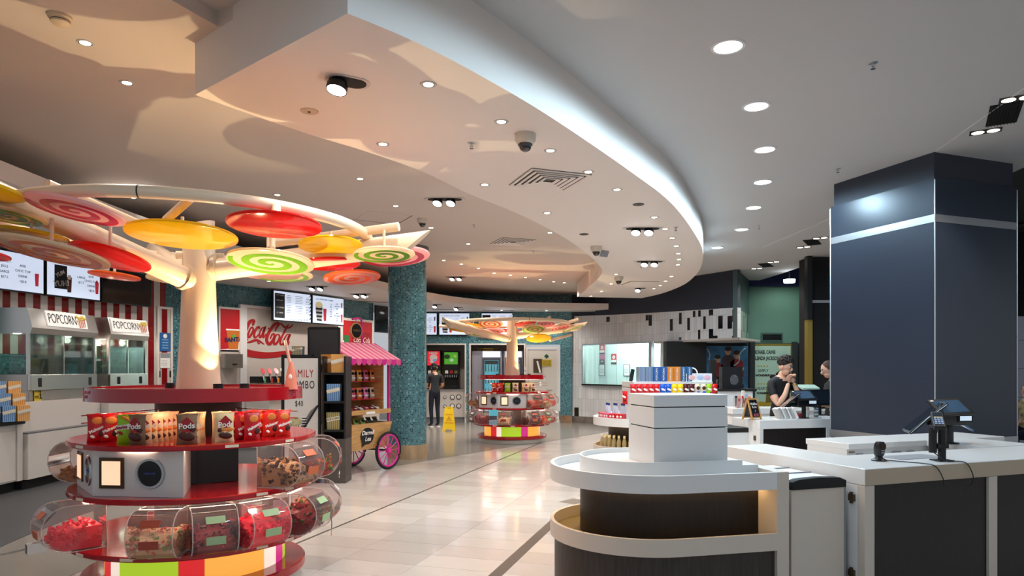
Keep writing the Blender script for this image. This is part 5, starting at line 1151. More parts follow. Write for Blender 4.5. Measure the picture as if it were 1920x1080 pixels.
MB().add([(-.47,-.014,.0),(.47,-.014,.0),(.47,-.014,.5),(-.3,-.014,.66),(-.47,-.014,.6)],[(0,1,2,3,4)]).build('yellow_field', M('poster_yellow','#a88a28',.6), t, ang=0)
text('lettering', 'GREAT\nESCAPER', .26, m_print, t, (0,-.017,.3), bold=.01, sx=.7)
def fig(t, x, z, s, coat, hair, skin, name='printed_figure'):
    MB().add([(x-.2*s,-.0145,z),(x+.2*s,-.0145,z),(x+.17*s,-.0145,z+.42*s),(x+.05*s,-.0145,z+.5*s),(x-.05*s,-.0145,z+.5*s),(x-.17*s,-.0145,z+.42*s)],[(0,1,2,3,4,5)]).build(name, coat, t, ang=0)
    MB().ell((x,-.014,z+.6*s),(.085*s,.003,.11*s),14,8).build(name, skin, t); MB().ell((x,-.0165,z+.67*s),(.095*s,.002,.065*s),14,6).build(name, hair, t)
sk = M('print_skin','#a8866c',.6); fig(t, .28, .9, 1.15, m_print, M('print_greyhair','#3c3a36',.6), sk); fig(t, .02, .62, 1.0, M('print_olive','#6e5c28',.6), M('print_dark','#2a2520',.6), sk)
t, w_, h = poster('blue film poster crowded with red suited figures', 1320, 1402, 640, 790, Yp+.06, M('poster_blue','#2c5878',.6,noise=(3,.5),emit=.05), m_black)
random.seed(3)
for (x, z, s, c) in [(-.22,1.1,.9,'#6e1c20'),(.05,1.25,1.0,'#3c2a34'),(.28,1.15,1.0,'#7a1e20'),(-.05,.75,1.0,'#24303c'),(.3,.55,1.0,'#1e2834'),(-.3,.5,1.0,'#28434a')]:
    fig(t, x, z, s*.95, M('coat'+c[1:],c,.6), M('print_dark'), sk)
m_arc = M('print_lightarc','#b4c0cc',.6)
for pts in ([(-.5,1.9),(-.42,1.75),(-.44,1.6),(-.36,1.5)],[(.2,1.45),(.33,1.55),(.36,1.75),(.5,1.9)],[(.3,.95),(.42,1.1),(.40,1.25),(.46,1.4)]):
    MB().tube([(x,-.0165,z) for x, z in smooth_poly(pts,4)], .014, 4).build('printed_arc', m_arc, t)
t, w_, h = poster('black film poster with blue title letters at right of the green one', 1497, 1575, 649, 800, Yp, M('poster_black','#14161c',.5), m_black)
text('lettering', 'IMAGINARY', .26, M('title_blue','#3c6cb4',.5,emit=.1), t, (.06,-.016,h-.42), sx=.62, bold=.006)
text('lettering', 'FROM THE PRODUCERS OF\nTHE SILENT HOUSE', .04, m_grey, t, (-.1,-.016,h-.2))
for (px, lab) in ((1410,'dark post left of the green film poster'),(1490,'dark post between the green and the black film posters')):
    p = thing('poster_post', lab, 'post', (gx(px,17.4), 17.4, 0)); MB().bx(-.06,.06,-.05,.05,0,gz(637 if px < 1450 else 641,17.4)).build('shaft', M('post_dark','#23282a',.5), p, ang=0); MB().bx(-.07,.07,-.06,.06,0,.04).build('foot', m_black, p, ang=0)
p = thing('queue_post', 'short black post in front of the blue film poster', 'post', (gx(1336,15), 15, 0)); MB().bx(-.06,.06,-.06,.06,0,gz(675,15)).build('shaft', m_blackm, p, ang=0); MB().bx(-.15,.15,-.15,.15,0,.03).build('foot', m_blackm, p, ang=0)
for (px0, px1, py0, py1, lab) in ((1430,1465,627,638,'dark air grille in the green wall above the posters'),(1508,1530,629,641,'dark air grille at the right of the green wall')):
    v = thing('air_grille', lab, 'air vent', (gx((px0+px1)/2,17.78), 17.78, gz((py0+py1)/2,17.78))); W = gx(px1,17.78)-gx(px0,17.78); Hh = gz(py0,17.78)-gz(py1,17.78)
    MB().bx(-W/2-.04,W/2+.04,-.01,.01,-Hh/2-.04,Hh/2+.04).build('frame', M('grille_green','#3d564e',.5), v, ang=0)
    for k in range(5): MB().box((0,-.014,-Hh/2+Hh*(k+.5)/5),(W,.01,Hh/6),rx=.5).build('slat', m_blackm, v, ang=0)
# ================================================================== LEFT SIDE: COUNTERS, POPCORN, MENUS, COLA WALL
XF = -6.40
cn = thing('snack_counter', 'white near counter with black top at the left frame edge', 'counter', (XF, 8.0, 0), PI/2+.03)
# local x runs away from the viewer, local -y faces the room
m_body = M('counter_white', '#d4cdc7', .4)
MB().bx(-2.2, .95, .03, .9, .14, .88).build('carcass', m_body, cn, ang=0); MB().bx(-2.2, .95, .10, .8, 0, .14).build('plinth', m_blackm, cn, ang=0)
MB().bx(-2.2, 1.0, -.02, .9, .88, .93).build('worktop', m_black, cn, ang=0, bevel=.01); MB().bx(.87,.97,.0,.9,.14,.88).build('end_panel', m_body, cn, ang=0)
MB().bx(-1.1, .86, .012, .03, .16, .80).build('front_panel', m_body, cn, ang=0, bevel=.004)
pb = thing('popcorn_bench', 'low white bench with grey ledge under the popcorn machines', 'counter', (XF+.02, 9.0, 0), PI/2)
MB().bx(.0, 1.8, .0, .62, .14, .74).build('carcass', m_body, pb, ang=0); MB().bx(.0, 1.8, .08, .62, 0, .14).build('plinth', m_blackm, pb, ang=0)
MB().bx(.0, 1.8, .0, .15, .74, .76).build('grey_ledge', M('ledge_grey','#6c6c6e',.5), pb, ang=0); MB().bx(.0, 1.8, .14, .62, .76, 1.16).build('riser', m_body, pb, ang=0)
# popcorn machines
m_steel2 = M('steel_panel', '#b4aca6', .25, .85); m_popglass = M_thin('popcorn_glass','#cfe0da',.9,.04,'#b4ccc4')
def popcorn_machine(label, loc, rz, L, D=.58):
    t = thing('popcorn_machine', label, 'popcorn machine', loc, rz, 'stainless popcorn cabinets'); H = 1.27
    MB().bx(0, L, 0, D, 0, .14).build('base', m_steel2, t, ang=0, bevel=.004)
    dr = MB().bx(.0, L, -.03, .02, .14, .36).build('apron', m_steel, t, ang=0, bevel=.006)
    MB().bx(0, L, .02, D, .14, .36).build('tub', m_steel2, t, ang=0)
    hd = MB().add([(0,-.02,.92),(L,-.02,.92),(L,-.05,1.0),(L,.02,H),(0,.02,H),(0,-.05,1.0),(0,D,.92),(L,D,.92),(L,D,H),(0,D,H)], [(0,1,2,5),(5,2,3,4),(4,3,8,9),(6,9,8,7),(0,6,7,1),(0,5,4,9,6),(1,7,8,3,2)]).build('header', m_steel, t, ang=0)
    for x in (.0, L-.035): [MB().bx(x, x+.035, y_, y_+.035, .36, .92).build('corner_post', m_steel, t, ang=0) for y_ in (0, D-.035)]
    MB().bx(.035, L-.035, .012, .018, .36, .92).build('pane', m_popglass, t, ang=0); MB().bx(.01, .016, .035, D-.035, .36, .92).build('pane', m_popglass, t, ang=0)
    MB().bx(L*.5-.01, L*.5+.01, .004, .02, .36, .92).build('mullion', m_steel, t, ang=0)
    sh = MB().bx(.05, L-.05, .2, D-.05, .60, .61).build('inner_shelf', m_steel, t, ang=0)
    for x in (.18, L-.18): MB().bx(x-.03,x+.03,-.036,-.03,.19,.31).build('catch', m_black, t, ang=0)
    R = Matrix.Rotation(math.atan2(.07,.3), 4, 'X')
    sw = min(.95*L, .9)
    p = MB().box((L*.52,-.018,1.15),(sw,.014,.22),rx=-.229).build('sign_plate', M('sign_lit','#e8e6e2',.4,emit=.15), t, ang=0)
    text('lettering', 'POPCORN', .2*sw/.9, m_print, p, (L*.52-.12*sw,-.029,1.15), tilt=-.229, sx=.66, bold=-.0015)
    pc = MB().add([(L*.52+.27*sw,-.052,1.05),(L*.52+.44*sw,-.048,1.07),(L*.52+.47*sw,-.021,1.185),(L*.52+.24*sw,-.025,1.165)],[(0,1,2,3)]).build('popcorn_cup_print', M_stripes('cup_stripes','#b8382c','#d8cfc0',5,0), p, ang=0)
    mb = MB()
    for i in range(16): mb.ell((L*.52+(.24+.22*random.random())*sw,-.02,1.175+.05*random.random()),(.028,.012,.022),8,6)
    mb.build('popcorn_print', M('popcorn_yellow','#d8bc5c',.6), p)
    for x in (.2, L-.2): lamp('cabinet_lamp', (x,.3,.88), 7, WARM, t, 'POINT', rad=.05)
    return t
pm1 = popcorn_machine('large stainless popcorn machine at far left', (-6.55, 9.25, 1.165), PI/2, 1.48)
pm2 = popcorn_machine('narrower stainless popcorn machine next to the striped wall', (-6.5, 11.0, 1.165), PI/2-.2, .85, .40)
pb2 = thing('popcorn_bench', 'white bench under the narrower popcorn machine', 'counter', (-6.40, 10.84, 0), PI/2-.2); MB().bx(0,1.1,.0,.50,.14,1.16).build('carcass', m_body, pb2, ang=0); MB().bx(0,1.1,.08,.5,0,.14).build('plinth', m_blackm, pb2, ang=0)
# notices on the machine
def flat(name, label, cat, loc, rz, w_, h, mat, th=.004):
    t = thing(name, label, cat, loc, rz); MB().box((0,0,0),(w_,th,h)).build('sheet', mat, t, ang=0); return t
n = flat('warning_notice', 'yellow black warning notice below the large popcorn machine', 'notice', (-6.54,9.42,1.235), PI/2, .15,.17, M('notice_yellow'))
text('lettering','HOT SURFACE',.018,m_print,n,(0,-.004,.06)); text('lettering','SLIPPERY\nFLOOR',.022,m_print,n,(-.025,-.004,-.02)); MB().tube([(.04,-.004,.03),(.045,-.004,-.01),(.03,-.004,-.05)],.007,6).cyl((.045,-.004,-.01),(.065,-.004,-.05),.006,6).cyl((.02,-.004,.02),(.065,-.004,.01),.006,6).ell((.042,-.004,.045),(.011,.003,.011)).build('running_figure', m_print, n)
# popcorn boxes
ob, bb_, yb_ = M_stripes('pbox_orange','#d08a34','#e6b878',7), M_stripes('pbox_blue','#4a78ac','#8fb0d0',7), M_stripes('pbox_yellow','#b8a24c','#5c7088',7)
def pbox(label, loc, rz, mat, w_=.15, h=.2, d=.12, group='popcorn boxes'):
    t = thing('popcorn_box', label, 'popcorn box', loc, rz, group); MB().add([(-w_*.46,-d*.46,0),(w_*.46,-d*.46,0),(w_*.46,d*.46,0),(-w_*.46,d*.46,0),(-w_/2,-d/2,h),(w_/2,-d/2,h),(w_/2,d/2,h),(-w_/2,d/2,h)],[(3,2,1,0),(4,5,6,7),(0,1,5,4),(1,2,6,5),(2,3,7,6),(3,0,4,7)]).build('carton', mat, t, ang=0)
    b = MB().box((0,-d/2-.001,h*.62),(w_*.98,.003,h*.22),ry=-.22).build('name_band', M('band_pale','#d8cfb8',.5), t, ang=0); text('lettering','POPCORN',h*.17,m_w if mat is not yb_ else m_print,b,(0,-d/2-.004,h*.62),roll=-.22,sx=.9); return t
rzp = math.radians(58)
base = Vector((-6.32, 8.80)); dv = Vector((math.cos(rzp), math.sin(rzp))); bv = Vector((-dv.y, dv.x))
for r, (n_, cols) in enumerate(((5,'yboyb'),(5,'byobo'),(4,'oybo'))):
    pass
rows = [['orange','blue','yellow','orange','blue'],['orange','blue','yellow','blue'],['orange','blue','yellow']]
for r, row in enumerate(rows):
    for i, c in enumerate(row):
        p = base-dv*(.165*i)-dv*.0+bv*(.13*r); lb = '%s striped popcorn box, %s of the %s row at the left counter' % (c, ['rightmost','second','third','fourth','fifth'][i], ['front','middle','back'][r])
        pbox(lb, (p.x, p.y, .932+.155*r), rzp, {'orange':ob,'blue':bb_,'yellow':yb_}[c], group='stepped popcorn boxes at left')
st = thing('box_stand', 'black stepped stand that carries the popcorn boxes', 'stand', (*base, .931), rzp)
for r in (1, 2): MB().bx(-.75,.08,.13*r-.06,.13*r+.06,0,.155*r).build('step', m_black, st, ang=0)
tl = thing('till_screen', 'black back of a till screen behind the popcorn boxes', 'till', (-6.7, 8.62, .931), PI/2+.5); MB().box((0,0,.42),(.3,.03,.26),rx=-.1).build('screen', m_black, tl, ang=0, bevel=.005); MB().cyl((0,0,0),(0,0,.32),.03,12).build('stand', m_black, tl)
# boxes waiting inside the narrower machine
bwb = M_stripes('pbox_bw','#141416','#dcdad6',4); r2 = PI/2-.2; c2_, s2_ = math.cos(r2), math.sin(r2)
for k, (z, nn, mt_) in enumerate(((.365, 6, bwb), (.612, 5, M_stripes('pbox_dark','#2a2824','#8c8c4c',3)))):
    for i in range(nn):
        x, y = .14+.62*i/(nn-1), .26
        pbox('%s popcorn box, %s from the left inside the narrower popcorn machine' % (['black and white','dark olive'][k], ['first','second','third','fourth','fifth','sixth'][i]), (-6.5+c2_*x-s2_*y, 11.0+s2_*x+c2_*y, 1.165+z), r2, mt_, .11, .20, .1, 'boxes inside the popcorn machine')
for i in range(3):
    x, y = .95+.17*i, .38
    pbox('black and white popcorn box, %s from the left inside the large popcorn machine' % ['first','second','third'][i], (-6.55-y, 9.25+x, 1.165+.365), PI/2, bwb, .15, .22, .1, 'boxes inside the popcorn machine')
# ---- menu screens
m_scr = M('screen_white', '#c9d6ec', .3, emit=.62)
def menu_screen(label, pxa, pxb, z0, z1, off, content, lit=True):
    c, rz, w_ = wall_frame(pxa, pxb, off); h = z1-z0
    t = thing('menu_screen', label, 'menu screen', (c.x, c.y, z0), rz, 'menu screens'); W = w_-.01
    MB().bx(-W/2,W/2,-.03,.03,0,h).build('bezel', m_black, t, ang=0, bevel=.004)
    if not lit: MB().bx(-W/2+.02,W/2-.02,-.034,-.03,.02,h-.02).build('screen_off', M('screen_off2','#0e0f12',.08), t, ang=0)
    else: MB().bx(-W/2+.02,W/2-.02,-.034,-.03,.02,h-.02).build('screen', m_scr, t, ang=0)
    MB().bx(-.1,.1,.03,off+.02,h*.4,h*.6).build('bracket', m_black, t, ang=0)
    y = -.037
    def tx(s, x, z, sz, m_=m_print, **kw): text('menu_lettering', s, sz*h, m_, t, (x*W, y, z*h), **kw)
    def rect(x0,x1,za,zb,m_, ry=0, name='menu_picture'): MB().box(((x0+x1)/2*W,y,(za+zb)/2*h),((x1-x0)*W,.002,(zb-za)*h),ry=ry).build(name, m_, t, ang=0)
    def cupp(x, z, s, m_, nm='cup_picture'): MB().add([((x-.03*s)*W,y,z*h),((x+.03*s)*W,y,z*h),((x+.042*s)*W,y,(z+.36*s)*h),((x-.042*s)*W,y,(z+.36*s)*h)],[(0,1,2,3)]).build(nm, m_, t, ang=0)
    red_ = M('menu_red','#c0303c',.4,emit=.3)
    if content == 'prices':
        cupp(-.42,.25,1.1,red_); cupp(.36,.2,.9,red_)
        for i, s in enumerate(('MEDIUM','$15.5','LARGE','$17.5')): tx(s, -.18, .72-.13*i, .085)
        for i, s in enumerate(('ADD','CHOC TOP','DRINK','+$3.8')): tx(s, .12, .66-.13*i, .085)
    elif content == 'yum':
        rect(-.36,-.14,.22,.85,m_print); tx('YUM!',-.24,.36,.2,m_w,bold=.004,roll=-.15); tx('YUM',-.26,.62,.14,m_w,roll=-.5,bold=.003); cupp(-.1,.15,1.15,M('cola_brown','#4c2824',.4,emit=.1)); rect(-.13,-.07,.5,.62,m_w)
        for i, s in enumerate(('LARGE','$17.5')): tx(s, .12, .6-.14*i, .085)
        for i, s in enumerate(('ADD','CHOC TOP','DRINK','+$3.8')): tx(s, .31, .66-.13*i, .085)
        cupp(.42,.2,.9,red_); MB().lathe([(0,0),(.055*h,0),(.0,.08*h)],12).xf(Matrix.Translation((.42*W,y,.52*h)) @ Matrix.Diagonal((1,.02,1,1))).build('cup_picture', red_, t, ang=0)
    elif content == 'list':
        rect(-.46,-.21,.1,.9,m_print)
        for i, s in enumerate(('HAPPY HOUR','POPCORN','HOT DRINKS','ICE CREAM')): tx(s, -.335, .84-.17*i-(.06 if i > 1 else 0), .055, m_w, bold=.002)
        for col_, x in ((0,-.1),(1,.12),(2,.2),(3,.40)):
            for i in range(11):
                if i == 5: continue
                ln = .09+.05*((i*7+col_*3) % 4)/4; rect(x-ln/2, x+ln/2, .85-.055*i, .862-.055*i, M('menu_grey','#5a6270',.5), name='text_line')
        for i in range(7): rect(.455-.0*i,.475,.1+.13*i,.19+.13*i,m_print,ry=.5,name='diagonal_print')
        for i in range(7): rect(-.05+.07*i,-.04+.07*i,.045,.085+.01*i,m_print,ry=.4,name='diagonal_print')
    elif content == 'combo':
        tx('2 X 5 POPCORN COMBO',-.12,.86,.075)
        MB().ell((-.30*W,y,.66*h),(.11*W,.002,.12*h),14,8).build('popcorn_picture', M('menu_pop','#d8cc9c',.5,emit=.3), t)
        MB().add([(-.37*W,y-.001,.12*h),(-.22*W,y-.001,.1*h),(-.19*W,y-.001,.62*h),(-.41*W,y-.001,.62*h)],[(0,1,2,3)]).build('bucket_picture', M_stripes('bucket_print','#141414','#e4e4e4',4,2), t, ang=0)
        cupp(-.12,.12,1.2,red_)
        for i, s in enumerate(('1 X','$25','2 X','$32','4 X','$45')): tx(s, .07, .72-.085*i, .06)
        for i, s in enumerate(('ADD','NACHOS','$8','','ADD','ICE CREAM','TUB','$9')): tx(s, .27, .76-.085*i, .06)
        cupp(.42,.64,.5,M('cola_brown')); cupp(.42,.12,.8,red_)
    return t
ZB1, ZT1 = 2.70, 3.27
menu_screen('lit menu screen with red cup at the left frame edge', -62, 58, ZB1, ZT1, .22, 'prices')
menu_screen('lit menu screen with black and white bucket and cola cup', 60, 166, ZB1, ZT1, .22, 'yum')
menu_screen('switched off black menu screen above the second popcorn machine', 167.5, 264, ZB1, ZT1, .22, None, False)
menu_screen('lit menu screen with long price list above the cola wall', 495, 567, 2.62, 3.27, .25, 'list')
menu_screen('lit menu screen with combo buckets right of the price list', 568, 628, 2.62, 3.27, .25, 'combo')
def back_screen(label, px0, px1, kind, py0=587, py1=629):
    pass
for (px0, px1, ct, lb) in ((762,821,'combo','lit menu screen half hidden by the mosaic column'),(823,882,'combo','lit menu screen behind the far kiosk canopy, left one'),(902,963,'list','lit menu screen behind the far kiosk canopy, right one')):
    save = wall_frame
    def wall_frame(a_, b_, off=0, px0=px0, px1=px1): return (Vector(((gx(px0,YB)+gx(px1,YB))/2, YB-off)), 0.0, gx(px1,YB)-gx(px0,YB))
    menu_screen(lb, px0, px1, gz(629,YB), gz(587,YB), .08, ct); wall_frame = save
# ---- notices and recess right of the stripes
c, rz, w_ = wall_frame(292, 321, .02)
rp = thing('recess_frame', 'narrow white framed niche between stripes and teal mosaic', 'niche', (c.x, c.y, 0), rz)
MB().bx(-w_/2,-w_/2+.04,-.03,.02,.9,2.75).bx(w_/2-.04,w_/2,-.03,.02,.9,2.75).bx(-w_/2+.04,w_/2-.04,-.03,.02,2.71,2.75).build('frame', m_offw, rp, ang=0); MB().bx(-w_/2+.04,w_/2-.04,-.012,.0,.9,2.71).build('panel', m_stripe_w, rp, ang=0); MB().bx(-.06,.05,-.018,-.012,.9,2.71).build('red_stripe', m_stripe_r, rp, ang=0)
for sgn in (-1,1): MB().bx(sgn*.11-.012,sgn*.11+.012,-.03,-.014,1.45,1.57).build('handle', m_black, rp, ang=0)
nb = flat('notice', 'blue certificate on the narrow white niche', 'notice', (c.x,c.y,2.10), rz, .22,.34, M('notice_blue','#1c5c98',.5)); nb.location += Vector((math.sin(rz)*.025,-math.cos(rz)*.025,0))
MB().ell((0,-.003,.11),(.04,.002,.04)).build('seal_print', m_paper, nb); [MB().box((0,-.003,.04-.05*i),(.13,.002,.015)).build('text_line', M('notice_pale','#8cb4d8',.5), nb, ang=0) for i in range(4)]
nb2 = flat('notice', 'white and grey sheet below the blue certificate', 'notice', (c.x+math.sin(rz)*.025,c.y-math.cos(rz)*.025,1.76), rz, .2,.28, m_paper)
MB().box((0,-.003,.09),(.19,.002,.09)).build('grey_header', m_grey, nb2, ang=0); [MB().box((-.02,-.003,.0-.03*i),(.12,.002,.006)).build('text_line', m_grey, nb2, ang=0) for i in range(4)]
# ---- cola wall: white alcove panels in front of the teal wall
def panel_px(name, label, pa, pb, z0, z1, off, mat, th=.03):
    c, rz, w_ = wall_frame(pa, pb, off); t = thing(name, label, 'wall panel', (c.x, c.y, 0), rz); MB().bx(-w_/2,w_/2,-th/2,th/2,z0,z1).build('sheet', mat, t, ang=0); return t, w_
ZA = 2.86
m_alc = M('alcove_paint','#c2b8b0',.5)
al, wA = panel_px('cola_wall_panel', 'white back panel with red script logo behind the drink taps', 458, 628, .9, ZA, .04, m_alc)
for sgn in (-1,1): MB().bx(sgn*(wA/2+.08)-.08,sgn*(wA/2+.08)+.08,-.05,.02,0,ZA+.06).build('pilaster', m_white, al, ang=0)
MB().bx(-wA/2,wA/2,-.05,.015,ZA,ZA+.06).build('top_frame', m_offw, al, ang=0)
# script logo as ribbons: strokes in px of the 9x crop (450,560)
m_cola = M('cola_red','#a81a20',.4)
c0, rz0, _ = wall_frame(458, 628, .06); dx0 = Vector((math.cos(rz0), math.sin(rz0)))
def lg(px, py):
    r = (px-960)/1280; t_ = (r*c0.y-c0.x)/(dx0.x-r*dx0.y); Y = c0.y+t_*dx0.y; return (t_, gz(py, Y))
def stroke(pts, w0, w1=None, name='logo_stroke'):
    q = smooth_poly([(450+x/9, 560+y/9) for x, y in pts], 6); n_ = len(q); P2 = [Vector(lg(*p)) for p in q]; mb = MB(); vs = []
    for i, p in enumerate(P2):
        d = (P2[min(i+1,n_-1)]-P2[max(i-1,0)]).normalized(); nn = Vector((-d.y, d.x)); f = i/(n_-1); wv = w0*(.35+.65*math.sin(PI*min(1,max(0,f)))) if w1 is None else w0+(w1-w0)*f
        for s in (-1,1):
            for yy in (-.024,-.016): vs.append((p.x+nn.x*s*wv/2, yy, p.y+nn.y*s*wv/2))
    fs = []
    for i in range(n_-1):
        a_ = 4*i; b_ = a_+4; fs += [(a_,b_,b_+2,a_+2),(a_+1,a_+3,b_+3,b_+1),(a_,a_+1,b_+1,b_),(a_+2,b_+2,b_+3,a_+3)]
    fs += [(0,2,3,1),(4*n_-4,4*n_-3,4*n_-1,4*n_-2)]
    mb.add(vs, fs).build(name, m_cola, al, ang=0)
W_ = .075
stroke([(240,430),(215,440),(240,385),(215,370),(160,400),(120,480),(90,560),(80,640),(100,690),(135,690)], W_)           # first C
stroke([(215,480),(180,500),(140,590),(130,640),(160,645),(200,590),(225,520),(205,480),(185,510)], .05)                 # o
stroke([(325,510),(325,480),(290,490),(245,570),(240,640),(270,650),(320,600)], .055)                                    # c
stroke([(410,490),(370,500),(330,590),(335,650),(370,620),(410,520),(425,480),(395,600),(395,655),(425,620),(440,590)], .05)   # a
stroke([(470,505),(495,498)], .03, .03)
stroke([(600,550),(610,500),(650,440),(640,415),(590,430),(530,500),(470,610),(450,700),(480,760),(530,740),(580,650),(575,600),(540,610),(510,680)], W_)   # second C
stroke([(650,420),(700,430),(740,470),(790,490),(850,480),(895,435)], .05)
stroke([(650,600),(610,620),(575,700),(580,765),(620,750),(660,680),(665,620),(635,600)], .055)                          # o
stroke([(830,440),(800,460),(750,560),(690,680),(680,760),(710,770),(740,730)], .05)                                     # l
stroke([(830,610),(790,610),(740,700),(735,770),(780,740),(820,650),(845,605),(810,700),(795,765),(815,770),(835,720)], .05)  # a
stroke([(110,738),(170,730),(260,700),(320,710),(410,770)], .05)
stroke([(300,700),(310,760),(350,730)], .03)
stroke([(60,890),(130,915),(260,940),(420,955),(600,945),(780,920),(1000,915)], .16, .10)
# taps and counter
cw, rzc, wc = wall_frame(455, 560, .55)
db = thing('drink_counter', 'white counter with black tap bar below the cola logo', 'counter', (cw.x, cw.y, 0), rzc)
MB().bx(-wc/2,wc/2+.5,-.3,.4,0,1.0).build('carcass', m_body, db, ang=0); MB().bx(-wc/2-.02,wc/2+.5,-.32,.4,1.0,1.04).build('worktop', m_alu, db, ang=0)
MB().bx(-wc/2,wc/2+.4,.05,.3,1.04,1.32).build('dispenser_body', m_steel2, db, ang=0); MB().bx(-wc/2,wc/2+.4,.0,.3,1.32,1.45).build('tap_bar', m_black, db, ang=0)
for i, cl in enumerate(('#3a8c5c','#b02c34','#c87838','#b83440','#c8b83c','#a02430','#3a8c5c')):
    x = -wc/2+.1+.165*i
    tp = MB().cyl((x,-.03,1.36),(x,.02,1.5),.022,12).build('tap', m_steel, db); MB().box((x,-.045,1.37),(.04,.01,.10)).build('tap_label', M('tap'+cl[1:],cl,.4), tp, ang=0)
    MB().lathe([(0,0),(.055,0),(.055,.014),(0,.014)],20).xf(Matrix.Translation((x-.02,.0,1.555)) @ Matrix.Rotation(.9,4,'X') @ Matrix.Rotation(-.35,4,'Y') @ Matrix.Diagonal((.75,1.3,1,1))).build('tap_handle', M('handle_red','#b41c24',.3) if i != 3 else M('handle_gold','#b09a50',.3), tp)
# Fanta panel and steel box behind the trunk's right edge
pf, wf = panel_px('drink_poster', 'red poster with an orange soda cup right of the kiosk trunk', 408, 444, 1.98, 2.80, .07, m_redflat); pf['category'] = 'poster'
MB().bx(-wf/2-.03,-wf/2,-.03,.02,1.95,2.84).bx(wf/2,wf/2+.03,-.03,.02,1.95,2.84).bx(-wf/2,wf/2,-.03,.02,2.80,2.84).build('frame', m_offw, pf, ang=0)
MB().add([(-.02,-.018,2.0),(.18,-.018,2.0),(.23,-.018,2.38),(-.07,-.018,2.38)],[(0,1,2,3)]).build('cup_print', M('soda_orange','#c8702c',.4), pf, ang=0); MB().box((.08,-.021,2.39),(.33,.003,.03)).build('lid_print', m_w, pf, ang=0)
MB().add([(-.3,-.017,1.985),(wf/2,-.017,1.985),(wf/2,-.017,2.25),(.25,-.017,2.2),(.1,-.017,2.02)],[(0,1,2,3,4)]).build('ice_print', m_w, pf, ang=0)
text('lettering','FANTA',.12,M('fanta_blue','#1c2c5c',.4),pf,(.08,-.022,2.19),bold=.006,roll=-.1); MB().ell((.08,-.019,2.25),(.05,.003,.05)).build('leaf_print', M('leaf_green','#6c9c3c',.4), pf)
tb_, wt = panel_px('towel_dispenser', 'steel wall box under the orange soda poster', 410, 440, 1.62, 1.9, .18, m_steel2, .2); tb_['category'] = 'dispenser'; MB().bx(-.05,.05,-.105,-.10,1.68,1.71).build('slot', m_black, tb_, ang=0)
pw, ww = panel_px('wall_panel', 'white lower wall panel under the steel box', 400, 446, 0, 1.95, .04, m_alc)
MB().bx(-ww/2,ww/2,-.05,-.015,.9,.95).build('rail', m_grey, pw, ang=0)
# cola poster right
pc_, wcp = panel_px('drink_poster', 'red poster with cola cans behind the pink cart', 637, 692, 2.02, 2.78, .07, m_redflat); pc_['category'] = 'poster'
MB().bx(-wcp/2-.05,-wcp/2,-.03,.02,1.98,2.84).bx(wcp/2,wcp/2+.05,-.03,.02,1.98,2.84).bx(-wcp/2,wcp/2,-.03,.02,2.78,2.84).build('frame', m_offw, pc_, ang=0)
MB().bx(-wcp*.18,wcp*.45,-.022,-.016,2.08,2.52).build('can_print', M('can_red','#a01018',.4), pc_, ang=0); text('lettering','Coca-Cola',.19,m_w,pc_,(wcp*.13,-.024,2.32),shear=.35,sx=.8); MB().bx(-wcp*.45,-wcp*.28,-.022,-.016,2.06,2.42).build('green_can_print', M('can_green','#2c7c44',.4), pc_, ang=0)
MB().add([(-wcp/2,-.017,2.03),(wcp/2,-.017,2.03),(wcp/2,-.017,2.14),(0,-.017,2.08),(-wcp/2,-.017,2.3)],[(0,1,2,3,4)]).build('ice_print', m_w, pc_, ang=0)
pw2, ww2 = panel_px('wall_panel', 'white lower wall panel behind the pink cart', 634, 708, 0, 1.98, .04, m_alc); MB().bx(-ww2/2,ww2/2,-.05,-.015,.9,.95).build('rail', m_grey, pw2, ang=0)
dk, wd = panel_px('wall_panel', 'black blank screen left of the mosaic column top', 698, 740, 2.55, 3.25, .08, m_black); MB().bx(-wd/2+.02,wd/2-.02,-.018,-.014,2.58,3.22).build('glass', M('screen_off2'), dk, ang=0)
# ---- family combo sign, black display shelf
Ys = 9.65
sb = thing('sign_board', 'white framed sign board lettered FAMILY COMBO beside the black shelf', 'sign', (gx(565,Ys), Ys, 0)); W = gx(601,Ys)-gx(529,Ys); zt = gz(667,Ys)
MB().bx(-W/2,W/2,0,.05,.08,zt).build('frame', m_black, sb, ang=0, bevel=.004); MB().bx(-W/2+.035,W/2-.035,-.006,.0,.12,zt-.035).build('sheet', M('sign_sheet','#d4d0cc',.5), sb, ang=0); MB().bx(-W/2,W/2,-.1,.05,0,.08).build('foot', m_black, sb, ang=0)
tc_ = dict(sx=.62, sp=1.15)
text('lettering','FAMILY',.155,m_cola,sb,(.0,-.008,gz(701,Ys)),**tc_); text('lettering','COMBO',.155,m_print,sb,(.0,-.008,gz(722,Ys)),**tc_); text('lettering','$40',.11,m_print,sb,(-.03,-.008,gz(757,Ys)),**tc_); text('lettering','FROM',.05,m_print,sb,(-.03,-.008,gz(745,Ys)),**tc_)
for i in range(7): MB().box((.03+.022*i,-.008,.84+.018*i),(.004 if i < 4 else .008,.003,.42),ry=.55).build('diagonal_line', m_print, sb, ang=0)
MB().ell((-.08,-.008,.86),(.09,.003,.07)).build('popcorn_print', M('popcorn_pale','#b8b088',.6,noise=(40,.3)), sb); MB().box((.045,-.008,.84),(.07,.003,.18)).build('cup_print', M_stripes('cup_bw','#141414','#e0e0e0',5,2), sb, ang=0); MB().box((-.08,-.007,.75),(.14,.003,.14)).build('bucket_print', M_stripes('cup_bw2','#141414','#e0e0e0',4,0), sb, ang=0)
bs = thing('display_shelf', 'tall black shelf stand with popcorn boxes beside the pink cart', 'shelf', (gx(626,9.55), 9.55, 0)); W = gx(648,9.55)-gx(604,9.55)
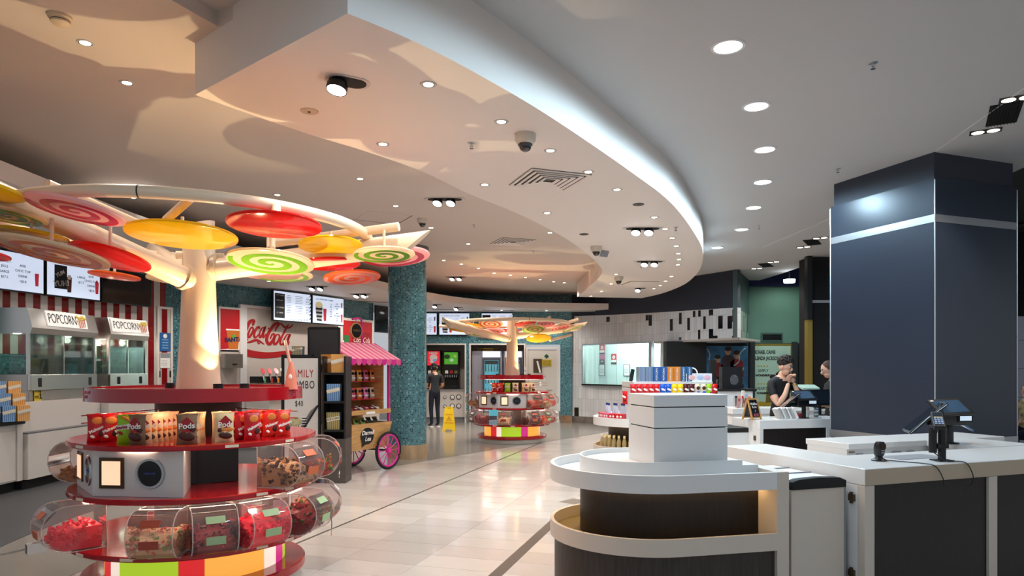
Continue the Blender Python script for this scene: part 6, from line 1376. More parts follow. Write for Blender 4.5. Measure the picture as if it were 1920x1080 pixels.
m_peg = M_cells('pegboard', [('#0d0d0f',.9),('#18181a',.1)], (.025,.025), .006, '#1d1d20', .6, coord='Object', bump=.2)
MB().bx(-W/2,W/2,.0,.36,0,.62).build('plinth', M('plinth_wood','#4a4440',.5,noise=(8,.2)), bs, ang=0); MB().bx(-W/2,-W/2+.025,0,.36,.62,1.78).bx(W/2-.025,W/2,0,.36,.62,1.78).build('side', m_black, bs, ang=0); MB().bx(-W/2,W/2,.34,.36,.62,1.78).build('back', m_peg, bs, ang=0)
for z in (.72,1.12,1.52): MB().bx(-W/2+.025,W/2-.025,.0,.34,z,z+.03).build('shelf', m_black, bs, ang=0)
MB().bx(-W/2-.27,-W/2+.15,.3,.34,1.75,gz(615,9.8)).build('pegboard', m_peg, bs, ang=0); MB().bx(-W/2-.29,-W/2-.27,.29,.35,1.70,gz(614,9.8)).bx(-W/2+.15,-W/2+.17,.29,.35,1.7,gz(614,9.8)).bx(-W/2-.27,-W/2+.15,.29,.35,gz(615,9.8),gz(614,9.8)+.01).build('pegboard_frame', m_black, bs, ang=0)
for (px, z, mt, lb) in ((628,1.1505,bb_,'blue striped popcorn box on the middle shelf of the black stand'),(628,.7505,yb_,'yellow striped popcorn box on the lower shelf of the black stand')): pbox(lb, (gx(px-3,9.6), 9.65, z), 0, mt, .19, .24, .12, 'popcorn boxes on the black stand')
pbox('large orange striped popcorn box on top of the black stand', (gx(632,9.6), 9.68, 1.5505), 0, ob, .19, .26, .12, 'popcorn boxes on the black stand')
pbox('plain orange popcorn box behind the striped one on the black stand', (gx(611,9.7), 9.78, 1.5505), 0, M('pbox_plain','#b87830',.5), .16, .26, .1, 'popcorn boxes on the black stand')
pbox('yellow striped popcorn box above the FAMILY COMBO sign', (gx(560,9.8), 9.78, 1.806), 0, yb_, .16, .12, .1, 'popcorn boxes on the black stand')
ldg = thing('shelf_ledge', 'black ledge behind the FAMILY COMBO sign', 'shelf', (gx(570,9.8), 9.78, 0)); MB().bx(-.3,.13,-.06,.10,1.79,1.805).build('ledge', m_black, ldg, ang=0); MB().bx(-.3,.13,-.06,.08,0,1.79).build('backing', m_black, ldg, ang=0)
# ---- pink cart
rzc = math.radians(60)
ct = thing('sweet_cart', 'pink and pine market cart with striped awning and spoked wheel', 'cart', (-2.46, 10.17, 0), rzc)
Lc_, Dc = 1.0, .62
for x in (.03,): 
    for y in (.03, Dc-.03): MB().bx(x-.03,x+.05,y-.03,y+.03,0,.42).build('leg', m_pink, ct, ang=0, bevel=.004)
MB().add([(0,0,.36),(.86,0,.36),(Lc_,-.03,.76),(-.02,-.03,.76),(0,.03,.36),(.86,.03,.36),(Lc_,.0,.76),(-.02,0,.76)],[(0,1,2,3),(4,7,6,5),(0,4,5,1),(3,2,6,7),(0,3,7,4),(1,5,6,2)]).build('front_panel', m_pine, ct, ang=0)
MB().bx(0,.02,.03,Dc,.36,.76).bx(.94,.96,.03,Dc,.36,.76).bx(0,.96,Dc-.02,Dc,.36,.76).bx(0,.96,.03,Dc,.36,.39).build('tub', m_pine, ct, ang=0)
for x in (.01,.95):
    MB().bx(x,x+.035,.0,.035,.76,1.74).build('post', m_pink, ct, ang=0); MB().bx(x,x+.03,Dc-.04,Dc,.76,1.9).build('post', m_pink, ct, ang=0)
MB().bx(.045,.95,Dc-.05,Dc-.035,.76,1.74).build('back_board', m_pine, ct, ang=0); MB().bx(.93,.945,.1,Dc-.05,.95,1.74).build('side_board', m_pine, ct, ang=0)
MB().bx(.0,.98,-.01,.5,.93,.955).build('shelf', m_pine, ct, ang=0); MB().bx(.0,.98,-.02,-.01,.90,.97).build('shelf_lip', m_pine, ct, ang=0); MB().bx(.4,.6,-.024,-.02,.905,.94).build('price_tag', m_paper, ct, ang=0)
for z in (1.12,1.40): MB().bx(.05,.93,.15,.5,z,z+.008).build('wire_shelf', m_redflat, ct, ang=0)
# awning of strips
def awn(u0, u1, mat, nm='awning_strip'):
    x0, x1 = -.07+1.14*u0, -.07+1.14*u1; ridge = (.40, 2.02); eave = (-.14, 1.755)
    MB().add([(x0,eave[0],eave[1]),(x1,eave[0],eave[1]),(x1,ridge[0],ridge[1]),(x0,ridge[0],ridge[1]),(x0,eave[0],eave[1]-.012),(x1,eave[0],eave[1]-.012),(x1,ridge[0],ridge[1]-.012),(x0,ridge[0],ridge[1]-.012)],[(0,1,2,3),(4,7,6,5),(0,4,5,1),(1,5,6,2),(2,6,7,3),(3,7,4,0)]).build(nm, mat, ct, ang=0)
m_awp = M('awning_pink','#d85a8c',.5); m_aww = M('awning_pale','#e8a8b4',.5)
for i in range(18): awn(i/18, (i+1)/18, m_awp if i % 2 == 0 else m_aww)
MB().add([(-.07,.40,2.02),(1.07,.40,2.02),(1.07,.72,1.85),(-.07,.72,1.85),(-.07,.40,2.0),(1.07,.40,2.0),(1.07,.72,1.83),(-.07,.72,1.83)],[(0,1,2,3),(4,7,6,5),(0,4,5,1),(1,5,6,2),(2,6,7,3),(3,7,4,0)]).build('awning_back', m_awp, ct, ang=0)
for x in (-.075, 1.055): MB().add([(x,-.15,1.74),(x,.40,2.03),(x,.73,1.84),(x,.73,1.78),(x,.40,1.92),(x,-.15,1.66),(x+.02,-.15,1.74),(x+.02,.40,2.03),(x+.02,.73,1.84),(x+.02,.73,1.78),(x+.02,.40,1.92),(x+.02,-.15,1.66)],[(0,1,4,5),(1,2,3,4),(6,11,10,7),(7,10,9,8),(0,6,7,1),(1,7,8,2),(5,4,10,11),(4,3,9,10),(0,5,11,6),(2,8,9,3)]).build('gable', m_pink, ct, ang=0)
for i in range(10):
    x = -.07+1.14*(i+.5)/10; MB().lathe([(0,-.004),(.057,-.004),(.057,.004),(0,.004)], 10, a0=PI, a1=2*PI).xf(Matrix.Translation((x,-.145,1.715)) @ Matrix.Rotation(PI/2,4,'X')).bx(x-.057,x+.057,-.149,-.141,1.715,1.752).build('scallop', m_pink if i % 2 == 0 else m_awp, ct, ang=0)
# wheel
def wheel(y):
    R = Matrix.Translation((.86,y,.305)) @ Matrix.Rotation(PI/2,4,'X')
    w0 = MB().tube([R @ Vector((.283*math.cos(2*PI*i/40),.283*math.sin(2*PI*i/40),0)) for i in range(40)], .022, 8, closed=True).build('tyre', m_rubber, ct)
    MB().tube([R @ Vector((.25*math.cos(2*PI*i/40),.25*math.sin(2*PI*i/40),0)) for i in range(40)], .018, 8, closed=True).build('rim', m_pink, w0)
    for k in range(12): MB().cyl(R @ Vector((.03*math.cos(k*PI/6),.03*math.sin(k*PI/6),0)), R @ Vector((.25*math.cos(k*PI/6),.25*math.sin(k*PI/6),0)), .008, 6).build('spoke', m_pink, w0)
    MB().lathe([(0,-.03),(.04,-.03),(.04,.03),(0,.03)],16).xf(R).build('hub', m_pink, w0)
wheel(-.07); wheel(Dc+.05)
MB().cyl((.86,-.09,.305),(.86,Dc+.07,.305),.015,10).build('axle', m_black, ct)
# speech bubble logo
MB().ell((.42,-.024,.57),(.15,.008,.13),24,10).build('logo_bubble', m_black, ct); MB().add([(.30,-.026,.50),(.40,-.026,.46),(.30,-.026,.40)],[(0,1,2)]).build('logo_tail', m_black, ct, ang=0)
text('lettering','Darrell\nLea',.095,m_w,ct,(.42,-.034,.57),shear=.3,bold=.001)
# round sign on hook
MB().tube([(.97,Dc-.03,1.85),(.97,Dc-.03,2.36),(.93,Dc-.05,2.42),(.8,Dc-.1,2.43),(.62,Dc-.15,2.40)],.016,8).build('sign_arm', m_pink, ct)
sgn_ = MB().lathe([(0,-.015),(.13,-.015),(.13,.015),(0,.015)],28).xf(Matrix.Translation((.72,Dc-.13,2.22)) @ Matrix.Rotation(PI/2,4,'X')).build('round_sign', m_pine, ct); MB().lathe([(0,.015),(.112,.015),(.112,.02),(0,.02)],28).xf(Matrix.Translation((.72,Dc-.13,2.22)) @ Matrix.Rotation(PI/2,4,'X')).build('sign_face', m_black, sgn_, ang=0)
text('lettering','SWEETS',.05,M('gold_letter','#7c6c44',.5),sgn_,(.72,Dc-.152,2.22)); 
MB().cyl((.72,Dc-.13,2.34),(.72,Dc-.13,2.42),.006,6).build('hook', m_pink, sgn_)
# goods in the cart
cC, sC = math.cos(rzc), math.sin(rzc)
def CT(x, y): return (-2.46+cC*x-sC*y, 10.17+sC*x+cC*y)
cart_cols = ['#5a1c30','#d8742c','#d8c09c','#e0a03c','#c85a6c','#d8742c','#d878a0','#c8a080']
me_c = {}
def cart_bag(label, x, y, z, col, lean=0, sc=.8, rzz=0):
    if col not in me_c:
        me_c[col] = make_bag('sweet_bag', label, .13, .22, M('cbag'+col[1:],col,.35), [('e',m_print,0,.15,.08,.06,0),('e',m_w,0,.15,.05,.02,.2),('b',m_w,0,.06,.09,.03,.1)], None, None, 'sweet bags in the pink cart', .035); o = me_c[col]
    else: o = dup(me_c[col], label=label)
    o.location = (*CT(x, y), z); o.rotation_euler = (lean, 0, rzc+rzz); o.scale = (sc,)*3; o['label'] = label
for r, z in enumerate((1.409, 1.129)):
    for i in range(6):
        for q in range(2): cart_bag('%s sweet bag, %s row, %s wire shelf of the pink cart' % (['dark red','orange','cream','amber','rose','pink'][i], ['front','back'][q], ['upper','lower'][r]), .13+.15*i, .28+.08*q, z, cart_cols[(i+r*2) % 6] if r == 0 else cart_cols[2+(i % 6)], -.1)
for i in range(7): cart_bag('packet lying on the pine shelf of the pink cart, %s' % ['first from the left','second','third','fourth','fifth','sixth','rightmost'][i], .1+.125*i, .12, .965, ['#c8c0bc','#b03c5c','#7c2438'][i % 3], -1.15, .62)
for i in range(6): cart_bag('bag leaning in the tub of the pink cart, %s' % ['first from the left','second','third','fourth','fifth','rightmost'][i], .1+.15*i, .13, .66, ['#cfc6bc','#8cac4c','#3c4c34'][(i//2) % 3], -.5, .9)
tb2 = thing('tub_filler', 'stacked bags filling the cart tub below the visible ones', 'sweet bags', (*CT(.48,.3), .40), rzc); MB().bx(-.44,.44,-.22,.22,0,.26).build('stack', M('filler','#6c5848',.6), tb2, ang=0)
for i in range(5): MB().box((-.35+.17*i,0,.27),(.14,.3,.02),rz=.1*i).build('bag_top', M('filler2','#8c7858',.5), tb2, ang=0)
# ================================================================== BACK WALL: FOUNTAINS, FRIDGES
Yf = YB+.25
fcn = thing('fountain_counter', 'white fountain counter with round cup dispensers in the alcove', 'counter', ((X1a+X1b)/2, YB, 0)); W = X1b-X1a-.04
MB().bx(-W/2,W/2,.12,.9,.16,.95).build('carcass', m_offw, fcn, ang=0); MB().bx(-W/2,W/2,.16,.9,0,.16).build('plinth', m_grey, fcn, ang=0); MB().bx(-W/2,W/2,.09,.9,.95,.99).build('worktop', m_alu, fcn, ang=0)
for (px, py, r) in ((834,745,.05),(848,745,.075),(860,744.5,.075),(834,762,.05),(848,761.5,.075),(860,761.5,.075)):
    R = Matrix.Translation((gx(px,YB+.1)-(X1a+X1b)/2, .12, gz(py,YB+.1))) @ Matrix.Rotation(PI/2,4,'X')
    h = MB().lathe([(r*.8,-.01),(r*.8,.012),(r,.012),(r,-.01)],20).xf(R).build('dispenser_ring', m_black, fcn); MB().lathe([(0,.02),(r*.45,.02),(r*.62,.008),(r*.78,.004)],18).xf(R).build('cup_base', m_paper, h)
MB().box((gx(820,YB)-(X1a+X1b)/2,.10,gz(746,YB)),(.07,.04,.2)).build('holder', m_alu, fcn, ang=0)
def fountain(label, px0, px1, pyt, pym, lit, wdx):
    x0, x1 = gx(px0,Yf), gx(px1,Yf); W = x1-x0; t = thing('drink_fountain', label, 'drink machine', ((x0+x1)/2, YB+.3, .991), 0, 'black drink fountains'); Ht = gz(pyt,Yf)-.991
    MB().bx(-W/2,W/2,0,.5,.42,Ht).build('upper_body', m_black, t, ang=0, bevel=.01); MB().bx(-W/2+.04,W/2-.04,.1,.5,.1,.42).build('back_body', m_blackm, t, ang=0); MB().bx(-W/2,W/2,-.02,.5,0,.1).build('drip_tray', m_black, t, ang=0, bevel=.008)
    p = MB().bx(-W/2+.03,W/2-.03,-.014,.0,gz(pym,Yf)-.991,Ht-.04).build('lit_poster', lit, t, ang=0); zc = (gz(pym,Yf)-.991+Ht-.04)/2
    for i, (c, xx, zz, s) in enumerate(wdx): MB().ell((xx,-.016,zc+zz),(s,.003,s*.8),12,8).build('poster_print', c, p)
    for i in range(6): MB().cyl((-W/2+.07+i*(W-.14)/5,.02,.36),(-W/2+.07+i*(W-.14)/5,.02,.44),.02,10).build('nozzle', m_chrome, t)
    for i, c in enumerate((m_paper, m_redflat, M('tag_green2','#5c7444',.5))): MB().box((-W/2+.1+.14*i,-.008,.52),(.09,.01,.09)).build('button_card', c, t, ang=0)
    return t
f1_ = fountain('black drink fountain with lit red poster behind the man in the cap', 799, 826, 656, 685, M('poster_litred','#d42838',.4,emit=.55), [(m_w,0,.02,.12),(M('candy_blue','#5c9cd0',.5,emit=.3),.03,-.05,.07),(m_w,-.05,-.1,.06)])
text('lettering','MINIS',.1,m_w,f1_,(0,-.018,gz(662,Yf)-.991),bold=.005)
fountain('black drink fountain with lit green poster in the alcove', 831, 860, 658, 683, M('poster_litgreen','#4c9c2c',.4,emit=.4), [(M('dark_green','#1c4c1c',.5),-.12,.05,.09),(M('pale_cup','#a8d8b8',.5,emit=.2),.02,-.06,.06),(M('lime','#8cc84c',.5,emit=.2),.12,.06,.05)])
cbx = thing('carton', 'brown carton behind the fountains', 'box', (gx(828,YB+.7), YB+.75, .991)); MB().bx(-.1,.1,-.1,.1,0,1.0).build('box', M('cardboard','#a88c64',.7), cbx, ang=0); MB().bx(-.1,.1,-.103,-.1,.5,.52).build('tape', M('tape','#c8b48c',.4), cbx, ang=0)
def fridge(label, px0, px1, pxd0, pxd1):
    Y = YB+.12; x0, x1 = gx(px0,Y), gx(px1,Y); xc = (x0+x1)/2; W = x1-x0; t = thing('drink_fridge', label, 'fridge', (xc, Y, 0), 0, 'grey drink fridges'); Ht = gz(658,Y)
    d0, d1 = gx(pxd0,Y)-xc, gx(pxd1,Y)-xc
    MB().bx(-W/2,W/2,.05,.68,0,Ht).build('body', M('fridge_grey','#8f8f9c',.45), t, ang=0, bevel=.008)
    h = MB().bx(d0,d1,.0,.05,gz(671,Y)+.02,Ht-.01).build('lit_header', M('header_lit','#e8ecf4',.4,emit=.8), t, ang=0); text('lettering','COLD\nDRINKS',.06,m_grey,h,((d0+d1)/2,-.004,(gz(671,Y)+Ht)/2+.01))
    fr_ = MB().bx(d0,d0+.05,.0,.05,.12,gz(672,Y)).bx(d1-.05,d1,.0,.05,.12,gz(672,Y)).bx(d0+.05,d1-.05,.0,.05,gz(675,Y),gz(672,Y)).bx(d0+.05,d1-.05,.0,.05,.12,.2).build('door_frame', M('fridge_dark','#4a4c58',.4), t, ang=0)
    MB().bx(d0+.05,d1-.05,.046,.05,.2,gz(675,Y)).build('lit_inside', M('fridge_lit','#7cc4e0',.5,emit=.55), fr_, ang=0); MB().bx(d0+.06,d1-.06,.04,.046,gz(683,Y),gz(676,Y)).build('dark_strip', m_black, fr_, ang=0)
    for k in range(4): MB().bx(d0+.05,d1-.05,.028,.044,.45+.36*k,.46+.36*k).build('shelf', m_alu, fr_, ang=0)
    k_ = 0
    for r in range(4):
        for i in range(5):
            x = d0+.09+i*(d1-d0-.18)/4; MB().lathe([(0,0),(.018,0),(.018,.14),(.008,.19),(.008,.21),(0,.21)],10,(x,.036,.462+.36*r)).build('drink_bottle', M('drink%d' % ((i+r) % 4), ['#e8e4d0','#7ca83c','#d8d8e8','#c8943c'][(i+r) % 4],.3), fr_)
    MB().bx(d0+.05,d1-.05,.0,.006,.2,gz(675,Y)).build('pane', m_glass, fr_, ang=0); MB().bx(d1-.035,d1-.015,-.03,.0,.9,1.2).build('handle', m_black, t, ang=0)
    return t
fridge('grey drink fridge with lit header left of the far kiosk trunk', 884, 942, 905, 938)
fridge('grey drink fridge half hidden by the far kiosk trunk', 944, 981, 948, 978)
for (px, lb, c, w_) in ((900,'amber box on top of the fridges, left one','#8a6a2c',.16),(916,'yellow box on top of the fridges, middle one','#b89830',.3),(932,'brown box on top of the fridges, right one','#5c4428',.2),(968,'tan box on top of the half hidden fridge','#8c7440',.2)):
    Y = YB+.4; t = thing('carton', lb, 'box', (gx(px,Y), Y, gz(658,YB+.12)+.001)); MB().bx(-w_/2,w_/2,-.1,.1,0,.09).build('box', M('ct'+c[1:],c,.6), t, ang=0); MB().bx(-w_/2,w_/2,-.102,-.1,.04,.06).build('tape', m_black, t, ang=0)
sw_ = thing('card_switch', 'small white wall switch beside the white door', 'switch', (gx(984.5,YB), YB-.0, gz(695,YB))); MB().bx(-.03,.03,-.03,-.0,-.1,.1).build('plate', m_paper, sw_, ang=0); MB().bx(-.012,.012,-.036,-.03,-.03,.03).build('rocker', m_grey, sw_, ang=0)
# ---- wet floor sign
wx, wy = fl(842, 808); wf_ = thing('wet_floor_sign', 'yellow folding wet floor sign behind the mosaic column', 'sign', (wx, wy, 0), .05); m_yel = M('sign_yellow','#e0c010',.4); hh = .62
for s in (-1, 1):
    R = Matrix.Translation((0, s*.16, 0)) @ Matrix.Rotation(s*.25, 4, 'X')
    pl = [(-.165,0),(-.09,0),(-.07,.06),(.07,.06),(.09,0),(.165,0),(.115,.60),(.09,hh+.02),(-.09,hh+.02),(-.115,.60)]
    leaf = MB().extr(pl, -.008, .008).xf(R).build('leaf', m_yel, wf_, ang=0)
    if s == -1:
        MB().add([(-.075,-.0095,.27),(.075,-.0095,.27),(0,-.0095,.40)],[(0,1,2)]).xf(R).build('triangle', m_redflat, leaf, ang=0); MB().add([(-.055,-.011,.281),(.055,-.011,.281),(0,-.011,.376)],[(0,1,2)]).xf(R).build('triangle_inner', m_yel, leaf, ang=0)
        MB().tube([R @ Vector(v) for v in ((-.02,-.013,.30),(0,-.013,.33),(.02,-.013,.345))],.006,6).build('slipping_figure', m_print, leaf)
        for z, sx_ in ((.44,'CAUTION'),(.22,'WET FLOOR')): text('lettering', sx_, .04, m_redflat, leaf, tuple(R @ Vector((0,-.011,z))), tilt=-.25)
MB().box((0,0,hh-.01),(.1,.05,.03)).build('handle_bar', m_yel, wf_, ang=0)
# ================================================================== PEOPLE
def person(label, loc, rz, J, E, mats, matof, headc, headR, hair='short', hands=(), group=None, capm=None, hairm=None, scale=1.0):
    names = list(J); idx = {n_: i for i, n_ in enumerate(names)}
    me = bpy.data.meshes.new('skel'); me.from_pydata([J[n_][:3] for n_ in names], [(idx[a], idx[b]) for a, b in E], [])
    o = bpy.data.objects.new('skel', me); COL.objects.link(o); md = o.modifiers.new('skin','SKIN'); md.use_smooth_shade = True
    sv = me.skin_vertices[0].data
    for n_ in names: r = J[n_][3]; sv[idx[n_]].radius = r if isinstance(r, tuple) else (r, r); sv[idx[n_]].use_root = (n_ == 'pelvis')
    sd = o.modifiers.new('sub','SUBSURF'); sd.levels = 2; sd.render_levels = 2
    ev = bpy.data.meshes.new_from_object(o.evaluated_get(bpy.context.evaluated_depsgraph_get())); bpy.data.objects.remove(o)
    mb = MB(); vs = [v.co.copy() for v in ev.vertices]; mb.v = [tuple(v) for v in vs]
    segs = [(Vector(J[a][:3]), Vector(J[b][:3]), matof.get((a, b), 0)) for a, b in E]
    for p in ev.polygons:
        c = p.center; best = 1e9; bm_ = 0
        for A_, B_, m_ in segs:
            d = B_-A_; t_ = max(0, min(1, (c-A_).dot(d)/d.length_squared)); dist = (c-A_-d*t_).length
            if dist < best: best = dist; bm_ = m_
        mb.f.append(tuple(p.vertices)); mb.mi.append(bm_)
    # head with face: skull, jaw, nose, ears, brows, eyes, lips
    H = Matrix.Translation(headc) @ headR
    def el(c, r, mi, seg=16, rings=10): q = MB().ell(c, r, seg, rings).xf(H); mb.add(q.v, q.f, mi)
    el((0,0,.02),(.078,.095,.10),0); el((0,-.028,-.055),(.058,.062,.065),0); el((0,-.098,-.012),(.014,.022,.024),0,10,8)
    for s in (-1,1): el((s*.079,.01,-.01),(.012,.022,.032),0,10,8); el((s*.032,-.085,.018),(.014,.008,.008),4,8,6); el((s*.032,-.09,.018),(.007,.006,.007),5,8,6); el((s*.034,-.088,.042),(.022,.008,.006),5,8,6)
    el((0,-.086,-.056),(.024,.008,.009),6,10,6)
    for (wp, dirv, upv, curl, mi) in hands:
        d = Vector(dirv).normalized(); u = Vector(upv); u = (u-d*u.dot(d)).normalized(); x = d.cross(u); wp = Vector(wp)
        M3 = Matrix((x, d, u)).transposed()
        q = MB().ell(wp+d*.05, (.042,.052,.017), 12, 8, R=M3); mb.add(q.v, q.f, 0)
        for k in range(4):
            b0 = wp+d*.09+x*(-.03+.02*k); L_ = [.030,.034,.032,.025][k]; pts = [b0]; ang_ = 0; dd = d
            for j in range(3): ang_ += curl; dd = d*math.cos(ang_)-u*math.sin(ang_); pts.append(pts[-1]+dd*L_*(1-.12*j))
            q = MB().tube(pts, [.0095,.009,.0085,.007], 8); mb.add(q.v, q.f, 0)
        b0 = wp+d*.03+x*.04; q = MB().tube([b0, b0+(x*.7+d*.6)*.035-u*.008, b0+(x*.5+d*.9)*.062-u*.024], [.012,.010,.008], 8); mb.add(q.v, q.f, 0)
    t = thing('person', label, 'person', loc, rz, group); body = mb.mesh('body', mats, ang=60); b = obj('body', body, t)
    rnd = random.Random(5)
    if hair == 'curly':
        q = MB().ell((0,.022,.058),(.09,.098,.092),18,12)
        for i in range(190):
            th, ph = rnd.uniform(0,2*PI), rnd.uniform(0,2.0)
            if ph > 1.2 and math.sin(th) < .1: continue
            n_ = Vector((math.sin(ph)*math.cos(th), math.sin(ph)*math.sin(th), math.cos(ph)))
            q.ell((n_.x*.085, .01+n_.y*.1, .06+n_.z*.095), (.022,.022,.02), 8, 6)
        q.xf(H).build('hair', hairm, t)
    elif hair == 'tied':
        MB().ell((0,.02,.035),(.085,.10,.098),18,12).ell((0,.125,.05),(.04,.045,.045),12,8).xf(H).build('hair', hairm, t)
    elif hair == 'cap':
        MB().ell((0,.02,.0),(.082,.098,.085),16,10).xf(H).build('hair', hairm, t)
        MB().ell((0,.006,.062),(.088,.105,.075),20,12).xf(H).build('cap', capm, t); MB().box((0,-.125,.055),(.13,.09,.012),rx=.15).xf(H).build('cap_brim', capm, t, bevel=.005)
    t.scale = (scale,)*3; return t, H
skin = M('skin','#d09c80',.5); m_eyew = M('eye_white','#e8e2dc',.4); m_lip = M('lip','#a8584c',.5); hairb = M('hair_brown','#241812',.6); m_shirt = M('shirt_black','#15161a',.75); m_tee = M('shirt_charcoal','#2c3036',.8); m_jean = M('jeans_navy','#161c2e',.8); m_shoe = M('shoe_grey','#8c8c90',.6)
def std(arms):
    J = {'pelvis':(0,0,.95,(.15,.11)),'waist':(0,0,1.10,(.145,.10)),'chest':(0,.0,1.28,(.165,.115)),'upper':(0,.01,1.42,(.15,.10)),'neck':(0,.005,1.50,(.055,.055)),'skull':(0,-.005,1.60,(.05,.055)),
         'hipL':(.09,0,.90,.095),'kneeL':(.10,-.02,.50,.065),'calfL':(.10,.01,.33,.058),'ankL':(.10,.02,.09,.042),'toeL':(.11,-.14,.04,.038),
         'hipR':(-.09,0,.90,.095),'kneeR':(-.10,-.02,.50,.065),'calfR':(-.10,.01,.33,.058),'ankR':(-.10,.02,.09,.042),'toeR':(-.11,-.14,.04,.038)}
    E = [('pelvis','waist'),('waist','chest'),('chest','upper'),('upper','neck'),('neck','skull'),('pelvis','hipL'),('hipL','kneeL'),('kneeL','calfL'),('calfL','ankL'),('ankL','toeL'),('pelvis','hipR'),('hipR','kneeR'),('kneeR','calfR'),('calfR','ankR'),('ankR','toeR')]
    MO = {('pelvis','waist'):1,('waist','chest'):1,('chest','upper'):1,('upper','neck'):0,('neck','skull'):0}
    for s in 'LR':
        for e in E:
            if e[1].endswith(s) and e[1] in ('hip'+s,'knee'+s,'calf'+s,'ank'+s): MO[e] = 2
        MO[('ank'+s,'toe'+s)] = 3
        sh, slv, el_, fo, wr = arms[s]
        J['sh'+s] = (*sh,.062); J['slv'+s] = (*slv,.058); J['el'+s] = (*el_,.043); J['fo'+s] = (*fo,.040); J['wr'+s] = (*wr,.027)
        E += [('upper','sh'+s),('sh'+s,'slv'+s),('slv'+s,'el'+s),('el'+s,'fo'+s),('fo'+s,'wr'+s)]
        MO[('upper','sh'+s)] = 1; MO[('sh'+s,'slv'+s)] = 1
    return J, E, MO
I3 = Matrix.Identity(4)
# man with cap at the fountain, back turned
mats = [skin, m_tee, m_jean, M('shoe_dark','#3c3c42',.6), m_eyew, hairb, m_lip]
arms = {'L':((.19,.0,1.42),(.225,-.02,1.22),(.24,-.03,1.13),(.18,-.14,1.09),(.10,-.27,1.09)),'R':((-.19,0,1.42),(-.235,.0,1.22),(-.25,.0,1.13),(-.20,-.12,1.08),(-.13,-.26,1.08))}
J, E, MO = std(arms)
mx_, my_ = fl(814, 801)
manrz = PI+.55
person('man in dark shirt, navy jeans and black cap, back turned at the drink fountain', (mx_, my_+.1, 0), manrz, J, E, mats, MO, (0,-.02,1.64), Matrix.Rotation(.15,4,'X') @ Matrix.Rotation(-.5,4,'Z'), 'cap', [((.10,-.27,1.09),(-.3,-1,.0),(0,0,1),.4,0),((-.13,-.26,1.08),(.3,-1,0),(0,0,1),.4,0)], capm=m_shirt, hairm=hairb, scale=1.0)
for s, dx in (('left',.105),('right',-.105)):
    pass
# white trimmed shoes of the man
c_, s_ = math.cos(manrz), math.sin(manrz)
mp = bpy.data.objects['person']
for dx in (.105,-.105): MB().box((dx,-.055,.012),(.085,.27,.024)).build('shoe_sole', m_paper, mp, ang=0, bevel=.008)
# young man in black with hands at his mouth
mats = [M('skin_pale','#e0ae94',.5), m_shirt, m_blackm, m_blackm, m_eyew, hairb, m_lip]
arms = {'L':((.19,-.01,1.40),(.215,-.10,1.22),(.20,-.17,1.10),(.12,-.22,1.24),(.045,-.205,1.41)),'R':((-.19,-.01,1.40),(-.215,-.10,1.22),(-.20,-.17,1.10),(-.12,-.22,1.24),(-.045,-.205,1.41))}
J, E, MO = std(arms); J['skull'] = (0,-.05,1.58,(.05,.055)); J['neck'] = (0,-.015,1.50,(.055,.055))
byx, byy = gx(1464,9.75), 9.75
yt, Hh_ = person('young man in black shirt with both hands at his mouth behind the far checkout', (byx, byy, 0), .35, J, E, mats, MO, (0,-.085,1.635), Matrix.Rotation(.45,4,'Z') @ Matrix.Rotation(.32,4,'X'), 'curly', [((.045,-.205,1.41),(-.35,.1,1),(.2,1,0),.75,0),((-.045,-.205,1.41),(.35,.1,1),(-.2,1,0),.75,0)], hairm=hairb, scale=1.0)
MB().tube([Vector((.06,-.205,1.385))+Vector((.03*math.cos(a),.03*math.sin(a),0)) for a in [2*PI*i/14 for i in range(14)]], .008, 6, closed=True).build('wristwatch', M('watch_gold','#b09a50',.3,.8), yt)
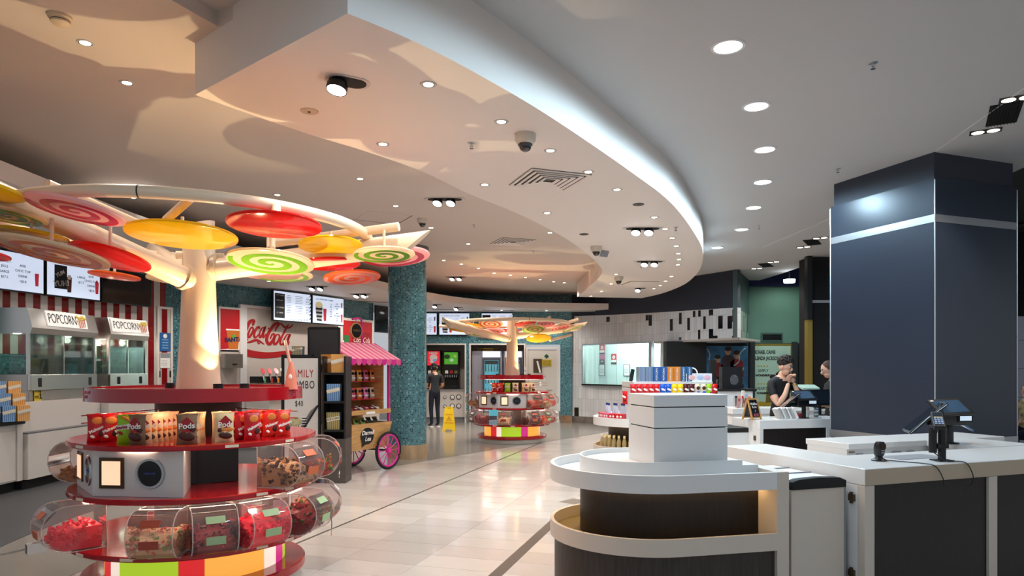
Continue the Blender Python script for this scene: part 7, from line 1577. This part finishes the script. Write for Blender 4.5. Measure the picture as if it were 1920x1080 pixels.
# young woman looking at her phone, half hidden by the column
hairr = M('hair_auburn','#4a2c20',.6)
arms = {'L':((.17,-.01,1.38),(.2,-.06,1.20),(.19,-.10,1.08),(.12,-.22,1.14),(.05,-.31,1.20)),'R':((-.17,-.01,1.38),(-.2,-.06,1.2),(-.19,-.10,1.08),(-.12,-.22,1.14),(-.05,-.31,1.20))}
J, E, MO = std(arms); J['skull'] = (0,-.05,1.56,(.05,.055))
gxx = gx(1563,9.85)
pt, _ = person('person in black top looking down at a phone at the navy column edge', (gxx, 9.85, 0), -PI/2-.1, J, E, mats, MO, (0,-.075,1.615), Matrix.Rotation(.4,4,'X'), 'tied', [((.05,-.31,1.20),(-.35,-.6,.6),(0,.6,.8),.6,0),((-.05,-.31,1.20),(.35,-.6,.6),(0,.6,.8),.6,0)], hairm=hairr, scale=.985)
wp = pt.matrix_basis @ Vector((0,-.385,1.265)); ph = thing('phone', 'dark phone held by the person at the navy column edge', 'phone', wp, -PI/2-.1); MB().box((0,0,0),(.072,.012,.145),rx=-.7).build('case', m_black, ph, ang=0, bevel=.003); MB().box((0,.0065,.001),(.064,.002,.13),rx=-.7).build('screen', M('phone_screen','#5c6c88',.2,emit=.3), ph, ang=0)
# seated person cut by the right frame edge
arms = {'L':((.18,-.01,1.40),(.21,-.04,1.22),(.21,-.06,1.12),(.17,-.18,1.10),(.1,-.28,1.10)),'R':((-.18,-.01,1.40),(-.21,-.04,1.22),(-.21,-.06,1.12),(-.17,-.18,1.10),(-.1,-.28,1.10))}
J, E, MO = std(arms)
for s, sg in (('L',1),('R',-1)):
    J['hip'+s] = (sg*.09,-.05,.90,.095); J['knee'+s] = (sg*.11,-.45,.88,.065); J['calf'+s] = (sg*.11,-.46,.70,.058); J['ank'+s] = (sg*.11,-.44,.50,.042); J['toe'+s] = (sg*.11,-.58,.47,.038)
dz = -.42
mats2 = [skin, M('camo','#8c7c5c',.8,noise=(14,.6)), m_jean, m_shoe, m_eyew, hairb, m_lip]
sxp = gx(1928,12.0)
person('seated person in camouflage top cut by the right frame edge', (sxp, 12.0, dz), -PI/2+.3, J, E, mats2, MO, (0,-.02,1.63), I3, 'tied', [((.1,-.28,1.10),(0,-1,0),(0,0,1),.4,0),((-.1,-.28,1.10),(0,-1,0),(0,0,1),.4,0)], hairm=hairb)
stl = thing('stool', 'black stool under the seated person at the right edge', 'stool', (sxp, 12.0, 0)); MB().lathe([(0,.36),(.2,.36),(.21,.39),(.2,.42),(0,.42)],20).build('seat', m_black, stl)
for k in range(4): a = PI/4+k*PI/2; MB().cyl((.15*math.cos(a),.15*math.sin(a),.36),(.2*math.cos(a),.2*math.sin(a),0),.014,8).build('leg', m_black, stl)
